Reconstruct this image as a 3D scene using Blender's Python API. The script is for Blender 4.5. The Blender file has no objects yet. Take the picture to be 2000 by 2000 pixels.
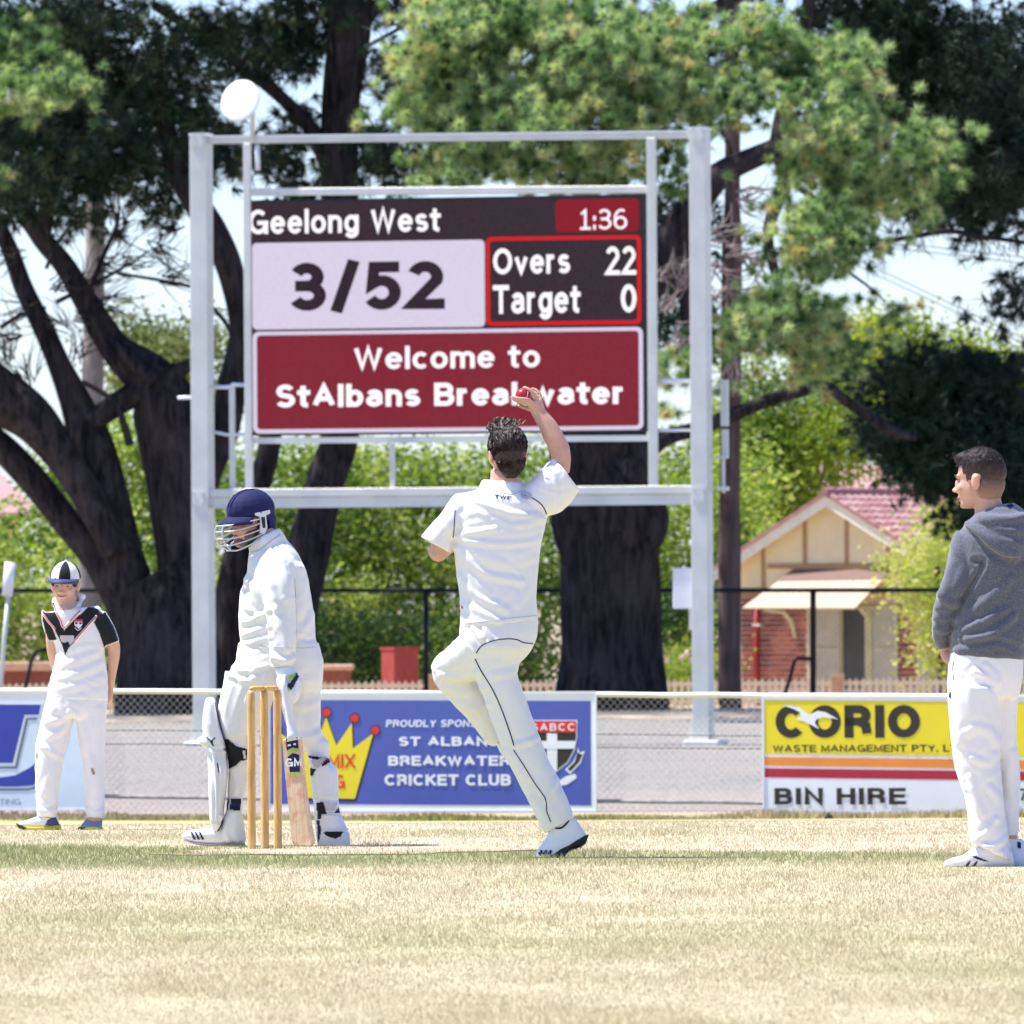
import bpy, math, random
import numpy as np
from mathutils import Vector, Matrix
from mathutils.bvhtree import BVHTree
random.seed(7); RNG = np.random.default_rng(7)
SC = bpy.context.scene; COL = SC.collection

# ------------------------------------------------------------------ camera, sky, sun, exposure
F = 21800.0                       # focal length in pixels of a 2000 px wide frame
CAM_Z = 1.10
cd = bpy.data.cameras.new('camera'); cam = bpy.data.objects.new('camera', cd); COL.objects.link(cam)
cd.sensor_width = 36.0; cd.lens = 36.0 * F / 2000.0
cd.clip_start = 0.5; cd.clip_end = 9000
cam.location = (0, 0, CAM_Z)
PITCH = math.atan(175.0 / F); ROLL = -0.0062
RC = Matrix.Rotation(math.pi / 2 + PITCH, 3, 'X') @ Matrix.Rotation(ROLL, 3, 'Z')
cam.rotation_euler = RC.to_euler()
cd.dof.use_dof = True; cd.dof.focus_distance = 49.0; cd.dof.aperture_fstop = 17.0
SC.camera = cam

SUN_EL = math.radians(64); SUN_AZ = math.radians(-84)      # azimuth from +Y, clockwise positive: ahead and to the left
sdir = Vector((math.sin(SUN_AZ) * math.cos(SUN_EL), math.cos(SUN_AZ) * math.cos(SUN_EL), math.sin(SUN_EL)))
W = bpy.data.worlds.new('World'); SC.world = W; W.use_nodes = True
nt = W.node_tree; nt.nodes.clear()
sky = nt.nodes.new('ShaderNodeTexSky'); sky.sky_type = 'NISHITA'; sky.sun_disc = False
sky.sun_elevation = SUN_EL; sky.sun_rotation = SUN_AZ; sky.air_density = 1.0; sky.dust_density = 0.3; sky.ozone_density = 1.0
bg = nt.nodes.new('ShaderNodeBackground'); bg.inputs['Strength'].default_value = 0.122
ow = nt.nodes.new('ShaderNodeOutputWorld')
tint = nt.nodes.new('ShaderNodeMix'); tint.data_type = 'RGBA'; tint.blend_type = 'MULTIPLY'; tint.inputs[0].default_value = 1; tint.inputs[7].default_value = (.655, .75, 1.06, 1)
nt.links.new(sky.outputs[0], tint.inputs[6]); nt.links.new(tint.outputs[2], bg.inputs[0]); nt.links.new(bg.outputs[0], ow.inputs[0])
sl = bpy.data.lights.new('sun', 'SUN'); sl.energy = 4.5; sl.angle = math.radians(0.53); sl.color = (1.0, 0.965, 0.92)
so = bpy.data.objects.new('sun', sl); COL.objects.link(so)
so.rotation_euler = sdir.to_track_quat('Z', 'Y').to_euler(); so.location = (-20, 40, 60)
SC.view_settings.view_transform = 'Standard'; SC.view_settings.look = 'None'
SC.view_settings.gamma = 1; SC.view_settings.use_curve_mapping = False
SC.view_settings.exposure = 0.90

# ------------------------------------------------------------------ projection helpers
CO = Vector((0, 0, CAM_Z))
def ray(px, py):
    v = RC @ Vector(((px - 1000) / F, (1000 - py) / F, -1.0))
    return v / v.y
def P(px, py, d): return CO + ray(px, py) * d
RCn = np.array(RC)
def proj(pts):
    q = (np.asarray(pts, float) - np.array(CO)) @ RCn
    return np.stack([1000 + F * q[:, 0] / -q[:, 2], 1000 - F * q[:, 1] / -q[:, 2]], 1)
GY = [-400, 52, 58, 67.5, 80, 100, 112, 190, 205, 260, 9000]
GZ = [0, 0, -.05, -.27, -.50, -.86, -.84, -.75, -.97, -1.0, -1.0]
def gz(y): return float(np.interp(y, GY, GZ))
def ground_d(px, py):
    r = ray(px, py); lo, hi = 10.0, 400.0
    for _ in range(60):
        m = (lo + hi) / 2
        if CAM_Z + r.z * m > gz(m): lo = m
        else: hi = m
    return lo
class Plane:
    """vertical plane through px column x0 at depth d0; u runs to the right, a = yaw (right end nearer for a > 0)"""
    def __init__(s, px, d, a):
        s.o = P(px, 1175, d); s.u = Vector((math.cos(a), -math.sin(a), 0)); s.n = Vector((-math.sin(a), -math.cos(a), 0))
    def uz(s, px, py):
        r = ray(px, py); t = (s.o - CO).dot(s.n) / r.dot(s.n); p = CO + r * t
        return (p - s.o).dot(s.u), p.z
    def w(s, u, z, t=0):
        p = s.o + s.u * u + s.n * t; return Vector((p.x, p.y, z))
    def hit(s, px, py, t=0):
        u, z = s.uz(px, py); return s.w(u, z, t)

# ------------------------------------------------------------------ object helpers
def tag(o, label=None, cat=None, group=None, kind=None):
    if label: o['label'] = label
    if cat: o['category'] = cat
    if group: o['group'] = group
    if kind: o['kind'] = kind
    return o
def empty(name, loc, label, cat, group=None):
    o = bpy.data.objects.new(name, None); COL.objects.link(o); o.location = loc; o.empty_display_size = .2
    o['_'] = 0; del o['_']
    return tag(o, label, cat, group)
def origin_of(par):
    while par is not None and par.parent is not None: par = par.parent
    return Vector(par.location) if par is not None else Vector((0, 0, 0))
def link(name, me, mat, parent=None, smooth=False):
    o = bpy.data.objects.new(name, me); COL.objects.link(o)
    if mat is not None:
        for m in (mat if isinstance(mat, (list, tuple)) else [mat]): me.materials.append(m)
    if parent is not None: o.parent = parent
    if smooth and len(me.polygons): me.polygons.foreach_set('use_smooth', np.ones(len(me.polygons), bool))
    return o
def mesh_np(name, V, T, rnd=None):
    me = bpy.data.meshes.new(name); V = np.asarray(V, np.float32); T = np.asarray(T, np.int32)
    k = T.shape[1]; n = len(T)
    me.vertices.add(len(V)); me.vertices.foreach_set('co', V.ravel())
    me.loops.add(n * k); me.loops.foreach_set('vertex_index', T.ravel())
    me.polygons.add(n); me.polygons.foreach_set('loop_start', np.arange(0, n * k, k, dtype=np.int32))
    if rnd is not None:
        a = me.attributes.new('rnd', 'FLOAT', 'POINT'); a.data.foreach_set('value', np.asarray(rnd, np.float32))
    me.update(); me.validate(); return me
class MB:
    def __init__(s): s.v = []; s.f = []; s.mi = []
    def add(s, v, f, mi=0):
        n = len(s.v); s.v += [Vector(p) for p in v]; s.f += [tuple(i + n for i in q) for q in f]; s.mi += [mi] * len(f); return s
    def hexa(s, c, mi=0):   # 8 corners: bottom 4 ccw, top 4
        return s.add(c, [(0, 3, 2, 1), (4, 5, 6, 7), (0, 1, 5, 4), (1, 2, 6, 5), (2, 3, 7, 6), (3, 0, 4, 7)], mi)
    def box(s, a, b, mi=0):
        x0, y0, z0 = a; x1, y1, z1 = b
        return s.hexa([(x0, y0, z0), (x1, y0, z0), (x1, y1, z0), (x0, y1, z0), (x0, y0, z1), (x1, y0, z1), (x1, y1, z1), (x0, y1, z1)], mi)
    def pbox(s, pl, u0, u1, z0, z1, t0, t1, mi=0):     # box in a Plane's frame, t towards the viewer
        w = pl.w
        return s.hexa([w(u0, z0, t1), w(u1, z0, t1), w(u1, z0, t0), w(u0, z0, t0), w(u0, z1, t1), w(u1, z1, t1), w(u1, z1, t0), w(u0, z1, t0)], mi)
    def pxbox(s, pl, x0, y0, x1, y1, t0, t1, mi=0):
        xm = (x0 + x1) / 2; ym = (y0 + y1) / 2
        return s.pbox(pl, pl.uz(x0, ym)[0], pl.uz(x1, ym)[0], pl.uz(xm, y1)[1], pl.uz(xm, y0)[1], t0, t1, mi)
    def pbar(s, pl, x0, y0, x1, y1, h, t0, t1, mi=0):  # straight bar between two pixels, h = thickness in px
        a0 = pl.uz(x0, y0 - h / 2); a1 = pl.uz(x0, y0 + h / 2); b0 = pl.uz(x1, y1 - h / 2); b1 = pl.uz(x1, y1 + h / 2); w = pl.w
        return s.hexa([w(a1[0], a1[1], t1), w(b1[0], b1[1], t1), w(b1[0], b1[1], t0), w(a1[0], a1[1], t0),
                       w(a0[0], a0[1], t1), w(b0[0], b0[1], t1), w(b0[0], b0[1], t0), w(a0[0], a0[1], t0)], mi)
    def tube(s, pts, rad, n=8, caps=True, mi=0, flute=0, seed=0):
        pts = [Vector(p) for p in pts]; m = len(pts)
        if not isinstance(rad, (list, tuple)): rad = [rad] * m
        base = len(s.v); up = Vector((0, 0, 1)); prev = None
        for i, p in enumerate(pts):
            t = (pts[min(i + 1, m - 1)] - pts[max(i - 1, 0)]).normalized()
            if prev is None:
                a = t.cross(up) if abs(t.dot(up)) < .95 else t.cross(Vector((0, 1, 0)))
            else: a = prev - t * prev.dot(t)
            a.normalize(); prev = a; b = t.cross(a)
            for k in range(n):
                an = 2 * math.pi * k / n; r = rad[i]
                if flute: r *= 1 + flute * (math.sin(an * 3 + seed + i * .25) * .5 + math.sin(an * 7 + seed * 2 - i * .2) * .35 + math.sin(an * 13 + seed + i * .5) * .2)
                s.v.append(p + (a * math.cos(an) + b * math.sin(an)) * r)
        for i in range(m - 1):
            for k in range(n):
                k2 = (k + 1) % n
                s.f.append((base + i * n + k, base + i * n + k2, base + (i + 1) * n + k2, base + (i + 1) * n + k)); s.mi.append(mi)
        if caps:
            s.f.append(tuple(base + k for k in range(n))[::-1]); s.f.append(tuple(base + (m - 1) * n + k for k in range(n))); s.mi += [mi, mi]
        return s
    def poly(s, pts, mi=0): return s.add(pts, [tuple(range(len(pts)))], mi)
    def prism(s, front, off, mi=0):   # extrude a polygon by vector off
        n = len(front); off = Vector(off); f = [Vector(p) for p in front]; b = [p + off for p in f]
        return s.add(f + b, [tuple(range(n)), tuple(range(2 * n - 1, n - 1, -1))] + [(i, i + n, (i + 1) % n + n, (i + 1) % n) for i in range(n)], mi)
    def disc_px(s, pl, cx, cy, r, t, n=20, th=.004, mi=0):
        return s.prism([pl.hit(cx + r * math.cos(2 * math.pi * k / n), cy + r * math.sin(2 * math.pi * k / n), t) for k in range(n)], -pl.n * th, mi)
    def poly_px(s, pl, pts, t, th=.004, mi=0):
        return s.prism([pl.hit(x, y, t) for x, y in pts], -pl.n * th, mi)
    def build(s, name, mat, parent=None, smooth=False, bevel=0):
        o0 = origin_of(parent); me = bpy.data.meshes.new(name)
        me.from_pydata([tuple(v - o0) for v in s.v], [], s.f); me.polygons.foreach_set('material_index', s.mi); me.update()
        import bmesh as _b
        bm = _b.new(); bm.from_mesh(me); _b.ops.recalc_face_normals(bm, faces=bm.faces)
        if bevel: _b.ops.bevel(bm, geom=list(bm.edges), offset=bevel, segments=1, affect='EDGES')
        bm.to_mesh(me); bm.free()
        return link(name, me, mat, parent, smooth)
def catmull(pts, k=6):
    A = np.asarray(pts, float); m = len(A); out = []
    for i in range(m - 1):
        p0 = A[max(i - 1, 0)]; p1 = A[i]; p2 = A[i + 1]; p3 = A[min(i + 2, m - 1)]
        for j in range(k):
            t = j / k
            out.append(.5 * ((2 * p1) + (-p0 + p2) * t + (2 * p0 - 5 * p1 + 4 * p2 - p3) * t * t + (-p0 + 3 * p1 - 3 * p2 + p3) * t ** 3))
    out.append(A[-1]); return np.array(out)
def vnoise(p, seed=0):
    p = np.asarray(p, float); i = np.floor(p).astype(np.int64); f = p - i; f = f * f * (3 - 2 * f); r = 0
    for dx in (0, 1):
        for dy in (0, 1):
            for dz in (0, 1):
                h = (i[:, 0] + dx) * 374761393 + (i[:, 1] + dy) * 668265263 + (i[:, 2] + dz) * 2147483647 + seed * 974711
                h = (h ^ (h >> 13)) * 1274126177; h = (h ^ (h >> 16)) & 0xffff
                w = (f[:, 0] if dx else 1 - f[:, 0]) * (f[:, 1] if dy else 1 - f[:, 1]) * (f[:, 2] if dz else 1 - f[:, 2])
                r = r + w * (h / 65535.0)
    return r * 2 - 1

# ------------------------------------------------------------------ materials
class G:
    def __init__(s, name):
        s.m = bpy.data.materials.new(name); s.m.use_nodes = True; s.t = s.m.node_tree; s.t.nodes.clear()
        s.out = s.t.nodes.new('ShaderNodeOutputMaterial')
    def n(s, ty, ins={}, **kw):
        x = s.t.nodes.new(ty)
        for k, v in kw.items(): setattr(x, k, v)
        for k, v in ins.items():
            if isinstance(v, bpy.types.NodeSocket): s.t.links.new(v, x.inputs[k])
            else: x.inputs[k].default_value = v
        return x
    def noise(s, scale, detail=4, vec=None, rough=.6, dist=0):
        ins = {'Scale': scale, 'Detail': detail, 'Roughness': rough, 'Distortion': dist}
        if vec is not None: ins['Vector'] = vec
        return s.n('ShaderNodeTexNoise', ins).outputs[0]
    def ramp(s, fac, stops):
        x = s.n('ShaderNodeValToRGB', {0: fac}); e = x.color_ramp.elements
        while len(e) < len(stops): e.new(.5)
        for i, (p, c) in enumerate(stops): e[i].position = p; e[i].color = (*c, 1)
        return x.outputs[0]
    def mix(s, f, a, b, mode='MIX'):
        x = s.n('ShaderNodeMix', data_type='RGBA', blend_type=mode)
        for i, v in ((0, f), (6, a), (7, b)):
            if isinstance(v, bpy.types.NodeSocket): s.t.links.new(v, x.inputs[i])
            else: x.inputs[i].default_value = v if i == 0 else (*v, 1) if len(v) == 3 else v
        return x.outputs[2]
    def math(s, op, a, b=0, c=0):
        return s.n('ShaderNodeMath', {0: a, 1: b, 2: c}, operation=op).outputs[0]
    def mapr(s, v, a, b, c=0, d=1, smooth=True):
        return s.n('ShaderNodeMapRange', {0: v, 1: a, 2: b, 3: c, 4: d}, interpolation_type='SMOOTHSTEP' if smooth else 'LINEAR').outputs[0]
    def pos(s): return s.n('ShaderNodeNewGeometry').outputs['Position']
    def obj(s): return s.n('ShaderNodeTexCoord').outputs['Object']
    def scaled(s, v, sc): return s.n('ShaderNodeMapping', {'Vector': v, 'Scale': sc}).outputs[0]
    def bump(s, h, st=.3, dist=.01): return s.n('ShaderNodeBump', {'Height': h, 'Strength': st, 'Distance': dist}).outputs[0]
    def pbsdf(s, col, rough=.8, bump=None, metal=0, spec=.3, sheen=0, emis=None, es=0):
        ins = {'Roughness': rough, 'Metallic': metal, 'Specular IOR Level': spec}
        ins['Base Color'] = col if isinstance(col, bpy.types.NodeSocket) else (*col, 1)
        if bump is not None: ins['Normal'] = bump
        if sheen: ins['Sheen Weight'] = sheen; ins['Sheen Roughness'] = .5
        if emis is not None:
            ins['Emission Color'] = emis if isinstance(emis, bpy.types.NodeSocket) else (*emis, 1); ins['Emission Strength'] = es
        return s.n('ShaderNodeBsdfPrincipled', ins).outputs[0]
    def end(s, sh): s.t.links.new(sh, s.out.inputs[0]); return s.m

M = {}
def simple(name, col, rough=.6, var=.12, scale=6, metal=0, bump=.0, bscale=60, spec=.3, sheen=0, bd=.004):
    g = G(name); o = g.obj(); nz = g.noise(scale, 5, o)
    c = g.mix(g.mapr(nz, .3, .7), tuple(x * (1 - var) for x in col), tuple(min(1, x * (1 + var)) for x in col))
    b = g.bump(g.noise(bscale, 3, o), bump, bd) if bump else None
    M[name] = g.end(g.pbsdf(c, rough, b, metal, spec, sheen)); return M[name]
simple('white_cloth', (.80, .775, .735), .85, .02, 5, bump=.25, bscale=40, sheen=.2)
simple('bright_cloth', (.80, .775, .765), .8, .02, 5, bump=.25, bscale=40, sheen=.2)
simple('navy', (.022, .024, .085), .75, .1, spec=.15); simple('black_cloth', (.012, .012, .014), .8, .2, bump=.2)
simple('black', (.015, .015, .018), .5, .2); simple('red_cloth', (.6, .05, .06), .7); simple('lime', (.35, .55, .06), .6)
simple('grey_cloth', (.5, .48, .5), .7); simple('rubber', (.02, .02, .022), .7); simple('white_leather', (.78, .78, .78), .5, .03, bump=.2, bscale=80)
simple('pad_white', (.78, .77, .77), .6, .04, 8, bump=.2, bscale=30); simple('blue_shade', (.055, .07, .17), .6); simple('sock_grey', (.24, .27, .38), .7); simple('stain', (.34, .31, .18), .9, .3, 20); simple('yellow_rubber', (.55, .48, .02), .6)
simple('steel', (.58, .6, .64), .42, .1, 3, metal=.55, bump=.05); simple('white_paint', (.8, .8, .8), .45, .04, 3)
simple('galv', (.70, .69, .61), .5, .07, 2.2, metal=.25, bump=.06, bscale=25); simple('rail_old', (.30, .29, .29), .7, .25, 14, bump=.3); simple('galv_bright', (.85, .86, .87), .4, .03, metal=.1)
simple('dish_white', (.86, .86, .85), .4, .03, 4); simple('screen_case', (.035, .032, .04), .6, .15)
simple('concrete', (.42, .40, .37), .9, .2, 8, bump=.4, bscale=30); simple('ball_red', (.35, .02, .03), .35, .15)
simple('dark_pole', (.012, .014, .018), .5, .2); simple('picket_wood', (.74, .63, .50), .85, .15, 9, bump=.3); simple('post_wood', (.55, .33, .22), .85, .15, 9)
simple('cream_wall', (.82, .68, .44), .85, .05, 2, bump=.1); simple('cream_trim', (.80, .75, .62), .7, .06, 6); simple('brown_trim', (.42, .25, .13), .7, .08, 6)
simple('yellow_soffit', (.62, .46, .2), .8, .06); simple('awning_cream', (.66, .50, .34), .7, .03); simple('awning_brown', (.20, .12, .095), .7, .06)
simple('red_trim', (.30, .03, .03), .5, .1); simple('mortar', (.62, .50, .42), .95, .1, 10); simple('curtain', (.45, .43, .38), .8, .08, 5)
simple('glass_dark', (.06, .065, .07), .15, .1, spec=.6); simple('window_frame', (.55, .52, .36), .7, .08); simple('red_box', (.36, .06, .05), .7, .1)
simple('wall_cap', (.62, .40, .27), .85, .12, 6, bump=.2); simple('cable', (.04, .04, .045), .6)
simple('eye_dark', (.02, .012, .01), .3); simple('lips', (.45, .14, .12), .5); simple('teeth', (.75, .7, .65), .4); simple('brow', (.05, .03, .02), .8)
simple('rose_pale', (.8, .6, .5), .8, .2); simple('stone_dark', (.05, .045, .04), .9, .2)
simple('ad_white', (.80, .81, .84), .5, .03, 3); simple('ad_blue', (.085, .115, .42), .5, .04, 3); simple('ad_navy', (.04, .06, .35), .5, .05)
simple('ad_yellow', (.80, .66, .03), .5, .03, 3); simple('ad_black', (.04, .032, .028), .6, .1); simple('ad_red', (.68, .04, .035), .5, .05)
simple('ad_orange', (.80, .27, .05), .5, .04); simple('ad_crimson', (.42, .025, .05), .5, .05); simple('ad_pale', (.62, .72, .82), .5, .06, 1.5)
simple('ad_teal', (.10, .16, .20), .5)
def skin(name, col):
    g = G(name); o = g.obj(); nz = g.noise(14, 4, o)
    c = g.mix(g.mapr(nz, .35, .7), tuple(x * .9 for x in col), (min(1, col[0] * 1.12), col[1] * .98, col[2] * .95))
    sh = g.n('ShaderNodeBsdfPrincipled', {'Base Color': c, 'Roughness': .55, 'Subsurface Weight': .15, 'Subsurface Radius': (.02, .008, .004), 'Subsurface Scale': .3, 'Specular IOR Level': .3}).outputs[0]
    M[name] = g.end(sh)
skin('skin_fair', (.60, .36, .27)); skin('skin_tan', (.64, .37, .26)); skin('skin_kid', (.66, .41, .30))
def hairmat(name, a, b, strip=60):
    g = G(name); o = g.obj(); v = g.scaled(o, (strip * 4, strip * 4, strip)); c = g.mix(g.mapr(g.noise(1, 3, v), .3, .7), a, b)
    M[name] = g.end(g.pbsdf(c, .5, g.bump(g.noise(1, 2, v), .5, .003), 0, .4))
hairmat('hair_brown', (.014, .007, .005), (.05, .026, .017)); hairmat('hair_short', (.016, .011, .010), (.04, .028, .024))
hairmat('stubble', (.13, .08, .06), (.19, .12, .09))
def heather():
    g = G('heather_grey'); o = g.obj(); n1 = g.noise(160, 3, o); n2 = g.noise(6, 3, o)
    c = g.mix(g.mapr(n1, .35, .65), (.075, .08, .10), (.135, .14, .165)); c = g.mix(g.math('MULTIPLY', n2, .25), c, (.10, .11, .16))
    M['heather'] = g.end(g.pbsdf(c, .95, g.bump(n1, .4, .003), 0, .2, .4))
heather()
def wood(name, a, b, rough=.5):
    g = G(name); o = g.obj(); v = g.scaled(o, (60, 60, 4)); n1 = g.noise(1, 5, v, .65, 1.2); n2 = g.noise(9, 3, o)
    c = g.mix(g.mapr(n1, .35, .65), a, b); c = g.mix(g.mapr(n2, .55, .75, 0, .35), c, tuple(x * .55 for x in a))
    M[name] = g.end(g.pbsdf(c, rough, g.bump(n1, .2, .002), 0, .4))
wood('stump_wood', (.60, .34, .10), (.78, .50, .20))
def willow():
    g = G('bat_willow'); o = g.obj(); v = g.scaled(o, (90, 90, 3)); n1 = g.noise(1, 4, v, .6, .6); n2 = g.noise(16, 4, o)
    c = g.mix(g.mapr(n1, .35, .65), (.72, .48, .30), (.82, .62, .43)); c = g.mix(g.mapr(n2, .46, .66, 0, .75), c, (.66, .27, .17))
    M['bat_willow'] = g.end(g.pbsdf(c, .5, None, 0, .4))
willow()
def bark(name, a, b, sc=(9, 9, 1.6), bs=.9, bd=.05):
    g = G(name); o = g.pos(); v = g.scaled(o, sc); n1 = g.noise(1, 7, v, .65, .6); n2 = g.noise(1.3, 4, o)
    c = g.mix(g.mapr(n1, .35, .65), a, b); c = g.mix(g.mapr(n2, .45, .75, 0, .4), c, tuple(min(1, x * 1.7) for x in b))
    M[name] = g.end(g.pbsdf(c, .95, g.bump(n1, bs, bd), 0, .15))
bark('bark_dark', (.010, .009, .011), (.055, .046, .046)); bark('bark_pole', (.09, .06, .058), (.17, .12, .11), (14, 14, .7), .4, .01)
bark('bark_grey', (.20, .18, .17), (.34, .31, .29), (8, 8, 1), .4, .02); bark('twig_pale', (.20, .155, .14), (.36, .29, .27), (9, 9, 9), .3, .01)
def leafmat(name, stops, trans=.35, rough=.55, tcol=1.0):
    g = G(name); a = g.n('ShaderNodeAttribute', attribute_name='rnd').outputs['Fac']
    c = g.ramp(a, stops); b = g.n('ShaderNodeBsdfPrincipled', {'Base Color': c, 'Roughness': rough, 'Specular IOR Level': .3}).outputs[0]
    t = g.n('ShaderNodeBsdfTranslucent', {'Color': g.mix(1.0, c, (1.0 * tcol, 1.05 * tcol, .55 * tcol), 'MULTIPLY')}).outputs[0]
    M[name] = g.end(g.n('ShaderNodeMixShader', {0: trans, 1: b, 2: t}).outputs[0])
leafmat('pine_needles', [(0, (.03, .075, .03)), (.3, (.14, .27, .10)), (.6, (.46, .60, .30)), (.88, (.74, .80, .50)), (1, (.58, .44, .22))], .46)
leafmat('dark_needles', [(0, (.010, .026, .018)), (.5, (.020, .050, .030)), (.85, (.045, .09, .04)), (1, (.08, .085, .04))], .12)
leafmat('hedge_leaves', [(0, (.025, .06, .015)), (.3, (.10, .19, .03)), (.55, (.30, .40, .07)), (.8, (.58, .62, .18)), (1, (.75, .66, .38))], .5)
leafmat('yellow_leaves', [(0, (.05, .11, .02)), (.35, (.16, .25, .04)), (.7, (.42, .48, .06)), (1, (.75, .68, .10))], .5)
leafmat('olive_leaves', [(0, (.08, .11, .04)), (.5, (.17, .21, .07)), (1, (.30, .32, .12))], .35)
def grassmat(name, blades):
    g = G(name); p = g.pos(); sx = g.n('ShaderNodeSeparateXYZ', {0: p}); X, Y = sx.outputs[0], sx.outputs[1]
    big = g.noise(.35, 5, g.scaled(p, (1, .5, 1))); med = g.noise(3.5, 4, g.scaled(p, (1, .35, 1))); fine = g.noise(26, 5, g.scaled(p, (1, .5, 1)))
    dry = g.mix(g.mapr(med, .3, .7), (.46, .37, .235), (.63, .535, .375)); dry = g.mix(g.mapr(fine, .3, .7, 0, .6), dry, (.76, .68, .50))
    dry = g.mix(g.mapr(big, .42, .62, 0, .4), dry, (.42, .40, .21)); dry = g.mix(g.mapr(Y, 43, 37, 0, .35), dry, (.45, .43, .24))
    nz = g.math('MULTIPLY', g.math('SUBTRACT', med, .5), 2.2); lo_ = g.math('ADD', Y, nz); t = g.math('ADD', lo_, g.math('MULTIPLY', X, .63))
    band = g.math('MULTIPLY', g.mapr(lo_, 45.6, 47.4), g.mapr(t, 49.9, 49.2))
    fade = g.mapr(X, 2.2, -1.2, .5, .85); fn = g.mapr(fine, .3, .62, .25, 1)
    gr = g.mix(g.mapr(fine, .3, .7), (.10, .17, .035), (.24, .30, .08))
    c = g.mix(g.math('MULTIPLY', g.math('MULTIPLY', band, fade), fn), dry, gr)
    edge = g.math('MULTIPLY', g.mapr(Y, 90, 96), g.mapr(big, .35, .55, .3, 1)); c = g.mix(g.math('MULTIPLY', edge, .75), c, (.33, .33, .08))
    edge2 = g.mapr(Y, 100, 103); c = g.mix(edge2, c, g.mix(g.mapr(fine, .3, .7), (.40, .31, .22), (.52, .43, .32)))
    if blades:
        a = g.n('ShaderNodeAttribute', attribute_name='rnd').outputs['Fac']
        c = g.mix(1.0, c, g.ramp(a, [(0, (.55, .53, .42)), (.5, (.92, .91, .87)), (1, (1.3, 1.26, 1.15))]), 'MULTIPLY')
        b = g.pbsdf(c, .8, None, 0, .1); tr = g.n('ShaderNodeBsdfTranslucent', {'Color': c}).outputs[0]
        return g.end(g.n('ShaderNodeMixShader', {0: .3, 1: b, 2: tr}).outputs[0])
    c = g.mix(1.0, c, (.93, .91, .88), 'MULTIPLY'); return g.end(g.pbsdf(c, .95, g.bump(fine, .6, .02), 0, .1))
M['ground_grass'] = grassmat('ground_grass', False); M['grass_blades'] = grassmat('grass_blades', True)
def gravel():
    g = G('gravel'); p = g.pos(); f = g.noise(16, 6, g.scaled(p, (1, .3, 1)), .75); m = g.noise(.7, 4, p); sx = g.n('ShaderNodeSeparateXYZ', {0: p})
    c = g.mix(g.mapr(f, .36, .64), (.16, .15, .135), (.44, .41, .37)); c = g.mix(g.mapr(m, .4, .7, 0, .45), c, (.42, .34, .28))
    c = g.mix(g.mapr(sx.outputs[1], 118, 106, 0, .55), c, (.46, .37, .30))
    M['gravel'] = g.end(g.pbsdf(c, .95, g.bump(f, 1, .05), 0, .1))
gravel()
def clay():
    g = G('pitch_clay'); p = g.pos(); f = g.noise(22, 6, g.scaled(p, (1, .5, 1))); c = g.mix(g.mapr(f, .35, .65), (.42, .31, .21), (.56, .45, .32))
    c = g.mix(g.mapr(g.noise(5, 3, p), .5, .7, 0, .5), c, (.34, .36, .15)); M['pitch_clay'] = g.end(g.pbsdf(c, .95, g.bump(f, .5, .01), 0, .1))
clay()
simple('tan_verge', (.58, .46, .32), .95, .15, 1.5, bump=.4)
def brickm(i, col): return simple('brick_%s' % 'abc'[i], col, .9, .15, 9, bump=.3)
BR = [brickm(0, (.25, .07, .05)), brickm(1, (.19, .06, .055)), brickm(2, (.30, .10, .07))]
TL = [simple('tile_a', (.38, .19, .18), .8, .12, 5), simple('tile_b', (.46, .26, .25), .8, .12, 5)]
def led(name, col, st, sparkle=.25):
    g = G(name); o = g.pos(); v = g.scaled(o, (45, 45, 45)); n = g.noise(1, 2, v)
    c = g.mix(g.mapr(n, .35, .65), tuple(x * (1 - sparkle) for x in col), tuple(x * (1 + sparkle * .6) for x in col))
    M[name] = g.end(g.pbsdf((.006, .005, .006), .8, None, 0, .05, 0, c, st)); return M[name]
led('led_dark', (.034, .022, .029), .66); led('led_lavender', (.66, .60, .76), .58, .05); led('led_white', (.98, .94, 1.0), .62, .03)
led('led_maroon', (.225, .021, .036), .56, .12); led('led_red', (.80, .012, .016), .5, .05); led('led_ink', (.030, .018, .028), .6); led('led_crimson', (.25, .012, .022), .56, .1)
# ================================================================== SETTING: ground sheets
def sheet(name, xs, ys, dz, mat, jitter=0):
    V = []; T = []; nx = len(xs)
    for y in ys:
        for x in xs: V.append((x, y + (jitter * math.sin(x * 2.1 + y) if jitter else 0), gz(y) + dz))
    for j in range(len(ys) - 1):
        for i in range(nx - 1): T.append((j * nx + i, j * nx + i + 1, (j + 1) * nx + i + 1, (j + 1) * nx + i))
    me = mesh_np(name, V, T); return tag(link(name, me, mat, smooth=True), kind='structure')
sheet('ground', [-4000, -400, -60, -20, 0, 20, 60, 400, 4000], [-400, 0, 20, 40, 52, 54, 56, 58, 62, 67.5, 74, 80, 90, 100, 112, 150, 190, 205, 260, 600, 2000, 8000], 0, M['ground_grass'])
sheet('gravel_path', np.linspace(-60, 60, 41), [103.4, 112, 130, 160, 176], .004, M['gravel'])
sheet('verge', np.linspace(-60, 60, 41), [176, 190, 205, 230], .008, M['tan_verge'])
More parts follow.
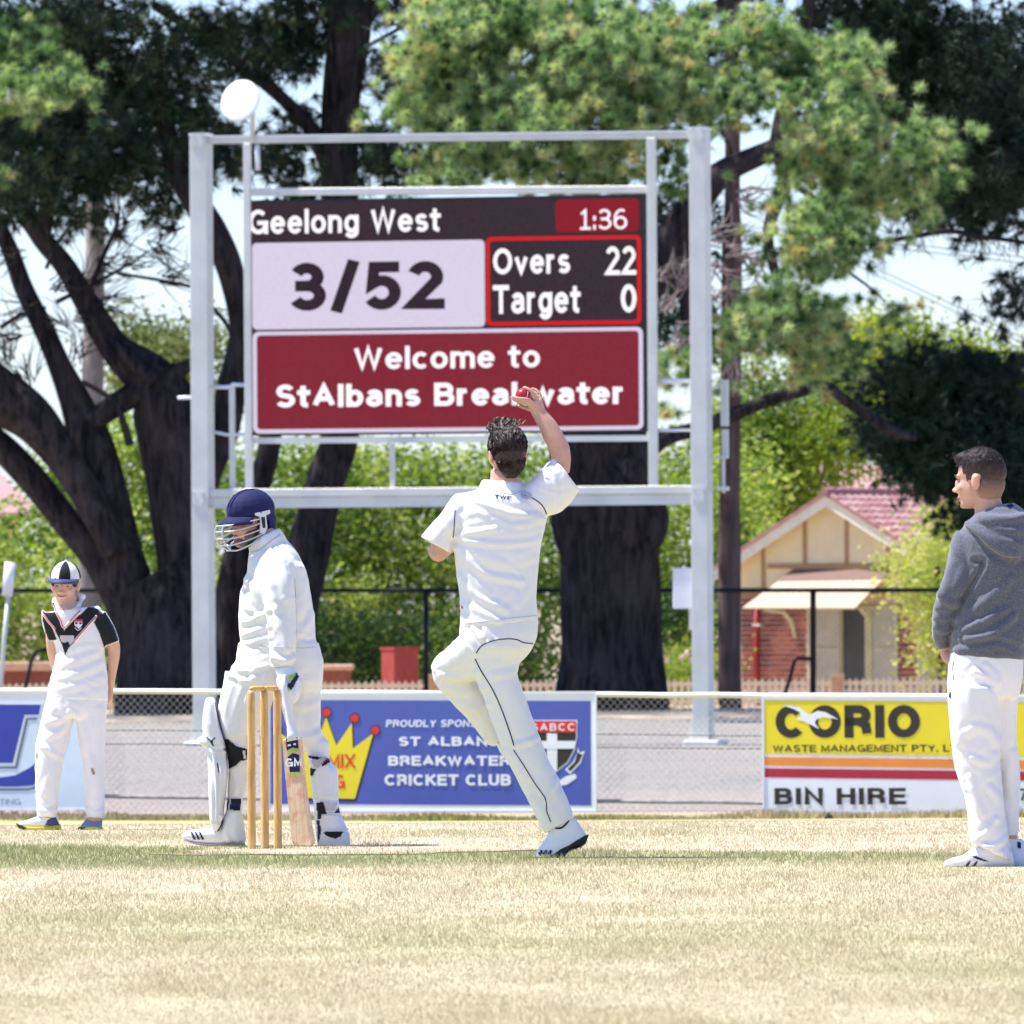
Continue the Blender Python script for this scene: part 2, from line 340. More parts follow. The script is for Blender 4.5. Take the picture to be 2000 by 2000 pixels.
# worn clay of the pitch end, with a ragged outline
def pitch():
    pts = []
    for k in range(60):
        a = 2 * math.pi * k / 60; r = 1 + .12 * math.sin(5 * a + 1) + .07 * math.sin(11 * a)
        pts.append((-.70 + .82 * r * math.cos(a) + .25 * math.sin(a), 49.35 + .7 * r * math.sin(a)))
    c = (-.70, 49.35); V = [(c[0], c[1], .004)] + [(x, y, .004) for x, y in pts]
    T = [(0, 1 + i, 1 + (i + 1) % 60) for i in range(60)]
    tag(link('pitch', mesh_np('pitch', V, T), M['pitch_clay']), kind='structure')
pitch()
def grass(name, n, ya, yb, h, w, hw=.062, seed=1):
    r = np.random.default_rng(seed)
    y = 1 / (1 / ya + r.random(n) * (1 / yb - 1 / ya)); x = (r.random(n) * 2 - 1) * hw * y
    keep = ~((((x + .70) / .75) ** 2 + ((y - 49.35) / .6) ** 2 < 1) & (r.random(n) < .75)); x = x[keep]; y = y[keep]; n = len(x)
    z = np.interp(y, GY, GZ); a = r.random(n) * 6.283; le = h * (.5 + r.random(n)) * (y / 45) ** .5; wi = w * (.6 + .8 * r.random(n)) * (y / 45)
    cl = vnoise(np.stack([x * 3, y * 1.2, z], 1), 3); le *= 1 + .5 * cl; le *= np.interp(y, [45, 54, 60], [1, .8, .45]); le *= 1 + .5 * ((y > 46) & (y < 49.4 - .63 * x))
    dx, dy = np.cos(a) * wi / 2, np.sin(a) * wi / 2; lx = (r.random(n) - .5) * le * 1.6; ly = (r.random(n) - .5) * le * 1.6
    V = np.stack([np.stack([x - dx, y - dy, z - .003], 1), np.stack([x + dx, y + dy, z - .003], 1), np.stack([x + lx, y + ly, z + le], 1)], 1).reshape(-1, 3)
    T = np.arange(n * 3).reshape(-1, 3); rnd = np.repeat(np.clip(r.normal(.5, .22, n) + .15 * cl, 0, 1), 3)
    rnd[0::3] *= .8; rnd[1::3] *= .8
    tag(link(name, mesh_np(name, V, T, rnd), M['grass_blades']), 'short dry straw coloured turf with a greener band beside the pitch', 'grass', kind='stuff')
grass('grass', 860000, 25, 66, .0135, .0031, .098)
def fence_grass():
    r = np.random.default_rng(5); n = 16000; x = (r.random(n) * 2 - 1) * 7; y = 100.5 - .38 * x - r.random(n) * 1.2 + .3
    z = np.interp(y, GY, GZ); le = .05 * (.4 + r.random(n)) * (1 + .8 * vnoise(np.stack([x * 1.3, y, z], 1), 4)); a = r.random(n) * 6.28; wi = .011
    V = np.stack([np.stack([x - np.cos(a) * wi, y - np.sin(a) * wi, z], 1), np.stack([x + np.cos(a) * wi, y + np.sin(a) * wi, z], 1), np.stack([x + (r.random(n) - .5) * .05, y, z + le], 1)], 1).reshape(-1, 3)
    tag(link('grass', mesh_np('grass', V, np.arange(n * 3).reshape(-1, 3), np.repeat(np.clip(r.normal(.5, .25, n), 0, 1), 3)), M['grass_blades']),
        'ragged yellow green tufts along the foot of the boundary fence', 'grass', kind='stuff')
fence_grass()

# ================================================================== text
# ---- a plain grotesque alphabet drawn with constant-width strokes (the built-in font is a humanist one)
def _A(cx, cy, rx, ry, a0, a1, n=14):
    return [(cx + rx * math.cos(math.radians(a0 + (a1 - a0) * i / n)), cy + ry * math.sin(math.radians(a0 + (a1 - a0) * i / n))) for i in range(n + 1)]
def _ring(cx, cy, rx, ry): return _A(cx, cy, rx, ry, 90, 450, 26)
XH = .68
GL = {
 'A': (.8, [[(0, 0), (.4, 1), (.8, 0)], [(.15, .33), (.65, .33)]]), 'B': (.66, [[(0, 0), (0, 1), (.4, 1)] + _A(.4, .76, .22, .24, 90, -90)[1:] + [(0, .52)], [(0, .52), (.4, .52)] + _A(.42, .26, .25, .26, 90, -90)[1:] + [(0, 0)]]),
 'C': (.76, [_A(.4, .5, .4, .5, 42, 318, 22)]), 'D': (.7, [[(0, 0), (0, 1), (.3, 1)] + _A(.3, .5, .4, .5, 90, -90, 18)[1:] + [(0, 0)]]), 'E': (.6, [[(.6, 1), (0, 1), (0, 0), (.62, 0)], [(0, .52), (.55, .52)]]),
 'F': (.56, [[(.58, 1), (0, 1), (0, 0)], [(0, .5), (.5, .5)]]), 'G': (.8, [_A(.4, .5, .4, .5, 45, 340, 22) + [(.8, .45), (.45, .45)], [(.8, .45), (.8, 0)]]), 'H': (.7, [[(0, 0), (0, 1)], [(.7, 0), (.7, 1)], [(0, .52), (.7, .52)]]),
 'I': (0, [[(0, 0), (0, 1)]]), 'K': (.68, [[(0, 0), (0, 1)], [(.64, 1), (0, .38)], [(.22, .58), (.68, 0)]]), 'L': (.56, [[(0, 1), (0, 0), (.56, 0)]]), 'M': (.82, [[(0, 0), (0, 1), (.41, .1), (.82, 1), (.82, 0)]]),
 'N': (.7, [[(0, 0), (0, 1), (.7, 0), (.7, 1)]]), 'O': (.84, [_ring(.42, .5, .42, .5)]), 'P': (.62, [[(0, 0), (0, 1), (.36, 1)] + _A(.36, .74, .26, .26, 90, -90)[1:] + [(0, .48)]]),
 'R': (.66, [[(0, 0), (0, 1), (.38, 1)] + _A(.38, .75, .25, .25, 90, -90)[1:] + [(0, .5)], [(.36, .5), (.62, .34), (.66, 0)]]),
 'S': (.64, [_A(.32, .75, .29, .25, 25, 235, 14) + [(.36, .5)] + _A(.32, .26, .32, .26, 55, -155, 14)]), 'T': (.68, [[(0, 1), (.68, 1)], [(.34, 1), (.34, 0)]]), 'U': (.7, [[(0, 1), (0, .34)] + _A(.35, .34, .35, .34, 180, 360)[1:] + [(.7, 1)]]),
 'W': (1.08, [[(0, 1), (.27, 0), (.54, 1), (.81, 0), (1.08, 1)]]), 'X': (.7, [[(0, 0), (.7, 1)], [(0, 1), (.7, 0)]]), 'Y': (.7, [[(0, 1), (.35, .45), (.7, 1)], [(.35, .45), (.35, 0)]]), '.': (0, [[(0, -.03), (0, .08)]]),
 ':': (0, [[(0, .0), (0, .13)], [(0, .5), (0, .63)]]), '/': (.34, [[(0, -.05), (.34, 1.05)]]),
 '0': (.56, [_ring(.28, .5, .28, .5)]), '1': (.5, [[(.05, .8), (.27, 1), (.27, 0)], [(.05, 0), (.5, 0)]]), '2': (.58, [_A(.29, .72, .28, .28, 160, -20, 14) + [(.0, 0), (.6, 0)]]), '3': (.58, [_A(.27, .76, .26, .24, 155, -90, 14), _A(.28, .26, .30, .26, 90, -155, 16), [(.14, .52), (.3, .52)]]),
 '5': (.58, [[(.54, 1), (.1, 1)] + _A(.27, .32, .31, .32, 135, -150, 16)]), '6': (.58, [_ring(.29, .3, .29, .3), _A(.34, .5, .34, .5, 60, 180, 12) + [(0, .3)]]), '7': (.56, [[(0, 1), (.56, 1), (.2, 0)]]),
 'a': (.52, [_A(.25, XH - .2, .24, .2, 160, 0, 10) + [(.49, .1), (.55, 0)], _A(.24, .19, .24, .19, 80, 300, 14) + [(.49, .17)], [(.25, .385), (.49, .42)]]), 'b': (.54, [[(0, 1), (0, 0)], _ring(.27, XH / 2, .27, XH / 2)]), 'c': (.48, [_A(.27, XH / 2, .27, XH / 2, 45, 315, 18)]),
 'e': (.56, [[(0, .36), (.54, .36)], _A(.28, XH / 2, .28, XH / 2, 5, 325, 22)]), 'g': (.54, [_ring(.27, XH / 2, .27, XH / 2), [(.54, XH), (.54, -.02)] + _A(.27, -.02, .27, .24, 0, -155, 10)[1:]]), 'k': (.5, [[(0, 1), (0, 0)], [(.46, XH), (0, .26)], [(.18, .42), (.5, 0)]]),
 'l': (0, [[(0, 0), (0, 1)]]), 'm': (.88, [[(0, 0), (0, XH)], [(0, XH - .22)] + _A(.22, XH - .22, .22, .22, 180, 0)[1:] + [(.44, 0)], [(.44, XH - .22)] + _A(.66, XH - .22, .22, .22, 180, 0)[1:] + [(.88, 0)]]),
 'n': (.5, [[(0, 0), (0, XH)], [(0, XH - .25)] + _A(.25, XH - .25, .25, .25, 180, 0)[1:] + [(.5, 0)]]), 'o': (.56, [_ring(.28, XH / 2, .28, XH / 2)]), 'r': (.3, [[(0, 0), (0, XH)], [(0, XH - .25)] + _A(.25, XH - .25, .25, .25, 180, 80)[1:] + [(.32, XH)]]),
 's': (.46, [_A(.23, XH * .74, .21, XH * .26, 25, 230, 10) + [(.26, XH * .5)] + _A(.23, XH * .26, .23, XH * .26, 50, -155, 10)]), 't': (.3, [[(.12, .92), (.12, .12)] + _A(.26, .12, .14, .12, 180, 280, 6)[1:] + [(.34, .0)], [(-.03, XH), (.32, XH)]]),
 'v': (.54, [[(0, XH), (.27, 0), (.54, XH)]]), 'w': (.84, [[(0, XH), (.21, 0), (.42, XH), (.63, 0), (.84, XH)]])}
def text_flat(s, bold=0.0, space=1.0):
    """returns vertices (x, y, layer) normalised to the unit square and quads; bold = stroke weight"""
    wt = bold; V = []; Fc = []; x = 0; lay = 0
    for ch in s:
        if ch == ' ': x += .42 + wt * .4; continue
        adv, strokes = GL[ch]
        for st in strokes:
            p = [Vector((a + x, b, 0)) for a, b in st]; n = len(p); n0 = len(V); closed = (p[0] - p[-1]).length < 1e-4
            for i in range(n):
                if closed and i in (0, n - 1): a, b = p[-2], p[1]
                else: a, b = p[max(i - 1, 0)], p[min(i + 1, n - 1)]
                if 0 < i < n - 1 or closed:
                    d1 = (p[i] - a).normalized(); d2 = (b - p[i]).normalized(); t = (d1 + d2)
                    if t.length < .05: t = d1
                    t.normalize(); k = 1 / max(.45, t.dot(d1))
                else: t = (b - a).normalized(); k = 1
                nn = Vector((-t.y, t.x, 0)) * wt / 2 * k
                e = Vector((0, 0, 0))
                if not closed and n == 2 or (not closed and i in (0, n - 1) and abs(t.x) < 1e-3 or abs(t.y) < 1e-3 and not closed and i in (0, n - 1)): e = t * (wt / 2) * (-1 if i == 0 else 1)
                V += [(*(p[i] + nn + e)[:2], lay), (*(p[i] - nn + e)[:2], lay)]
            Fc += [(n0 + 2 * i + 1, n0 + 2 * i + 3, n0 + 2 * i + 2, n0 + 2 * i) for i in range(n - 1)]; lay += 1
        x += adv + wt + .13 * space
    V = np.array(V); lo, hi = V.min(0), V.max(0); V[:, 0] = (V[:, 0] - lo[0]) / (hi[0] - lo[0]); V[:, 1] = (V[:, 1] - lo[1]) / (hi[1] - lo[1]); return V, Fc
def text_on(pl, s, x0, y0, x1, y1, t, mat, parent, bold=.02, name='lettering', shear=0, space=1.0, th=.003):
    V, Fc = text_flat(s, bold, space); xm, ym = (x0 + x1) / 2, (y0 + y1) / 2
    u0, u1 = pl.uz(x0, ym)[0], pl.uz(x1, ym)[0]; z1, z0 = pl.uz(xm, y0)[1], pl.uz(xm, y1)[1]
    mb = MB(); w = [pl.w(u0 + (u1 - u0) * v[0] + shear * (v[1] - .5) * (z1 - z0), z0 + (z1 - z0) * v[1], t + v[2] * .00025) for v in V]
    mb.add(w, Fc); o0 = origin_of(parent); me = bpy.data.meshes.new(name); me.from_pydata([tuple(p - o0) for p in w], [], Fc); me.update()
    return link(name, me, mat, parent)
def rrect(x0, y0, x1, y1, r, n=5):
    out = []
    for cx, cy, a0 in ((x1 - r, y0 + r, -90), (x1 - r, y1 - r, 0), (x0 + r, y1 - r, 90), (x0 + r, y0 + r, 180)):
        for k in range(n + 1):
            a = math.radians(a0 + 90 * k / n); out.append((cx + r * math.cos(a), cy + r * math.sin(a)))
    return out

# ================================================================== SCOREBOARD
SB = Plane(880, 147, math.radians(15))
sbo = SB.w(0, gz(147)); board = empty('scoreboard', sbo, 'large galvanised steel frame holding a lit electronic cricket scoreboard', 'scoreboard')
def sbp(name, rects, mat='galv', parent=None, bevel=0):
    mb = MB()
    for r in rects: mb.pxbox(SB, *r)
    return mb.build(name, M[mat], parent or board, bevel=bevel)
zb = 1452
for (x0, x1, top, lean) in ((373, 406, 266, 8), (1351, 1383, 254, 5)):
    ua, za = SB.uz(x0, top); ub = SB.uz(x1, top)[0]; ua2 = SB.uz(x0 + lean, 1400)[0]; ub2 = SB.uz(x1 + lean, 1400)[0]
    mb = MB(); w = SB.w; g0 = gz(147) - .02; dpt = .155
    uu0 = ua2; uu1 = ub2
    mb.hexa([w(uu0, g0, .11), w(uu1, g0, .11), w(uu1, g0, -.20), w(uu0, g0, -.20), w(uu0, za, .11), w(uu1, za, .11), w(uu1, za, -.20), w(uu0, za, -.20)])
    p = mb.build('post', M['galv'], board, bevel=.006)
    MB().pbox(SB, uu0 - .006, uu1 + .006, za, za + .035, -.205, .115).build('cap', M['galv_bright'], p)  # cap takes a lighter metal that paints the sunlit post top
    MB().pbox(SB, uu0 - .09, uu1 + .16, g0 + .0, g0 + .09, -.3, .25).build('base_plate', M['galv'], p, bevel=.01)
    for sx, u_ in ((-1, uu0), (1, uu1)):
        MB().prism([w(u_, g0 + .09, .03), w(u_ + sx * .08, g0 + .09, .03), w(u_, g0 + .5, .03)], SB.n * -.02).build('gusset', M['galv'], p)
MB().pbar(SB, 407, 273.5, 1352, 263, 15, -.06, .03).build('top_beam', M['galv'], board, bevel=.008)
MB().pbar(SB, 408, 266.5, 1352, 256, 2.5, -.03, .045).build('lit_edge', M['galv_bright'], board)  # thin bright bar added to paint the sunlit top edge of the beam
for x0, x1, ya, yb in ((476.5, 490, 280, 957), (1264, 1281, 269, 949)): sbp('upright', [(x0 + 2, ya, x1 + 2, yb, -.03, .05)], bevel=.006)
MB().pbar(SB, 492, 375, 1264, 369.5, 15, -.08, -.0).build('upper_crossbeam', M['galv'], board, bevel=.008)
mb = MB().pbar(SB, 408, 963.5, 1356, 956, 16, -.12, .06); lb = mb.build('lower_crossbeam', M['galv'], board, bevel=.006)
MB().pbar(SB, 408, 982, 1356, 974.5, 19, -.12, .03).build('beam_web', M['galv'], lb)
MB().pbar(SB, 408, 992, 1356, 984, 2, -.12, .06).build('beam_flange', M['galv'], lb)
MB().pbar(SB, 492, 861.5, 1264, 856.5, 10, -.10, .0).build('walkway_edge', M['galv'], board)
MB().pbar(SB, 492, 855.5, 1264, 850.5, 1.5, -.5, .0).build('walkway_floor', M['galv'], board)
sbp('stanchion', [(759, 866, 768.5, 957, -.09, -.04)]); sbp('stanchion', [(446, 754, 456, 957, -.09, -.04)])
def rail(pts, r, mat='galv_bright', name='handrail', t=-.06):
    MB().tube([SB.hit(x, y, t) for x, y in pts], r, 8).build(name, M[mat], board, True)
rail([(414, 756), (445, 756), (452, 751), (484, 752)], .027); rail([(414, 843), (440, 849), (484, 848)], .02)
rail([(1280, 745), (1357, 744)], .034); rail([(1280, 840.5), (1357, 840)], .02); rail([(345, 777), (372, 776)], .025)
# cable tray beside the right post
mb = MB(); mb.pxbox(SB, 1397, 741, 1411, 832, -.35, -.28); mb.pxbox(SB, 1399, 838, 1411, 894, -.35, -.28); mb.pxbox(SB, 1399, 894, 1404, 962, -.35, -.28); mb.pxbox(SB, 1392, 950, 1412, 958, -.35, -.2)
mb.pxbox(SB, 1390, 748, 1399, 752, -.35, -.2); mb.pxbox(SB, 1390, 890, 1411, 895, -.35, -.2)
mb.build('cable_tray', M['galv'], board)
bx = sbp('switch_box', [(1313, 1109, 1354, 1189, -.16, -.02)], 'white_paint', bevel=.012); sbp('box_bracket', [(1343, 1189, 1356, 1230, -.1, -.06)], 'galv', bx)
# joint plates and bolts
for x, y in ((391, 274), (1366, 262), (391, 974), (1369, 966)):
    jp = sbp('joint_plate', [(x - 12, y - 14, x + 12, y + 14, .112, .124)]);
    for dx_, dy_ in ((-8, -9), (8, -9), (-8, 9), (8, 9)): MB().tube([SB.hit(x + dx_, y + dy_, .124), SB.hit(x + dx_, y + dy_, .14)], .011, 6).build('bolt', M['steel'], jp)
# screen
SX0, SX1 = 489, 1268
mb = MB()
u0, u1 = SB.uz(SX0, 610)[0], SB.uz(SX1, 610)[0]; z1, z0 = SB.uz(880, 385)[1], SB.uz(880, 847)[1]
mb.pbox(SB, u0, u1, z0, z1, -.22, -.012); case = mb.build('screen_case', M['screen_case'], board, bevel=.01)
MB().pbox(SB, u0 + .01, u1 - .08, z0 + .01, z1 - .03, -.011, -.008).build('screen', M['led_dark'], case)
SCR = case
def scr_poly(px, t, mat, name):
    """px given at the screen centre line; converted to plane coordinates so edges stay parallel to the screen"""
    def cv(x, y):
        u = SB.uz(x, 610)[0]; z = SB.uz(880, y)[1]; return SB.w(u, z, t)
    return MB().prism([cv(x, y) for x, y in px], -SB.n * .002).build(name, M[mat], SCR)
def slope(y, x): return y
scr_poly(rrect(493, 469, 947, 639, 9), -.005, 'led_lavender', 'score_panel')
scr_poly(rrect(1086, 393, 1249, 457, 9), -.005, 'led_crimson', 'clock_panel')
scr_poly(rrect(950, 464.5, 1252, 637, 10), -.005, 'led_red', 'overs_border'); scr_poly(rrect(957, 471.5, 1245, 630, 6), -.002, 'led_dark', 'overs_panel')
scr_poly(rrect(493, 643, 1255, 843, 12), -.005, 'led_lavender', 'banner_border'); scr_poly(rrect(501, 650.5, 1247, 835, 7), -.002, 'led_maroon', 'banner_panel')
def scr_text(s, x0, y0, x1, y1, mat='led_white', bold=.02, space=1.0):
    V, Fc = text_flat(s, bold, space); xm = (x0 + x1) / 2
    ua, ub = SB.uz(x0, 610)[0], SB.uz(x1, 610)[0]; zt, zl = SB.uz(xm, y0)[1], SB.uz(xm, y1)[1]
    w = [SB.w(ua + (ub - ua) * v[0], zl + (zt - zl) * v[1], .001 + v[2] * .0003) - origin_of(SCR) for v in V]
    me = bpy.data.meshes.new('lettering'); me.from_pydata([tuple(p) for p in w], [], Fc); me.update(); link('lettering', me, M[mat], SCR)
scr_text('Geelong West', 487, 402, 862, 465, bold=.2); scr_text('3/52', 568, 505, 869, 612, 'led_ink', .29, 1.0); scr_text('1:36', 1134, 406, 1226, 448, bold=.13)
scr_text('Overs', 964, 484, 1114, 540, bold=.21); scr_text('22', 1180, 481, 1243, 537, bold=.2); scr_text('Target', 963, 556, 1134, 624, bold=.21); scr_text('0', 1213, 555, 1243, 610, bold=.2)
scr_text('Welcome to', 691, 670, 1054, 724, bold=.2); scr_text('StAlbans Breakwater', 539, 742, 1216, 798, bold=.25)
# dish aerial
da = empty('dish_aerial', SB.hit(495, 270, .02), 'round white dish aerial on a thin pole above the scoreboard', 'aerial')
c = SB.hit(479, 198, .25); R_ = 38.5 / F * 147; mb = MB(); rings = [(0, .03), (.35, .029), (.7, .022), (.93, .008), (1, .0), (1, -.02), (.9, -.035), (.5, -.075), (0, -.09)]
ax = (Vector((-0.42, -1, .40))).normalized(); s1 = ax.cross(Vector((0, 0, 1))).normalized(); s2 = s1.cross(ax)
V = []; Fc = []
for r_, t_ in rings:
    for k in range(40):
        an = 2 * math.pi * k / 40; V.append(c + (s1 * math.cos(an) * 1.05 + s2 * math.sin(an) * 1.14) * r_ * R_ * (1.1 if False else 1) + ax * t_)
for i in range(len(rings) - 1):
    for k in range(40): Fc.append((i * 40 + k, i * 40 + (k + 1) % 40, (i + 1) * 40 + (k + 1) % 40, (i + 1) * 40 + k))
MB().add(V, Fc).build('dish', M['dish_white'], da, True)
MB().tube([c + ax * .0, c - ax * -.02 + ax * .02], .012, 8).build('feed', M['galv'], da)
MB().tube([SB.hit(495.5, 275, .06), SB.hit(495.5, 165, .06)], .034, 12).build('pole', M['galv'], da, True)
MB().tube([SB.hit(505, 284, .06), SB.hit(506, 333, .06)], .033, 10).build('bracket_tube', M['galv_bright'], da, True)
MB().tube([c - ax * .08, SB.hit(495.5, 205, .06)], .03, 8).build('mount', M['galv'], da)

# ================================================================== BOUNDARY FENCE AND ADVERTISING BOARDS
FP = Plane(1000, 100.7, math.atan(3.4 / 9.24))
fence = empty('boundary_fence', FP.w(0, gz(100.7)), 'low chain link boundary fence with grey pipe rail round the oval', 'fence')
ftop = lambda x: 1355.5 + (x - 1000) * .0063; fbot = lambda x: 1563.5 + (x - 1000) * .0096
xs = list(range(-700, 2701, 100))
MB().tube([FP.hit(x, ftop(x) + random.uniform(-.8, .8)) for x in xs], 5.3 / 216, 8).build('top_rail', M['galv'], fence, True)
MB().tube([FP.hit(x, fbot(x) + random.uniform(-1, 1)) for x in xs], .021, 6).build('bottom_rail', M['rail_old'], fence, True)
for yy in (1433, 1459.5): MB().tube([FP.hit(x, yy + (x - 1000) * .008 + random.uniform(-1, 1), -.02) for x in xs], .0045, 5).build('strand', M['cable'], fence)
for x in (-520, -180, 150, 560, 1140, 1530, 2050, 2500):
    MB().tube([FP.hit(x, ftop(x) + 2, -.04), FP.hit(x, 1584, -.04)], .024, 8).build('post', M['galv'], fence, True)
def linkmesh(name, pl, ua, ub, za, zb, pitch, r, mat, parent, t=0):
    mb = MB(); nrow = int((zb - za) / (pitch)); step = (zb - za) / nrow; V = []; Fc = []
    for fam in (0, 1):
        k = 0; u = ua - (zb - za)
        while u < ub:
            a = (u, za) if fam == 0 else (u + (zb - za), za); b = (u + (zb - za), zb) if fam == 0 else (u, zb)
            j = random.uniform(-.003, .003)
            p, q = pl.w(a[0] + j, a[1], t), pl.w(b[0] + j, b[1], t); n = len(V)
            for e in (p, q):
                V += [e + pl.u * r, e + pl.n * r, e - pl.u * r]
            Fc += [(n, n + 1, n + 4, n + 3), (n + 1, n + 2, n + 5, n + 4), (n + 2, n, n + 3, n + 5)]
            u += pitch
    o0 = origin_of(parent); me = bpy.data.meshes.new(name); me.from_pydata([tuple(v - o0) for v in V], [], Fc); me.update()
    return tag(link(name, me, M[mat], parent), kind='stuff')
linkmesh('chain_link_mesh', FP, -7, 7, gz(100) + .06, FP.uz(1000, 1356)[1], .07, .0021, 'galv', fence)

def board_sign(x0, y0, x1, y1, label, mat='ad_white'):
    b = empty('advertising_board', FP.hit((x0 + x1) / 2, y1, .05), label, 'sign')
    u0, u1 = FP.uz(x0, 1470)[0], FP.uz(x1, 1470)[0]; xm = (x0 + x1) / 2; z1, z0 = FP.uz(xm, y0)[1], FP.uz(xm, y1)[1]
    MB().pbox(FP, u0, u1, z0, z1, .05, .058).build('panel', M[mat], b)
    mb = MB(); mb.pbox(FP, u0 - .012, u1 + .012, z1, z1 + .014, .046, .068); mb.pbox(FP, u0 - .012, u1 + .012, z0 - .014, z0, .046, .068)
    mb.pbox(FP, u0 - .012, u0, z0, z1, .046, .068); mb.pbox(FP, u1, u1 + .012, z0, z1, .046, .068); mb.build('edge_trim', M['galv_bright'], b)
    return b
def adp(b, pts, t, mat, name): return MB().poly_px(FP, pts, t, .0015).build(name, M[mat], b)
# left board
b = board_sign(-420, 1351, 188, 1579, 'pale blue board with huge navy slanted letter beside the striped cap boy')
adp(b, [(-415, 1368), (184, 1369), (184, 1577), (-415, 1574)], .060, 'ad_pale', 'field')
adp(b, [(-150, 1372), (88, 1373), (84, 1399), (56, 1399), (33, 1494), (-60, 1494), (-40, 1404), (-60, 1402), (-60, 1372)], .062, 'ad_white', 'letter_outline')
adp(b, [(-150, 1375), (85, 1376), (81, 1396), (53, 1396), (30, 1490), (-70, 1490), (-48, 1401), (-150, 1401)], .064, 'ad_navy', 'letter')
adp(b, [(78, 1402), (56, 1403), (35, 1497), (0, 1497), (0, 1501), (38, 1501), (60, 1406), (77, 1406)], .064, 'ad_teal', 'letter_shadow')
adp(b, [(-150, 1520), (0, 1519), (35, 1514), (62, 1500), (90, 1480), (90, 1520), (68, 1534), (40, 1536), (-150, 1536)], .064, 'ad_navy', 'swoosh')
adp(b, [(-150, 1540), (60, 1540), (90, 1532), (90, 1536), (60, 1544), (-150, 1544)], .064, 'ad_teal', 'swoosh_shadow')
adp(b, [(137, 1408), (139, 1408), (137, 1440), (129, 1466), (119, 1488), (118, 1485), (127, 1462), (134, 1438)], .064, 'ad_teal', 'curve')
text_on(FP, 'TING', 4, 1560, 46, 1572, .064, M['ad_teal'], b, .1)
# middle board
b = board_sign(527, 1354, 1167, 1582, 'blue board with yellow crown, white club name and black and white shield')
adp(b, [(533, 1367), (1158, 1369), (1159, 1573), (533, 1570)], .060, 'ad_blue', 'field')
cr = [(586, 1558), (698, 1560), (734, 1432), (694, 1462), (692, 1412), (662, 1456), (642, 1400), (622, 1455), (593, 1411), (590, 1461), (552, 1431)]
cc = (642, 1485); adp(b, [(cc[0] + (x - cc[0]) * 1.05, cc[1] + (y - cc[1]) * 1.06) for x, y in cr], .0615, 'ad_black', 'crown_outline'); adp(b, cr, .064, 'ad_yellow', 'crown')
for x, y in ((643, 1391), (697.5, 1402.5), (738, 1426), (588, 1402), (547, 1425)):
    MB().disc_px(FP, x, y, 10, .0645, th=.001).build('knob_outline', M['ad_black'], b); MB().disc_px(FP, x, y, 8, .0665, th=.001).build('crown_knob', M['ad_red'], b)
text_on(FP, 'MIX', 645, 1470, 700, 1501, .0665, M['ad_red'], b, .2); text_on(FP, 'G', 661, 1513, 679, 1540, .0665, M['ad_red'], b, .22)
text_on(FP, 'PROUDLY SPONSORING', 759, 1404, 1002, 1421, .063, M['ad_white'], b, .24, shear=.12)
text_on(FP, 'ST ALBANS', 784, 1436, 979, 1459, .063, M['ad_white'], b, .29); text_on(FP, 'BREAKWATER', 763, 1473, 1001, 1498, .063, M['ad_white'], b, .29)
text_on(FP, 'CRICKET CLUB', 756, 1511, 1003, 1535, .063, M['ad_white'], b, .29)
sh = [(1034, 1406), (1132, 1406), (1132, 1440), (1127, 1465), (1114, 1490), (1083, 1514), (1052, 1490), (1039, 1465), (1034, 1440)]
adp(b, sh, .062, 'ad_white', 'shield_border'); c0 = (1083, 1452); adp(b, [(c0[0] + (x - c0[0]) * .95, c0[1] + (y - c0[1]) * .95) for x, y in sh], .064, 'ad_black', 'shield')
adp(b, [(1036, 1408), (1130, 1408), (1130, 1430), (1036, 1430)], .066, 'ad_red', 'shield_chief'); adp(b, [(1073, 1432), (1093, 1432), (1093, 1503), (1083, 1511), (1073, 1503)], .066, 'ad_white', 'cross')
adp(b, [(1037, 1447), (1130, 1447), (1127, 1462), (1040, 1462)], .068, 'ad_white', 'cross_bar'); text_on(FP, 'SABCC', 1044, 1411, 1127, 1427, .069, M['ad_white'], b, .2, space=2.2)
adp(b, [(1133, 1459), (1137, 1470), (1147, 1466), (1139, 1490), (1118, 1512), (1108, 1503), (1124, 1488), (1132, 1470)], .063, 'ad_white', 'ribbon')
adp(b, [(1133, 1468), (1138, 1473), (1143, 1472), (1136, 1488), (1119, 1506), (1113, 1502), (1127, 1488)], .0645, 'ad_black', 'ribbon_stripe')
adp(b, [(1088, 1530), (1110, 1516), (1128, 1511), (1131, 1519), (1112, 1532), (1090, 1537)], .063, 'ad_white', 'ribbon_tail')
# right board
b = board_sign(1496, 1361, 2260, 1594, 'yellow, orange and white CORIO bin hire board on the right')
adp(b, [(1498, 1367), (2255, 1374), (2255, 1481), (1498, 1472)], .060, 'ad_yellow', 'field'); adp(b, [(1498, 1478), (2255, 1487), (2255, 1506), (1498, 1495)], .060, 'ad_orange', 'orange_stripe')
adp(b, [(1498, 1500), (2255, 1510), (2255, 1528), (1498, 1518)], .060, 'ad_crimson', 'red_stripe')
text_on(FP, 'CORIO', 1519, 1377, 1801, 1441, .062, M['ad_black'], b, .34); text_on(FP, 'WASTE MANAGEMENT PTY. LTD', 1514, 1453, 1892, 1470, .062, M['ad_black'], b, .22)
text_on(FP, 'BIN HIRE', 1517, 1535, 1774, 1575, .062, M['ad_black'], b, .27, space=1.4); text_on(FP, '7', 1992, 1540, 2012, 1564, .062, M['ad_black'], b, .2); text_on(FP, '0', 1992, 1576, 2001, 1588, .062, M['ad_black'], b, .1)
k = lambda x, y: (1250 + x / 2.576, 1200 + y / 2.576)
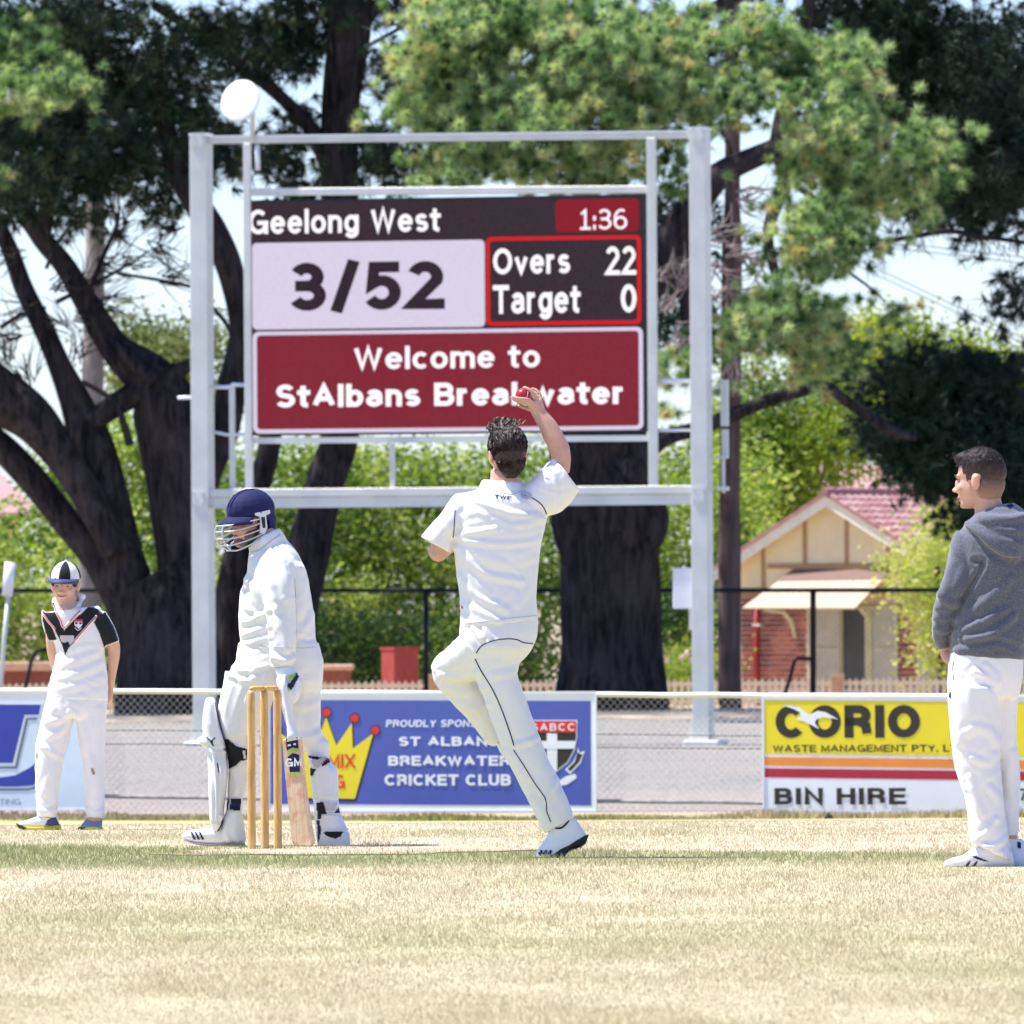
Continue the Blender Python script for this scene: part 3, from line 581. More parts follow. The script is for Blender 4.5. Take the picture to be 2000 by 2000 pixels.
adp(b, [k(730, 458), k(770, 456), k(812, 468), k(860, 505), k(905, 485), k(945, 492), k(1008, 527), k(930, 515), k(898, 528), k(890, 545), k(914, 577), k(868, 553), k(835, 536), k(800, 527), k(822, 512), k(815, 492), k(785, 475)], .064, 'ad_white', 'seagull')
st = MB(); cx = P(1618, 1597, 98.5); st.tube([cx + Vector((-.03, 0, -.02)), cx + Vector((0, 0, .01)), cx + Vector((.035, 0, -.02))], [.02, .045, .02], 7); tag(st.build('stone', M['stone_dark'], None, True), 'small dark stone in the grass under the bin hire board', 'stone')

# ================================================================== TALL BLACK FENCE, POLES
BP = Plane(1000, 189.5, math.radians(2))
bf = empty('tall_mesh_fence', BP.w(0, gz(190)), 'tall black pipe and wire mesh fence beyond the trees', 'fence')
ry = lambda x: 1153 - (x - 1000) * .0005
MB().tube([BP.hit(x, ry(x)) for x in range(-500, 2600, 150)], 4.3 / 115, 8).build('top_rail', M['dark_pole'], bf, True)
for x, w in ((150, 5), (832, 5), (1588, 6), (-400, 5), (2300, 5)): MB().tube([BP.hit(x, 1153), BP.hit(x, 1396)], w / 115, 8).build('post', M['dark_pole'], bf, True)
MB().tube([BP.hit(1584, 1287, .05), BP.hit(1560, 1285, .05), BP.hit(1551, 1292, .05), BP.hit(1543, 1325, .05), BP.hit(1530, 1365, .05)], .034, 8).build('brace', M['dark_pole'], bf, True)
MB().tube([BP.hit(95, 1268, .05), BP.hit(72, 1272, .05), BP.hit(62, 1290, .05), BP.hit(48, 1352, .05)], .034, 8).build('brace', M['dark_pole'], bf, True)
linkmesh('chain_link_mesh', BP, -11, 11, gz(190) + .04, BP.uz(1000, 1154)[1], .11, .0015, 'cable', bf, -.02)
pp = empty('utility_pole', P(1428, 1397, 190.8), 'brown timber utility pole behind the right scoreboard post', 'pole')
MB().tube(catmull([tuple(P(x, y, 190.8)) for x, y in ((1427, 1400), (1425, 1300), (1425, 1000), (1428, 700), (1431, 230), (1431, -300))]), [22.5 / 114.3] * 12 + [20 / 114.3] * 10 + [15 / 114.3] * 9, 16).build('pole', M['bark_pole'], pp, True)
gp = empty('concrete_pole', P(183, 1400, 196), 'pale grey pole rising behind the left tree limbs', 'pole')
MB().tube([P(172, 1400, 196), P(176, 1100, 196), P(182, 700, 196), P(189, 280, 196), P(193, -200, 196)], [.21, .2, .19, .15, .12], 16).build('pole', M['bark_grey'], gp, True)
lp = empty('marker_post', P(2, 1460, 135), 'thin leaning grey post with a white sleeve at the left edge', 'post')
MB().tube([P(-8, 1460, 135), P(8, 1250, 135), P(17, 1160, 135)], .028, 8).build('shaft', M['galv'], lp, True); MB().tube([P(14, 1164, 135), P(20, 1098, 135)], .065, 10).build('sleeve', M['dish_white'], lp, True)
# overhead wires
for i, (a, bb) in enumerate((((1725, 530), (2050, 685)), ((1715, 538), (2040, 690)), ((1690, 478), (2050, 520)), ((1640, 462), (2050, 508)))):
    p0, p1 = P(*a, 260), P(*bb, 240); dxx = p1 - p0
    mb = MB().tube([p0 - dxx * 1.2, p0, p1, p1 + dxx], .012, 5); tag(mb.build('overhead_wire', M['cable'], None), ['thin overhead wire sloping down right, upper of the low pair', 'thin overhead wire sloping down right, lower of the low pair', 'nearly level overhead wire, lower one behind the long dark branch', 'nearly level overhead wire, upper one behind the long dark branch'][i], 'wire', 'overhead wires at the right')

# ================================================================== HOUSES
HA = math.radians(30); HP = Plane(1625, 216, HA)
hz0 = gz(216) - .05
hs = empty('house', HP.w(0, hz0), 'red brick house with cream gable, window awning and pink tiled roof', 'house')
uz = HP.uz
uL = uz(1447, 1200)[0]; uR = uz(1792, 1200)[0]; zbrick = uz(1560, 1166)[1]
w = HP.w; DEP = 6.5
uA, zA = uz(1625, 968)
MB().pbox(HP, uL, uR, hz0, zbrick, -DEP, 0).build('wall', M['mortar'], hs)
wall = bpy.data.objects['wall']
# gable wall (cream) above the brick, as a prism back to the rear
zE = uz(1470, 1110)[1]
MB().prism([w(uL, zbrick, .0), w(uR, zbrick, .0), w(uR, zA - abs(uR - uA) * .66 * math.cos(HA) - .05, 0), w(uA, zA - .05, 0), w(uL, zA - abs(uL - uA) * .66 * math.cos(HA) - .05, 0)], HP.n * -.2).build('gable', M['cream_wall'], hs)
gab = bpy.data.objects['gable']
def hpx(name, rects, mat, parent, t0, t1):
    mb = MB()
    for r in rects: mb.pxbox(HP, *r, t0, t1)
    return mb.build(name, M[mat], parent)
sl_ = (1119 - 968) / (1625 - 1443) * math.cos(HA) * 1.0
slope_ = .66 * math.cos(HA)
def zr(u): return zA - abs(u - uA) * slope_            # top line of the barge boards
bhw = 17 / 101
eL, eR = uA - 225 / 101 / math.cos(HA), uA + 205 / 101 / math.cos(HA)
for (ea, eb, nm) in ((eL, uA, 'bargeboard'), (uA, eR, 'bargeboard')):
    MB().prism([w(ea, zr(ea) - bhw * 1.25, .27), w(eb, zr(eb) - bhw * 1.25, .27), w(eb, zr(eb), .27), w(ea, zr(ea), .27)], HP.n * -.04).build(nm, M['cream_trim'], hs)
    MB().prism([w(ea, zr(ea) - .07, .23), w(eb, zr(eb) - .07, .23), w(eb, zr(eb) - .03, .23), w(ea, zr(ea) - .03, .23)], HP.n * -(.23 + .3)).build('soffit', M['yellow_soffit'], hs)
# battens
for x in (1572.5, 1654, 1735, 1491): 
    u_ = uz(x, 1080)[0]; zt = zr(u_) - .12; zb_ = uz(1625, 1103)[1] if x != 1491 else zbrick
    MB().pbox(HP, u_ - .035, u_ + .035, zb_, zt, .002, .03).build('batten', M['brown_trim'], gab)
hpx('gable_beam', [(1500, 1101, 1785, 1110)], 'brown_trim', gab, .002, .04)
hpx('plinth_beam', [(1446, 1152, 1792, 1166)], 'brown_trim', gab, .002, .04)
# roof: two slopes of tiles; the right slope faces us
rf = MB()
for s_ in (-1, 1):
    e = eL if s_ < 0 else eR
    rf.add([w(uA, zr(uA) + .02, .3), w(e, zr(e) + .02, .3), w(e, zr(e) + .02, -DEP), w(uA, zr(uA) + .02, -DEP)], [(0, 1, 2, 3)])
roof = rf.build('roof', M['tile_a'], hs)
sn = Vector((slope_, 0, 1)).normalized(); L_ = math.hypot(eR - uA, (eR - uA) * slope_); nr = 11; tw = .30; th_ = L_ / nr
def tile_mesh(mat):
    mb = MB(); nseg = 4; pts = []
    for j in (0, 1):
        for i in range(nseg + 1):
            a = i / nseg; pts.append(Vector((j * th_ * 1.12, a * tw * .98, .035 * math.sin(math.pi * a) + .012 + (.028 if j else 0))))
    f = [(i, i + 1, i + nseg + 2, i + nseg + 1) for i in range(nseg)]
    n0 = len(pts); pts += [p - Vector((0, 0, .03)) for p in pts[nseg + 1:nseg * 2 + 2]]
    f += [(nseg + 1 + i, nseg + 2 + i, n0 + i + 1, n0 + i) for i in range(nseg)]
    me = bpy.data.meshes.new('tile'); me.from_pydata([tuple(p) for p in pts], [], f); me.update(); me.materials.append(mat); return me
tms = [tile_mesh(TL[0]), tile_mesh(TL[1])]
# tile local axes: x down the slope, y against depth, z normal
du = HP.u * 1 + Vector((0, 0, -slope_)); du.normalize(); dn = (HP.u * slope_ + Vector((0, 0, 1))).normalized(); dw = dn.cross(du)
ntl = 0
for r_ in range(nr):
    for c_ in range(19):
        if ntl >= 209: break
        o = bpy.data.objects.new('tile', random.choice(tms)); COL.objects.link(o); o.parent = roof
        base = w(uA, zr(uA) + .03, .31) + du * (r_ * th_) - HP.n * (c_ * tw)
        mt = Matrix((du, -HP.n, dn)).transposed().to_4x4(); mt.translation = base - Vector(hs.location) + dn * random.uniform(0, .006); o.matrix_local = mt; ntl += 1
mb = MB()
for i in range(17): mb.tube([w(uA, zr(uA) + .06, .33 - i * .38), w(uA, zr(uA) + .075, .33 - (i + 1) * .38)], [.085, .1], 8)
mb.build('ridge_capping', M['tile_a'], roof); mb = MB()
for e in (eL, eR):
    mb.prism([w(e, zr(e) + .0, .31), w(uA, zr(uA), .31), w(uA, zr(uA) + .07, .31), w(e, zr(e) + .07, .31)], HP.n * -.3)
mb.build('verge_tiles', M['tile_a'], roof)
# bricks on the two visible pieces of wall, one object each
bmes = []
for mtl in BR:
    mb = MB().box((0, 0, 0), (.205, .02, .074)); me = bpy.data.meshes.new('brick'); me.from_pydata([tuple(v) for v in mb.v], [], mb.f); me.materials.append(mtl); bmes.append(me)
nb = 0; R3 = Matrix((HP.u, -HP.n, Vector((0, 0, 1)))).transposed().to_4x4()
for (xa, xb) in ((1449, 1575), (1752, 1790)):
    ua, ub = uz(xa, 1250)[0], uz(xb, 1250)[0]; row = 0; z = zbrick - .1
    while z > uz(1500, 1345)[1]:
        u = ua - (.11 if row % 2 else 0)
        while u < ub - .05:
            a0 = max(u, ua); ln = min(u + .205, ub) - a0
            if ln > .04 and nb < 290:
                o = bpy.data.objects.new('brick', random.choice(bmes)); COL.objects.link(o); o.parent = wall
                mt = R3 @ Matrix.Diagonal((ln / .205, 1, 1, 1)); mt.translation = w(a0, z, .012 + random.uniform(0, .003)) - Vector(hs.location); o.matrix_local = mt; nb += 1
            u += .218
        z -= .097; row += 1
print('bricks', nb, 'tiles', ntl)
# downpipe, awning, windows
dp = MB().tube([HP.hit(1480, 1168, .06), HP.hit(1480, 1400, .06)], .055, 10).build('downpipe', M['red_trim'], hs, True); hpx('pipe_clip', [(1475, 1218, 1490, 1223)], 'galv', dp, .0, .13)
q = lambda x, y, t: HP.hit(x, y, t)
MB().prism([q(1551, 1111, .03), q(1740, 1111, .03), q(1733, 1137, .3), q(1528, 1137, .3)], (0, 0, -.03)).build('awning_valance', M['awning_brown'], hs)
aw = MB().prism([q(1533, 1136, .3), q(1736, 1133, .3), q(1706, 1186, .75), q(1487, 1186, .75)], (0, 0, -.03)).build('awning', M['awning_cream'], hs)
MB().tube([q(1520, 1190, .6), q(1545, 1195, .3), q(1552, 1215, .12), q(1556, 1246, .05)], [.03, .05, .05, .03], 8).build('awning_bracket', M['window_frame'], aw, True)
MB().tube([q(1708, 1188, .6), q(1706, 1210, .2)], .03, 6).build('awning_bracket', M['window_frame'], aw)
for (xa, xb, kind) in ((1586, 1643, 'curtain'), (1647, 1692, 'glass_dark'), (1704, 1750, 'curtain')):
    fr = hpx('window_frame', [(xa - 6, 1184, xa, 1345), (xb, 1184, xb + 5, 1345), (xa, 1184, xb, 1190)], 'window_frame', hs, .0, .06)
    hpx('pane', [(xa, 1190, xb, 1345)], kind, fr, .015, .022); 
    if kind == 'curtain': hpx('glazing_bar', [(xa, 1266, xb, 1269)], 'window_frame', fr, .022, .045)
# second pink roof far left, behind the bushes
H2 = Plane(20, 232, math.radians(-12)); o2 = H2.w(0, -1); h2 = empty('house', o2, 'far house with pink tiled roof behind the bushes at the left edge', 'house')
MB().pxbox(H2, -260, 1010, 40, 1420, -5, 0).build('wall', M['cream_wall'], h2)
r2 = MB().prism([H2.hit(-300, 1020, .5), H2.hit(75, 1005, .5), H2.hit(25, 925, -1.5), H2.hit(-5, 855, -4), H2.hit(-280, 850, -4)], (0, 0, -.08)).build('roof', M['tile_b'], h2)
mb = MB()
for i in range(8):
    t_ = i / 7; mb.tube([H2.hit(-300, 1016 - 160 * t_, .5 - 4.5 * t_), H2.hit(74 - 75 * t_, 1003 - 145 * t_, .5 - 4.5 * t_)], .05, 6)
mb.build('tile_rows', M['tile_a'], r2)
H3 = Plane(1640, 250, math.radians(10)); h3 = empty('house', H3.w(0, -1), 'distant pink roof glimpsed above the gabled brick house', 'house')
MB().pxbox(H3, 1500, 1000, 1800, 1400, -6, 0).build('wall', M['cream_wall'], h3); MB().prism([H3.hit(1480, 1000, .4), H3.hit(1830, 1000, .4), H3.hit(1770, 905, -4), H3.hit(1540, 905, -4)], (0, 0, -.1)).build('roof', M['tile_b'], h3)
# picket fence: each picket its own part
KP = Plane(1000, 205, math.radians(1)); pk = empty('picket_fence', KP.w(0, gz(205)), 'low row of cream timber pickets in front of the houses', 'fence')
uS, uE = KP.uz(-60, 1350)[0], KP.uz(2080, 1350)[0]; zt = KP.uz(1000, 1327)[1]; zl = gz(205)
mb = MB(); hw_ = .034; mb.prism([Vector((-hw_, 0, 0)), Vector((hw_, 0, 0)), Vector((hw_, 0, zt - zl - .05)), Vector((0, 0, zt - zl)), Vector((-hw_, 0, zt - zl - .05))], (0, .02, 0))
pme = bpy.data.meshes.new('picket'); pme.from_pydata([tuple(v) for v in mb.v], [], mb.f); pme.materials.append(M['picket_wood']); n = 0; u = uS
while u < uE:
    o = bpy.data.objects.new('picket', pme); COL.objects.link(o); o.parent = pk; o.location = KP.w(u + random.uniform(-.006, .006), zl + random.uniform(-.015, .01), .02) - Vector(pk.location); u += .1235; n += 1
print('pickets', n)
for zz in (.18, .5): MB().pbox(KP, uS, uE, zl + zz, zl + zz + .07, -.03, -.0).build('rail', M['picket_wood'], pk)
for x in (845, 1636, 240): 
    pst = MB().pxbox(KP, x - 10, 1322, x + 10, 1400, .03, .15).build('post', M['post_wood'], pk); MB().pxbox(KP, x - 13, 1316, x + 13, 1323, .0, .18).build('post_cap', M['wall_cap'], pst)
# low brick wall with cap, red box
LW = Plane(60, 209, 0); lw = empty('low_wall', LW.w(0, -1), 'low brick garden wall with tan coping behind the boy', 'wall')
MB().pxbox(LW, -80, 1310, 128, 1400, -.2, 0).build('wall_body', M['brick_a'], lw); MB().pxbox(LW, -84, 1293, 130, 1310, -.25, .05).build('coping', M['wall_cap'], lw, bevel=.02)
LW2 = Plane(640, 209, 0); lw2 = empty('low_wall', LW2.w(0, -1), 'short low wall with tan coping just right of the batter', 'wall')
MB().pxbox(LW2, 500, 1309, 686, 1400, -.2, 0).build('wall_body', M['brick_c'], lw2); MB().pxbox(LW2, 495, 1298, 692, 1309, -.25, .05).build('coping', M['wall_cap'], lw2, bevel=.03)
RB = Plane(780, 208, math.radians(-35)); rb = empty('brick_pillar', RB.w(0, -1), 'square dark red painted pillar in front of the hedge', 'pillar')
MB().pxbox(RB, 770, 1268, 818, 1400, -.42, 0).build('shaft', M['red_box'], rb); MB().pxbox(RB, 768, 1264, 820, 1269, -.44, .02).build('pillar_cap', M['red_box'], rb)

# ================================================================== TREES
def limb(par, name, pts, d, mat='bark_dark', n=14, flute=.0, dd=None, seed=0, k=6):
    """pts: (px, py, width px[, depth offset])"""
    A = catmull([(p[0], p[1], p[2], p[3] if len(p) > 3 else 0) for p in pts], k)
    path = [P(a[0], a[1], d + a[3]) for a in A]; rad = [max(a[2], 1.2) / 2 / F * d for a in A]
    return MB().tube(path, rad, n, flute=flute, seed=seed).build(name, M[mat], par, True)
def crown_np(name, C, D, K, L, Wd, mat, parent, seed=0, spread=1.0, tone=None, inner=.0):
    """C tuft centres, D tuft directions; K needles each"""
    r = np.random.default_rng(seed); n = len(C)
    d = D[:, None, :] + r.normal(0, spread * .55, (n, K, 3)); d /= np.linalg.norm(d, axis=2, keepdims=True) + 1e-9
    ln = L * (.6 + .6 * r.random((n, K, 1))); base = C[:, None, :] + d * ln * inner
    sd = np.cross(d, r.normal(0, 1, (n, K, 3))); sd /= np.linalg.norm(sd, axis=2, keepdims=True) + 1e-9; sd *= Wd * (.6 + .8 * r.random((n, K, 1)))
    V = np.stack([base - sd * .5, base + sd * .5, base + d * ln], 2).reshape(-1, 3) - np.array(origin_of(parent))
    tn = (tone if tone is not None else r.random(n))[:, None] + r.normal(0, .12, (n, K)); tn = np.repeat(np.clip(tn, 0, 1).ravel(), 3)
    return tag(link(name, mesh_np(name, V, np.arange(len(V)).reshape(-1, 3), tn), M[mat], parent), kind='stuff')
def blobpts(blobs, seed=0):
    """blobs: (px, py, rx, ry, depth, depth radius, count) -> world points"""
    r = np.random.default_rng(seed); out = []
    for (x, y, rx, ry, d, rd, n) in blobs:
        v = r.normal(0, 1, (n, 3)); v /= np.linalg.norm(v, axis=1, keepdims=True); v *= (r.random((n, 1)) ** .4)
        for a in v: out.append(P(x + a[0] * rx, y + a[2] * ry, d + a[1] * rd))
    return np.array([tuple(p) for p in out])
def leaves_np(name, C, size, mat, parent, seed=0, tone=None, K=6, sp=.25):
    r = np.random.default_rng(seed); n = len(C); c = C[:, None, :] + r.normal(0, sp, (n, K, 3))
    a = r.normal(0, 1, (n, K, 3)); a[:, :, 2] *= .6; a /= np.linalg.norm(a, axis=2, keepdims=True); b = np.cross(a, r.normal(0, 1, (n, K, 3))); b /= np.linalg.norm(b, axis=2, keepdims=True)
    s = size * (.6 + .8 * r.random((n, K, 1))); V = np.stack([c - a * s * .5, c + b * s * .3, c + a * s * .5, c - b * s * .3], 2).reshape(-1, 3) - np.array(origin_of(parent))
    tn = (tone if tone is not None else r.random(n))[:, None] + r.normal(0, .10, (n, K)); tn = np.repeat(np.clip(tn, 0, 1).ravel(), 4)
    return tag(link(name, mesh_np(name, V, np.arange(len(V)).reshape(-1, 4), tn), M[mat], parent), kind='stuff')
def dirs(n, up=.6, seed=0, y=-.5):
    r = np.random.default_rng(seed); d = r.normal(0, 1, (n, 3)); d /= np.linalg.norm(d, axis=1, keepdims=True); d[:, 2] += up; d[:, 1] += y; return d / np.linalg.norm(d, axis=1, keepdims=True)
def boxpts(x0, x1, y0, y1, z0, z1, n, seed=0, sc=.35, thr=-.15):
    r = np.random.default_rng(seed); p = r.random((int(n * 2.2), 3)) * [x1 - x0, y1 - y0, z1 - z0] + [x0, y0, z0]
    p = p[vnoise(p * sc * 2, seed) > thr]; return p[:n]

# --- big multi-stemmed tree at the left
tA = empty('pine_tree', P(310, 1400, 186), 'large dark many limbed pine at the left, forking low behind the boy', 'tree')
limb(tA, 'trunk', [(345, 1420, 250), (335, 1340, 215), (322, 1240, 190), (318, 1160, 170), (300, 1120, 150)], 186, flute=.10, n=28)
limb(tA, 'limb', [(290, 1260, 130), (240, 1110, 100), (205, 980, 100), (180, 880, 92), (150, 790, 66), (115, 710, 46), (84, 640, 42), (45, 560, 38), (20, 490, 34), (-20, 400, 30)], 186, flute=.05, seed=2)
limb(tA, 'limb', [(350, 1260, 120), (355, 1120, 100), (345, 1000, 105), (335, 900, 112), (325, 800, 130), (290, 740, 100), (225, 680, 64), (175, 600, 50), (128, 520, 42), (85, 470, 40), (40, 400, 38), (0, 330, 34)], 186, flute=.06, seed=3)
limb(tA, 'limb', [(-120, 700, 120, -1), (-20, 765, 115), (60, 815, 92), (120, 890, 70), (175, 975, 64), (230, 1080, 60)], 185.5, flute=.05, seed=4)
limb(tA, 'limb', [(-100, 800, 60), (0, 872, 58), (62, 935, 58), (124, 1010, 60), (190, 1090, 64), (250, 1190, 80)], 186, flute=.04, seed=5)
limb(tA, 'limb', [(80, 480, 34), (90, 430, 30), (100, 370, 28), (115, 290, 24), (150, 190, 20)], 186)
limb(tA, 'limb', [(385, 1040, 60), (405, 930, 54), (436, 850, 58), (452, 760, 60), (466, 690, 52), (468, 630, 40), (450, 530, 52), (420, 460, 56), (385, 400, 52), (345, 330, 44), (320, 230, 38), (280, 120, 34)], 186.6, flute=.05, seed=6)
limb(tA, 'limb', [(170, 830, 40), (260, 770, 50), (330, 735, 40), (372, 712, 22)], 185.8, flute=.04)
for k_, (pts, wd) in enumerate([([(222, 705, 14), (182, 625, 12), (172, 585, 11), (200, 505, 10), (225, 450, 9), (232, 415, 8)], 0), ([(300, 745, 30), (240, 690, 22), (200, 650, 16), (170, 590, 10)], 0), ([(255, 870, 18), (232, 800, 14), (205, 770, 12), (160, 745, 10)], 0),
        ([(110, 590, 10), (150, 570, 9), (210, 540, 8), (258, 512, 6)], 0), ([(90, 525, 8), (105, 490, 7), (130, 450, 6), (165, 405, 5)], 0), ([(0, 640, 9), (40, 615, 8), (90, 600, 7)], 0), ([(230, 535, 6), (300, 545, 7), (375, 560, 8)], 0), ([(345, 735, 16), (340, 715, 12), (335, 712, 12)], 0), ([(415, 600, 8), (440, 630, 9), (455, 660, 8)], 0), ([(380, 555, 3), (300, 500, 3), (240, 470, 2)], 0), ([(30, 720, 4), (60, 760, 4), (45, 690, 3)], 0)]):
    limb(tA, 'branch', pts, 185.4 + .1 * k_, n=7)
# fine bare twigs against the sky
def twigs(par, seeds, d, n, L, mat, seed=0, name='twigs', w0=.014, curl=.35):
    r = random.Random(seed); mb = MB()
    for (x, y, an) in seeds:
        for i in range(n):
            a = math.radians(an) + r.uniform(-.7, .7); px, py = x + r.uniform(-14, 14), y + r.uniform(-14, 14); pts = []; l = L * r.uniform(.4, 1)
            dz = r.uniform(-.4, .4)
            for s in range(6):
                pts.append(P(px, py, d + dz)); a += r.uniform(-curl, curl); px += math.cos(a) * l / 5; py -= math.sin(a) * l / 5
            mb.tube(pts, [w0 * (1 - .15 * s) for s in range(6)], 4, False)
    return tag(mb.build(name, M[mat], par), kind='stuff')
twigs(tA, [(60, 600, 200), (110, 560, 20), (170, 560, 40), (200, 520, 10), (250, 515, 20), (320, 545, 10), (120, 640, 160), (40, 500, 190), (20, 700, 110), (60, 740, 120), (230, 440, 70), (150, 620, -20), (200, 590, 0), (30, 650, 180), (350, 440, 200), (150, 700, 60), (300, 480, -30), (380, 600, -40)], 185.5, 14, 95, 'bark_dark', 3)
# --- second trunk, between batter and screen, rising behind the screen to the top of the frame
tB = empty('pine_tree', P(545, 1400, 189), 'straight dark pine trunk leaning behind the batter and rising past the screen', 'tree')
limb(tB, 'trunk', [(525, 1420, 170), (545, 1330, 130), (570, 1200, 100), (592, 1110, 92), (618, 1010, 80), (640, 930, 76), (662, 860, 74), (672, 740, 74), (668, 500, 74), (664, 320, 74), (668, 180, 76), (682, 60, 84), (690, -120, 80)], 189, flute=.06, n=18)
limb(tB, 'limb', [(455, 1420, 110), (450, 1250, 85), (462, 1120, 70), (490, 1000, 56), (512, 930, 46), (526, 860, 44), (530, 700, 40), (500, 560, 36)], 189.5, flute=.06, seed=3)
limb(tB, 'limb', [(655, 350, 50), (620, 270, 36), (575, 215, 28), (520, 165, 26), (450, 110, 24), (380, 60, 22), (300, 10, 18)], 189, seed=4)
limb(tB, 'limb', [(700, 60, 34), (740, 10, 30), (790, 40, 8), (850, 70, 6)], 189); limb(tB, 'branch', [(700, 100, 9), (790, 50, 8), (860, 10, 8)], 189, n=6); limb(tB, 'branch', [(745, 235, 8), (780, 225, 6), (850, 215, 4)], 189, n=6)
# --- thick old trunk in the middle, behind the bowler
tD = empty('pine_tree', P(1180, 1400, 188), 'thick old trunk with burls standing right behind the bowler', 'tree')
limb(tD, 'trunk', [(1196, 1410, 262), (1195, 1385, 236), (1191, 1300, 203), (1189, 1180, 194), (1192, 1080, 196), (1196, 1020, 214), (1188, 985, 208), (1178, 930, 176), (1170, 880, 190), (1165, 800, 190), (1180, 700, 150), (1200, 600, 110)], 188.6, flute=.085, n=56, seed=1)
limb(tD, 'burl', [(1235, 1120, 40), (1255, 1050, 84), (1266, 1000, 78), (1250, 960, 40)], 188.2, flute=.06); limb(tD, 'burl', [(1118, 1100, 40), (1108, 1010, 66), (1120, 960, 34)], 188.2, flute=.05)
limb(tD, 'limb', [(1225, 935, 90), (1255, 890, 50), (1300, 855, 34), (1360, 838, 30), (1420, 815, 30), (1490, 786, 26), (1560, 765, 25), (1612, 755, 24), (1655, 785, 22), (1700, 815, 22), (1745, 842, 24), (1790, 856, 12)], 186.8, seed=5)
limb(tD, 'limb', [(1195, 760, 120), (1225, 640, 90), (1290, 500, 70), (1370, 380, 60), (1415, 335, 50), (1480, 305, 42), (1520, 285, 44), (1528, 235, 36), (1545, 160, 30), (1570, 60, 26), (1590, -60, 24)], 187.4, flute=.04, seed=6)
limb(tD, 'limb', [(1528, 300, 44), (1535, 350, 34), (1512, 410, 26), (1500, 470, 22), (1525, 560, 18), (1560, 590, 12)], 187, seed=7); limb(tD, 'limb', [(1300, 60, 22), (1350, 35, 26), (1420, 5, 28), (1500, -40, 30)], 186, seed=8)
limb(tD, 'branch', [(1545, 355, 16), (1600, 395, 12), (1640, 430, 8)], 187, n=7); limb(tD, 'branch', [(1400, 345, 20), (1365, 420, 30), (1340, 520, 34), (1345, 640, 26), (1350, 700, 12)], 187.6, n=8)
limb(tD, 'branch', [(1690, 476, 9), (1750, 468, 10), (1850, 452, 11), (1920, 462, 10), (2000, 474, 9), (2120, 500, 8)], 186, n=7); limb(tD, 'branch', [(1640, 520, 8), (1690, 555, 6), (1730, 590, 4)], 186, n=6); limb(tD, 'branch', [(1440, 330, 6), (1425, 290, 5), (1410, 250, 4)], 189, n=5)
twigs(tD, [(1390, 470, 30), (1430, 490, 10), (1400, 520, -60), (1330, 560, 100), (1300, 600, 80), (1450, 500, -30), (1480, 500, -60), (1330, 640, -80), (1290, 540, 60), (1420, 560, -80), (1540, 120, 0), (1560, 130, -40), (1430, 700, -90), (1450, 380, -10), (1345, 650, -120), (1470, 560, -100)], 185.5, 9, 90, 'twig_pale', 8, 'dead_twigs', .021, .55)
twigs(tD, [(1720, 475, -80), (1800, 462, -80), (1880, 465, -85), (1960, 475, -80), (1700, 500, -60), (1770, 470, 80), (1850, 450, 60), (1920, 470, -70)], 186, 10, 60, 'bark_dark', 9, 'twigs', .008)

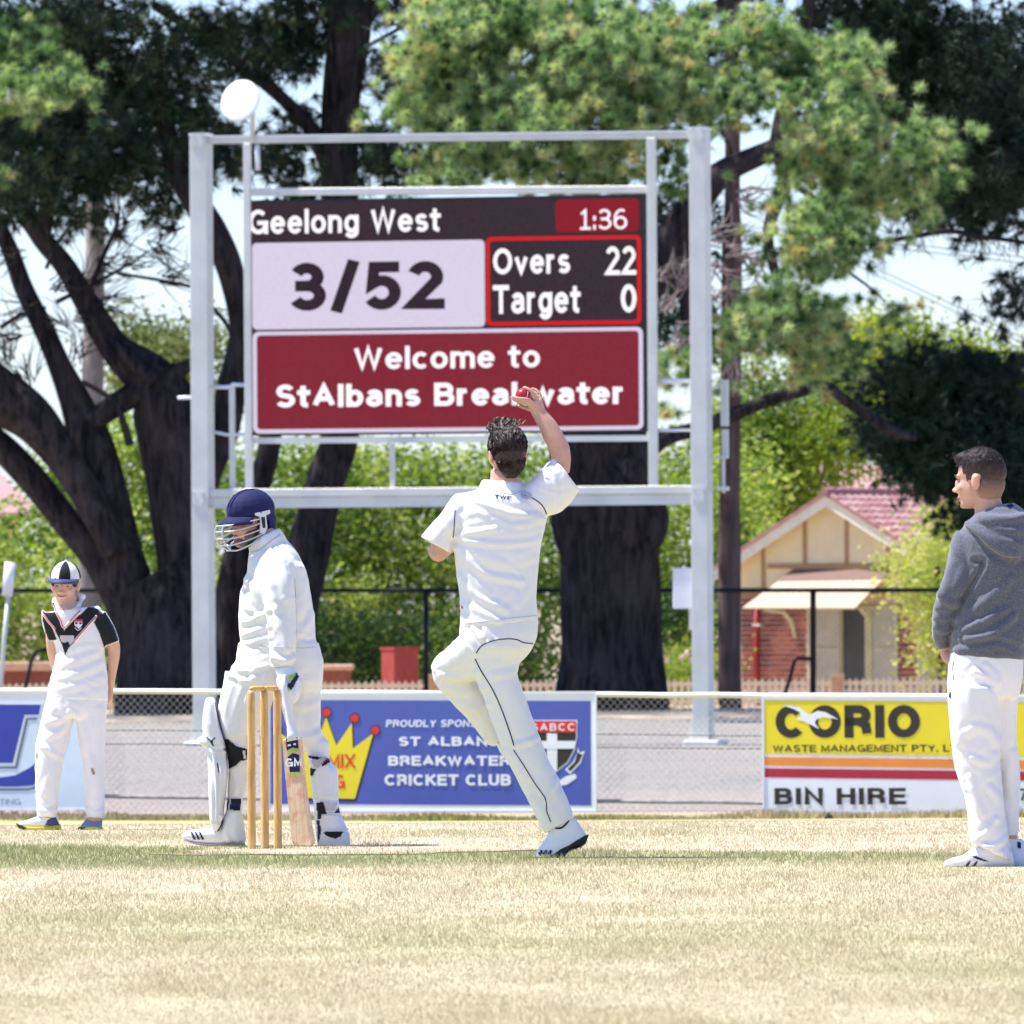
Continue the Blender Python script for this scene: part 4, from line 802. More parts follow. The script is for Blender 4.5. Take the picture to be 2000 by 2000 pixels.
# --- crowns
def clumps(blobs, seed, rc=.55, per=14):
    """sub-clump structure inside blobs so the crown reads as pads of tufts with gaps"""
    c = blobpts([(b[0], b[1], b[2], b[3], b[4], b[5], max(1, b[6] // per)) for b in blobs], seed); r = np.random.default_rng(seed + 1)
    p = np.repeat(c, per, 0); v = r.normal(0, 1, p.shape) * [rc, rc, rc * .6] * .55; return p + v, v
PB = [(880, 60, 100, 70, 172, 1.2, 420), (840, 140, 60, 70, 172, 1, 200), (980, 50, 90, 70, 172.5, 1.2, 360), (1090, 40, 90, 60, 172, 1.2, 360), (1180, 90, 110, 110, 171.5, 1.4, 700), (1080, 160, 90, 90, 172.5, 1.3, 420),
      (1290, 120, 80, 90, 172, 1.2, 420), (1240, 220, 120, 80, 171.5, 1.3, 520), (960, 210, 130, 50, 172, 1, 420), (860, 190, 90, 60, 173, 1, 260), (800, 225, 50, 40, 173, .8, 110), (1100, 240, 150, 50, 171.5, 1, 460), (940, 270, 110, 40, 172, .8, 250),
      (900, 330, 70, 45, 172.5, .8, 210), (1010, 330, 110, 45, 172, .8, 330), (1140, 320, 120, 60, 172, 1, 400), (1250, 310, 80, 60, 172, 1, 300), (1310, 60, 60, 70, 173, 1, 160),
      (1390, 110, 75, 60, 172, 1, 300), (1370, 190, 70, 50, 172, 1, 220), (1480, 90, 70, 50, 172.5, 1, 230), (1560, 80, 60, 45, 172, 1, 170), (1620, 110, 70, 60, 172.5, 1, 230), (1600, 180, 80, 70, 172, 1.1, 330), (1500, 190, 60, 40, 172.5, .8, 80), (1660, 210, 60, 70, 173, 1, 220),
      (1580, 290, 70, 60, 172, 1, 270), (1640, 270, 70, 60, 172, 1, 240), (1700, 330, 70, 70, 173, 1, 260), (1620, 360, 80, 50, 173, 1, 220), (1720, 410, 90, 50, 173.5, 1, 200), (1780, 350, 80, 60, 174, 1, 190), (1800, 300, 60, 80, 174, 1, 150),
      (1540, 460, 45, 50, 171, .8, 170), (1600, 470, 70, 50, 171, .9, 230), (1660, 480, 50, 40, 171.5, .8, 110), (1570, 520, 50, 25, 171.5, .7, 80), (1640, 410, 40, 30, 172, .7, 60),
      (1480, 620, 60, 50, 170.5, 1, 240), (1540, 610, 60, 50, 170.5, 1, 240), (1600, 640, 50, 60, 171, 1, 190), (1500, 680, 80, 40, 171, 1, 230), (1420, 650, 30, 40, 171.5, .7, 60), (1415, 715, 30, 20, 171.5, .5, 45), (1560, 720, 60, 40, 172, .8, 140), (1640, 690, 30, 50, 172, .7, 70),
      (1700, 610, 40, 40, 171, .7, 75), (1740, 600, 25, 20, 171, .5, 26), (1720, 640, 25, 25, 171, .5, 32), (1310, 690, 34, 22, 174, .6, 60), (1310, 770, 35, 50, 174, .7, 90)]
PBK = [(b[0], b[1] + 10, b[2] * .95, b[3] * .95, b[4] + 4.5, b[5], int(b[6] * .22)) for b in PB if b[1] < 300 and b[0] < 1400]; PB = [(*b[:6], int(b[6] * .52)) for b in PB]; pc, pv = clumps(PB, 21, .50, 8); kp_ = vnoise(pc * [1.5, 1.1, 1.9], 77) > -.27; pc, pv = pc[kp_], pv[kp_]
ck, vk = clumps(PBK, 27, .7, 10); crown_np('crown_shade_backing', ck, dirs(len(ck), 0, 71, 0), 26, .28, .024, 'dark_needles', tD, 36, 1.1, np.clip(.6 + .3 * vnoise(ck, 3), 0, 1))  # dark coloured needles behind the clumps stand in for shade between them
pd_ = pv / (np.linalg.norm(pv, axis=1, keepdims=True) + .01) * .7 + dirs(len(pc), .75, 5, -.25) * .6; pd_ /= np.linalg.norm(pd_, axis=1, keepdims=True)
tone = np.clip(.52 + .28 * vnoise(pc * 1.6, 9) + np.random.default_rng(3).normal(0, .22, len(pc)), 0, 1)
crown_np('crown', pc, pd_, 130, .195, .0135, 'pine_needles', tD, 31, 1.25, tone)
print('pine tufts', len(pc))
LB = [(-20, 120, 70, 60, 176, 1, 260), (60, 170, 70, 70, 175, 1, 330), (130, 180, 60, 40, 175.5, .8, 140), (20, 60, 60, 60, 176.5, 1, 170), (10, 215, 40, 30, 176, .8, 60), (-10, 350, 30, 40, 177, .7, 50)]
LB = [(*b[:6], int(b[6] * .42)) for b in LB]; c2, v2 = clumps(LB, 22, .5, 8); crown_np('crown', c2, dirs(len(c2), .4, 6, -.5), 120, .20, .0135, 'pine_needles', tA, 32, .9, np.clip(.42 + .25 * vnoise(c2, 4) + np.random.default_rng(8).normal(0, .2, len(c2)), 0, 1))
DB = [(60, 60, 160, 80, 184, 3, 900), (200, 60, 120, 80, 185, 3, 560), (60, 260, 110, 60, 184, 2.5, 560), (170, 220, 100, 70, 185, 2.5, 560), (30, 370, 90, 60, 184, 2.5, 430), (130, 340, 90, 60, 185, 2, 420), (240, 160, 80, 60, 186, 2, 300), (250, 330, 80, 70, 186, 2, 330), (180, 420, 60, 40, 186, 1.5, 130),
      (300, 250, 70, 70, 187, 2, 280), (320, 130, 70, 50, 187, 2, 160), (390, 200, 70, 60, 188, 2, 240), (360, 300, 60, 80, 188, 2, 220), (420, 60, 80, 50, 188, 2, 260), (430, 290, 50, 80, 188, 2, 200), (530, 60, 110, 60, 190, 2, 380), (590, 100, 90, 50, 190, 2, 230), (480, 130, 60, 60, 190, 2, 170),
      (560, 300, 90, 50, 190, 2, 260), (600, 380, 60, 50, 190, 2, 120), (560, 210, 40, 30, 190, 1.5, 36), (760, 120, 50, 40, 190, 1.5, 80), (740, 300, 90, 50, 190, 2, 250), (800, 340, 60, 50, 190, 2, 160), (760, 180, 40, 40, 190, 1.5, 60), (620, 20, 80, 30, 190, 2, 150), (800, 20, 60, 30, 190, 1.5, 60), (310, 420, 50, 30, 187, 1.5, 80), (940, 150, 90, 60, 189, 1.6, 240)]
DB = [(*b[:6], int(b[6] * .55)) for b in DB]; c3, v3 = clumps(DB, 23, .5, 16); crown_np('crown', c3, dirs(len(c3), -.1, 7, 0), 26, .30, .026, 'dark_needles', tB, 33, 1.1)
# --- dark tree at the right and its drooping lower mass
tE = empty('cypress_tree', P(2150, 1400, 196), 'dark tree at the right edge with foliage drooping over the house', 'tree')
limb(tE, 'trunk', [(2150, 1420, 120), (2120, 1100, 95), (2090, 700, 80), (2060, 300, 70), (2040, -200, 60)], 196, flute=.06)
limb(tE, 'limb', [(2110, 800, 40), (1990, 820, 30), (1880, 850, 22), (1760, 850, 12)], 194); limb(tE, 'limb', [(2090, 420, 30), (1980, 350, 22), (1860, 250, 14)], 194)
EB = [(1720, 60, 90, 80, 192, 2.5, 430), (1830, 110, 110, 80, 192, 2.5, 560), (1780, 200, 100, 70, 192, 2.5, 460), (1900, 250, 90, 90, 191, 2.5, 520), (1960, 120, 80, 110, 190, 2.5, 520), (1970, 300, 70, 90, 190, 2.5, 420), (1860, 340, 80, 60, 192, 2, 320), (1830, 400, 60, 40, 192, 1.6, 130), (1965, 405, 55, 40, 192, 2, 120), (1900, 385, 60, 35, 192, 2, 120), (1640, 20, 60, 50, 193, 2, 170), (1450, 60, 60, 50, 192, 2, 120), (1700, 160, 60, 60, 193, 2, 180), (1800, 20, 60, 40, 192, 2, 90),
      (1980, 560, 34, 22, 190, 1, 55), (1992, 605, 30, 24, 190, 1, 55), (1330, 430, 45, 70, 191, 1.6, 150), (1300, 520, 45, 60, 191, 1.6, 140), (1310, 650, 45, 45, 191, 1.4, 80)]
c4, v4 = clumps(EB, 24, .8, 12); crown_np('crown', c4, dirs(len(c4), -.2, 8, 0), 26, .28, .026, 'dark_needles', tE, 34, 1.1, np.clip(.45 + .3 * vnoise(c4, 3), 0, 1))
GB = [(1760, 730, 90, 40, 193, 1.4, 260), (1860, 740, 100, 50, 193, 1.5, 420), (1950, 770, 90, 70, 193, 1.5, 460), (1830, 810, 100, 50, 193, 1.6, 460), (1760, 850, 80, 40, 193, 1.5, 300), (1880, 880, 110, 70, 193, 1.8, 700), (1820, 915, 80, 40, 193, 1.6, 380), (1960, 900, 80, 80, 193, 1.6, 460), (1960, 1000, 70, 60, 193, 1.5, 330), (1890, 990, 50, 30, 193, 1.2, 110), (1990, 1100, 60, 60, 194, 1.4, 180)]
c5, v5 = clumps(GB, 25, .55, 12); crown_np('crown', c5, dirs(len(c5), -.5, 9, 0), 28, .24, .024, 'dark_needles', tE, 35, 1.0, np.clip(.5 + .5 * vnoise(c5, 3), 0, 1))  # noise-raised tone paints sunlit flecks into this dark foliage
# canopies continuing above the frame (they shade what hangs below)
for par, box_, n_, sd in ((tA, (-17, -3.0, 176, 199, 12.0, 16.5), 5200, 41), (tB, (-6, 4.5, 184.5, 203, 12.2, 16.5), 3600, 42), (tE, (3.5, 16, 178, 201, 12.1, 16.5), 4200, 43)):
    cc_ = boxpts(*box_, n_, sd); crown_np('upper_crown', cc_, dirs(len(cc_), .4, sd), 18, .42, .06, 'dark_needles', par, sd + 1, 1.1)
# --- broadleaf trees and hedges behind
def bush(name, base, label, cat, blobs, mat, size, K=8, sp=.22, seed=0, stem=None, group=None, bias=0.0):
    t = empty(name, base, label, cat, group); c, v = clumps(blobs, seed, .5, 10)
    leaves_np('crown', c, size, mat, t, seed, np.clip(.48 + bias + .38 * vnoise(c * .9, seed) + .25 * v[:, 2], 0, 1), K, sp)  # tone rises with height in each clump, painting lit tops into the leaves
    if stem: limb(t, 'trunk', stem[0], stem[1], 'bark_dark', 8)
    return t
HG = 'green garden shrubs and trees behind the picket fence'
def hb(x0, x1, y0, y1, d, dens=1.0, seed=0, step=70):
    r = random.Random(seed); out = []; y = y1
    while y > y0:
        x = x0
        while x < x1: out.append((x + r.uniform(-20, 20), y + r.uniform(-15, 15), 52, 46, d + r.uniform(-2.5, 2.5), 1.0, int(85 * dens))); x += step
        y -= 60
    return out
bush('tree', P(90, 1400, 222), 'bright green leafy tree filling the gap left of the big pine', 'tree', hb(-120, 240, 1020, 1400, 222, 1, 1), 'hedge_leaves', .13, seed=51, stem=([(90, 1420, 30), (90, 1200, 24)], 222), group=HG)
bush('tree', P(60, 1400, 224), 'upper leafy tree between the two left pine limbs', 'tree', [(130, 890, 50, 40, 226, 1, 90), (110, 960, 40, 40, 226, 1, 90), (250, 880, 80, 80, 226, 1, 240), (290, 960, 60, 90, 226, 1, 240), (280, 1060, 60, 60, 226, 1, 160)], 'hedge_leaves', .13, seed=52, group=HG)
bush('tree', P(290, 1400, 240), 'olive green tree against the sky left of the scoreboard post', 'tree', [(300, 680, 80, 55, 240, 1.5, 260), (240, 640, 40, 40, 240, 1, 90), (350, 690, 70, 60, 240, 1.5, 220), (400, 670, 50, 60, 240, 1.5, 130), (260, 740, 90, 60, 240, 1.5, 260), (400, 760, 60, 60, 240, 1.5, 160)], 'olive_leaves', .12, seed=53, stem=([(310, 1420, 30), (310, 760, 20)], 240), group=HG)
bush('tree', P(560, 1400, 223), 'leafy green tree right of the batter below the screen', 'tree', hb(430, 720, 890, 1400, 223, 1.05, 4), 'hedge_leaves', .13, seed=54, stem=([(600, 1420, 30), (600, 1100, 20)], 223), group=HG)
bush('tree', P(840, 1400, 224), 'leafy green tree directly left of the bowler', 'tree', hb(700, 1080, 880, 1400, 224, 1.05, 5), 'hedge_leaves', .13, seed=55, stem=([(860, 1420, 30), (860, 1100, 20)], 224), group=HG)
bush('tree', P(1340, 1400, 224), 'leafy green tree between the thick trunk and the house', 'tree', hb(1240, 1470, 860, 1400, 224, 1.0, 6), 'hedge_leaves', .13, seed=56, stem=([(1350, 1420, 30), (1350, 1100, 20)], 224), group=HG)
bush('shrub', P(640, 1400, 216), 'dark shaded shrub bank low behind the red pillar', 'shrub', [(600, 1250, 80, 60, 216, 1, 300), (700, 1260, 80, 60, 216, 1, 330), (860, 1260, 90, 60, 216, 1, 330), (980, 1260, 80, 70, 216, 1, 300), (800, 1330, 200, 40, 216, 1, 300)], 'hedge_leaves', .10, seed=57, group=HG, bias=-.4)  # negative bias paints the bank's shade into its leaf colour
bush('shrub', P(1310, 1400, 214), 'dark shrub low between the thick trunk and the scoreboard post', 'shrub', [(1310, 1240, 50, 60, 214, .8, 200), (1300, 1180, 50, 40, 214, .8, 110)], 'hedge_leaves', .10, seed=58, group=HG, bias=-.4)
bush('flower_bush', P(1320, 1350, 208), 'low yellow green bush with pale roses beside the right post', 'bush', [(1320, 1320, 45, 25, 208, .6, 160), (1370, 1310, 30, 30, 208, .6, 90), (1300, 1345, 40, 15, 208, .6, 60)], 'yellow_leaves', .08, seed=59)
fb = bpy.data.objects['flower_bush']
for (x, y) in ((1294, 1283), (1342, 1276), (1350, 1290), (1303, 1290), (1332, 1284), (1362, 1302)):
    cpos = P(x, y, 207.3); mb = MB()
    for j in range(5): a = j * 1.26; mb.tube([cpos, cpos + Vector((.05 * math.cos(a), -.02, .05 * math.sin(a)))], [.035, .02], 6)
    mb.build('flower', M['rose_pale'], fb, True)
bush('tree', P(1560, 1400, 236), 'yellow green leafy tree just left of the house roof', 'tree', [(1490, 800, 60, 50, 236, 1.4, 200), (1470, 730, 40, 30, 236, 1, 70), (1530, 860, 80, 60, 236, 1.5, 280), (1600, 820, 80, 60, 236, 1.5, 280), (1480, 900, 70, 60, 236, 1.5, 260), (1560, 940, 90, 60, 236, 1.5, 300), (1480, 990, 60, 60, 236, 1.5, 220), (1540, 1020, 60, 50, 236, 1.5, 180), (1430, 850, 40, 90, 236, 1.2, 180), (1640, 880, 60, 60, 236, 1.5, 200), (1400, 950, 50, 90, 236, 1.4, 200), (1670, 780, 60, 60, 236, 1.5, 180)], 'yellow_leaves', .13, seed=60, stem=([(1540, 1420, 30), (1540, 1000, 20)], 236), group=HG)
bush('tree', P(1800, 1400, 240), 'tall yellow topped tree against the sky above the house', 'tree', [(1600, 700, 50, 50, 240, 1.4, 150), (1660, 670, 60, 40, 240, 1.4, 170), (1740, 660, 60, 40, 240, 1.4, 190), (1820, 690, 70, 40, 240, 1.4, 210), (1900, 710, 70, 45, 240, 1.4, 220), (1980, 740, 60, 50, 240, 1.4, 200), (1700, 730, 90, 50, 240, 1.4, 260), (1720, 800, 90, 60, 240, 1.4, 280), (1850, 780, 130, 60, 240, 1.6, 380), (1960, 840, 90, 80, 240, 1.6, 280), (1780, 880, 130, 60, 240, 1.6, 330), (1960, 950, 90, 80, 240, 1.6, 280)], 'yellow_leaves', .13, seed=61, stem=([(1800, 1420, 34), (1800, 900, 24)], 240), group=HG)
bush('shrub', P(1800, 1400, 210), 'light green shrub half covering the right side of the brick house', 'shrub', [(1870, 1030, 40, 50, 212, 1, 130), (1820, 1075, 36, 35, 211, 1, 80), (1785, 1105, 34, 28, 211, .8, 50), (1820, 1120, 60, 60, 211, 1, 240), (1825, 1180, 30, 50, 211, .8, 80), (1840, 1200, 60, 60, 211, 1, 230), (1850, 1260, 30, 40, 211, .8, 70), (1850, 1280, 60, 60, 211, 1, 200), (1900, 1060, 90, 80, 213, 1, 300), (1960, 1200, 90, 110, 213, 1, 380), (1950, 1320, 90, 50, 213, 1, 200)], 'hedge_leaves', .105, K=7, seed=62, stem=([(1840, 1420, 14), (1830, 1100, 10)], 211), group=HG, bias=.12)
# ================================================================== FIGURE TOOLKIT
def ell(c, r, R=None, n=12, m=16):
    V = []; Fc = []
    for i in range(n + 1):
        th = math.pi * i / n
        for k in range(m):
            ph = 2 * math.pi * k / m; v = Vector((r[0] * math.sin(th) * math.cos(ph), r[1] * math.sin(th) * math.sin(ph), r[2] * math.cos(th)))
            V.append(Vector(c) + (R @ v if R is not None else v))
    for i in range(n):
        for k in range(m): Fc.append((i * m + k, (i + 1) * m + k, (i + 1) * m + (k + 1) % m, i * m + (k + 1) % m))
    return V, Fc
class Fig:
    """one garment or body: closed lofts and ellipsoids united by a voxel remesh, then folded"""
    def __init__(s, D): s.D = D; s.mb = MB(); s.folds = []
    def loft(s, secs, k=4, n=28, pw=2.3, dy=0.0):
        """sections: (xl, yl, xr, yr, half depth m[, dy m]) traced left and right edges in px"""
        A = catmull([tuple(q) + ((0,) if len(q) == 5 else ()) for q in secs], k); base = len(s.mb.v); m = len(A)
        for a in A:
            L = P(a[0], a[1], s.D); R_ = P(a[2], a[3], s.D); c = (L + R_) / 2 + Vector((0, a[5] + dy, 0)); h = (R_ - L) / 2
            for j in range(n):
                t = 2 * math.pi * j / n; ct, st = math.cos(t), math.sin(t); e = 2 / pw
                s.mb.v.append(c + h * math.copysign(abs(ct) ** e, ct) + Vector((0, a[4] * math.copysign(abs(st) ** e, st), 0)))
        for i in range(m - 1):
            for j in range(n): s.mb.f.append((base + i * n + j, base + i * n + (j + 1) % n, base + (i + 1) * n + (j + 1) % n, base + (i + 1) * n + j)); s.mb.mi.append(0)
        for i0, rv in ((0, False), (m - 1, True)):
            ce = sum((s.mb.v[base + i0 * n + j] for j in range(n)), Vector()) / n; s.mb.v.append(ce); ci = len(s.mb.v) - 1
            for j in range(n):
                a, b = base + i0 * n + j, base + i0 * n + (j + 1) % n; s.mb.f.append((a, b, ci) if rv else (b, a, ci)); s.mb.mi.append(0)
        return s
    def tube(s, pts, n=12):     # (px, py, radius m[, dy])
        A = catmull([tuple(q) + ((0,) if len(q) == 3 else ()) for q in pts], 5)
        path = [P(a[0], a[1], s.D) + Vector((0, a[3], 0)) for a in A]; rr = [a[2] for a in A]; s.mb.tube(path, rr, n); s.mb.add(*ell(path[0], (rr[0],) * 3, n=6, m=8)); s.mb.add(*ell(path[-1], (rr[-1],) * 3, n=6, m=8)); return s
    def ell(s, px, py, r, dy=0, R=None): s.mb.add(*ell(P(px, py, s.D) + Vector((0, dy, 0)), r, R)); return s
    def fold(s, pts, amp, w): s.folds.append((catmull(pts, 5), amp, w)); return s
    def make(s, name, mat, parent, vox=.007, smooth=3, wr=0.0, wf=7.0, seed=0, facemat=None, fine=0.0):
        me = bpy.data.meshes.new('tmp'); me.from_pydata([tuple(v) for v in s.mb.v], [], s.mb.f); me.update()
        o = bpy.data.objects.new('tmp', me); COL.objects.link(o); r = o.modifiers.new('r', 'REMESH'); r.mode = 'VOXEL'; r.voxel_size = vox
        if smooth: q = o.modifiers.new('s', 'SMOOTH'); q.factor = .5; q.iterations = smooth
        bpy.context.view_layer.update(); m2 = bpy.data.meshes.new_from_object(o.evaluated_get(bpy.context.evaluated_depsgraph_get()))
        bpy.data.objects.remove(o); bpy.data.meshes.remove(me); m2.name = name; nv = len(m2.vertices)
        co = np.empty(nv * 3); m2.vertices.foreach_get('co', co); co = co.reshape(-1, 3); no = np.empty(nv * 3); m2.vertex_normals.foreach_get('vector', no); no = no.reshape(-1, 3)
        disp = np.zeros(nv)
        if wr:
            q = co * [wf, wf, wf * .6]; q = q + np.stack([vnoise(q, seed + 1), vnoise(q, seed + 2), vnoise(q, seed + 3)], 1) * .7; a = vnoise(q, seed); disp += wr * (1 - 2 * np.abs(a)) * .6 + wr * .4 * vnoise(q * 2.3, seed + 5); q2 = q @ np.array([[.8, 0, .6], [0, 1, 0], [-.6, 0, .8]]) * [2.0, 2.0, 4.2]; disp += wr * .45 * (1 - 2.4 * np.abs(vnoise(q2, seed + 7)))
        if fine: disp += fine * vnoise(co * 90, seed + 9)
        if s.folds:
            px = proj(co); face = np.clip(-no[:, 1] * 2.5 + .35, 0, 1)
            for pts, amp, w_ in s.folds:
                amp *= .95; w_ *= 1.1; d2 = np.full(nv, 1e9)
                for i in range(len(pts) - 1):
                    a, b = pts[i], pts[i + 1]; ab = b - a; t = np.clip(((px - a) @ ab) / (ab @ ab + 1e-9), 0, 1); d2 = np.minimum(d2, ((px - a - t[:, None] * ab) ** 2).sum(1))
                disp += amp * np.exp(-d2 / w_ ** 2) * face - amp * .45 * np.exp(-(np.sqrt(d2) - w_ * 1.9) ** 2 / (w_ * .8) ** 2) * face
        co = co + no * disp[:, None]; s.co = co; s.polys = [tuple(p.vertices) for p in m2.polygons]
        s.bvh = BVHTree.FromPolygons([Vector(c) for c in co], s.polys)
        m2.vertices.foreach_set('co', (co - np.array(origin_of(parent))).ravel().astype(np.float32)); m2.update()
        s.o = link(name, m2, mat, parent, True); return s.o
    def hit(s, px, py, off=.002):
        d = ray(px, py).normalized(); h = s.bvh.ray_cast(CO, d)
        return None if h[0] is None else h[0] - d * off
    def line(s, pts, width, mat, name, parent, off=.001, k=8):
        """thin raised strip or piping laid on the surface"""
        A = catmull(pts, k); run = []; runs = []
        for a in A:
            h = s.hit(a[0], a[1], off)
            if h is None or (run and (h - run[-1]).length > .12): 
                if len(run) > 1: runs.append(run)
                run = [] if h is None else [h]
            else: run.append(h)
        if len(run) > 1: runs.append(run)
        if not runs: return None
        run = max(runs, key=len); return MB().tube(run, width / 2, 6).build(name, mat, parent, True)
    def patch(s, poly, mat, name, parent, off=.0035, st=1.7):
        """piece of material laid on the surface inside a traced outline"""
        poly = np.array(poly, float); lo, hi = poly.min(0), poly.max(0); nx = max(2, int((hi[0] - lo[0]) / st) + 1); ny = max(2, int((hi[1] - lo[1]) / st) + 1)
        xs_ = np.linspace(lo[0], hi[0], nx); ys_ = np.linspace(lo[1], hi[1], ny); idx = {}; V = []; Fc = []
        def inside(x, y):
            c = False; n = len(poly); j = n - 1
            for i in range(n):
                if (poly[i][1] > y) != (poly[j][1] > y) and x < (poly[j][0] - poly[i][0]) * (y - poly[i][1]) / (poly[j][1] - poly[i][1]) + poly[i][0]: c = not c
                j = i
            return c
        def vid(i, j):
            if (i, j) not in idx:
                h = s.hit(xs_[i], ys_[j], off); idx[(i, j)] = None if h is None else len(V)
                if h is not None: V.append(h)
            return idx[(i, j)]
        for i in range(nx - 1):
            for j in range(ny - 1):
                if inside((xs_[i] + xs_[i + 1]) / 2, (ys_[j] + ys_[j + 1]) / 2):
                    q = [vid(i, j), vid(i, j + 1), vid(i + 1, j + 1), vid(i + 1, j)]
                    if None not in q and max((V[q[0]] - V[q[k]]).length for k in (1, 2, 3)) < .06: Fc.append(tuple(q))
        if not Fc: print('empty patch', name); return None
        o0 = origin_of(parent); me = bpy.data.meshes.new(name); me.from_pydata([tuple(v - o0) for v in V], [], Fc); me.update(); return link(name, me, mat, parent, True)
    def text(s, string, x0, y0, x1, y1, mat, parent, bold=.2, slant=0, off=.003, rot=0):
        V, Fc = text_flat(string, bold); o0 = origin_of(parent); W_ = []
        cx, cy = (x0 + x1) / 2, (y0 + y1) / 2; cr_, sr_ = math.cos(rot), math.sin(rot)
        for v in V:
            a, b = x0 + (x1 - x0) * v[0] + slant * (v[1] - .5), y1 + (y0 - y1) * v[1]; a, b = cx + (a - cx) * cr_ - (b - cy) * sr_, cy + (a - cx) * sr_ + (b - cy) * cr_
            h = s.hit(a, b, off + v[2] * .0004); W_.append(tuple((h if h is not None else P(a, b, s.D)) - o0))
        me = bpy.data.meshes.new('lettering'); me.from_pydata(W_, [], Fc); me.update(); return link('lettering', me, mat, parent)

def headrot(yaw, pitch, roll=0): return Matrix.Rotation(math.radians(yaw), 3, 'Z') @ Matrix.Rotation(math.radians(pitch), 3, 'X') @ Matrix.Rotation(math.radians(roll), 3, 'Y')
def head(f, C, R, s=1.0, nose=1.0):
    """adds a head (face towards local -Y) to figure f; returns a function placing local points"""
    def add(c, r, rx=0): f.mb.add(*ell(C + R @ (Vector(c) * s), [x * s for x in r], R @ Matrix.Rotation(rx, 3, 'X')))
    add((0, .012, .032), (.075, .094, .084)); add((0, -.02, -.030), (.063, .070, .080)); add((0, -.045, -.088), (.036, .036, .026)); add((0, .0, -.065), (.052, .055, .035))
    add((0, -.072, .018), (.050, .018, .014)); add((0, -.088, -.012), (.0095, .013, .028), -.25); add((0, -.100, -.034 * nose), (.0135, .016, .011)); add((0, -.090, -.010), (.008, .012, .02))
    for x in (-1, 1):
        add((x * .036, -.062, -.030), (.024, .020, .022)); add((x * .077, .014, -.012), (.010, .020, .033)); add((x * .076, .018, .006), (.013, .016, .014)); add((x * .012, -.094, -.039), (.008, .010, .008))
    add((0, -.080, -.064), (.024, .012, .008)); add((0, -.078, -.074), (.020, .012, .008)); add((0, -.072, -.098), (.018, .014, .014))
    return lambda c: C + R @ (Vector(c) * s)
def face_bits(par, L, R, s, eyes=True, mouth='lips', brow='brow', smile=False):
    for x in (-1, 1):
        if smile:
            MB().add(*ell(L((x * .031, -.0785, .0005)), [.0075 * s, .003 * s, .0035 * s], R, 6, 8)).build('eye', M['eye_dark'], par, True); continue
        MB().add(*ell(L((x * .031, -.0755, .0005)), [.0115 * s, .004 * s, .0062 * s], R, 6, 10)).build('eye', M['teeth'], par, True)
        MB().add(*ell(L((x * .031, -.0785, .0005)), [.0052 * s, .003 * s, .0055 * s], R, 6, 8)).build('pupil', M['eye_dark'], par, True)
        MB().add(*ell(L((x * .031, -.078, .0065)), [.0135 * s, .0035 * s, .0022 * s], R, 5, 8)).build('eyelid', M['brow'], par, True)
        MB().tube([L((x * .013, -.089, .018)), L((x * .031, -.087, .024)), L((x * .048, -.075, .018))], [.004 * s, .0045 * s, .002 * s], 6).build('eyebrow', M[brow], par, True)
    if smile:
        MB().tube([L((-.026, -.082, -.058)), L((-.013, -.090, -.067)), L((0, -.093, -.069)), L((.013, -.090, -.067)), L((.026, -.082, -.058))], [.002 * s, .0045 * s, .0055 * s, .0045 * s, .002 * s], 6).build('mouth', M['teeth'], par, True)
        MB().tube([L((-.028, -.081, -.060)), L((0, -.092, -.076)), L((.028, -.081, -.060))], [.002 * s, .0042 * s, .002 * s], 6).build('lip', M[mouth], par, True)
        MB().tube([L((-.028, -.081, -.055)), L((0, -.094, -.062)), L((.028, -.081, -.055))], [.002 * s, .003 * s, .002 * s], 6).build('lip', M[mouth], par, True)
    else:
        MB().tube([L((-.024, -.084, -.069)), L((0, -.0935, -.067)), L((.024, -.084, -.069))], [.002 * s, .0045 * s, .002 * s], 6).build('lip', M[mouth], par, True)
        MB().tube([L((-.022, -.083, -.074)), L((0, -.0925, -.077)), L((.022, -.083, -.074))], [.002 * s, .005 * s, .002 * s], 6).build('lip', M[mouth], par, True)
def strands(name, mat, par, L, R, s, pts, n, ln, seed, rad=.0016, flow=(0, .3, -1), rise=.25):
    """short hair locks rooted on a cap: pts = function(random) -> local root, normal"""
    r = random.Random(seed); mb = MB()
    for _ in range(n):
        p, nn = pts(r); fl = Vector(flow) + Vector((r.gauss(0, .35), r.gauss(0, .35), r.gauss(0, .3))); fl = (fl - nn * fl.dot(nn)).normalized(); l = ln * r.uniform(.6, 1.3)
        q = [p, p + (fl + nn * rise) * l * .5, p + (fl * 1.0 + nn * rise * 1.1) * l]; mb.tube([L(x) for x in q], [rad * s * 1.3, rad * s, rad * s * .3], 3, False)
    return tag(mb.build(name, M[mat], par), kind='stuff')
def shoe(D, secs, name, mat, par, dy=0, sole=None, vox=.006):
    f = Fig(D); f.loft(secs, 4, 24, 2.6, dy); f.make(name, M[mat], par, vox, 2); return f

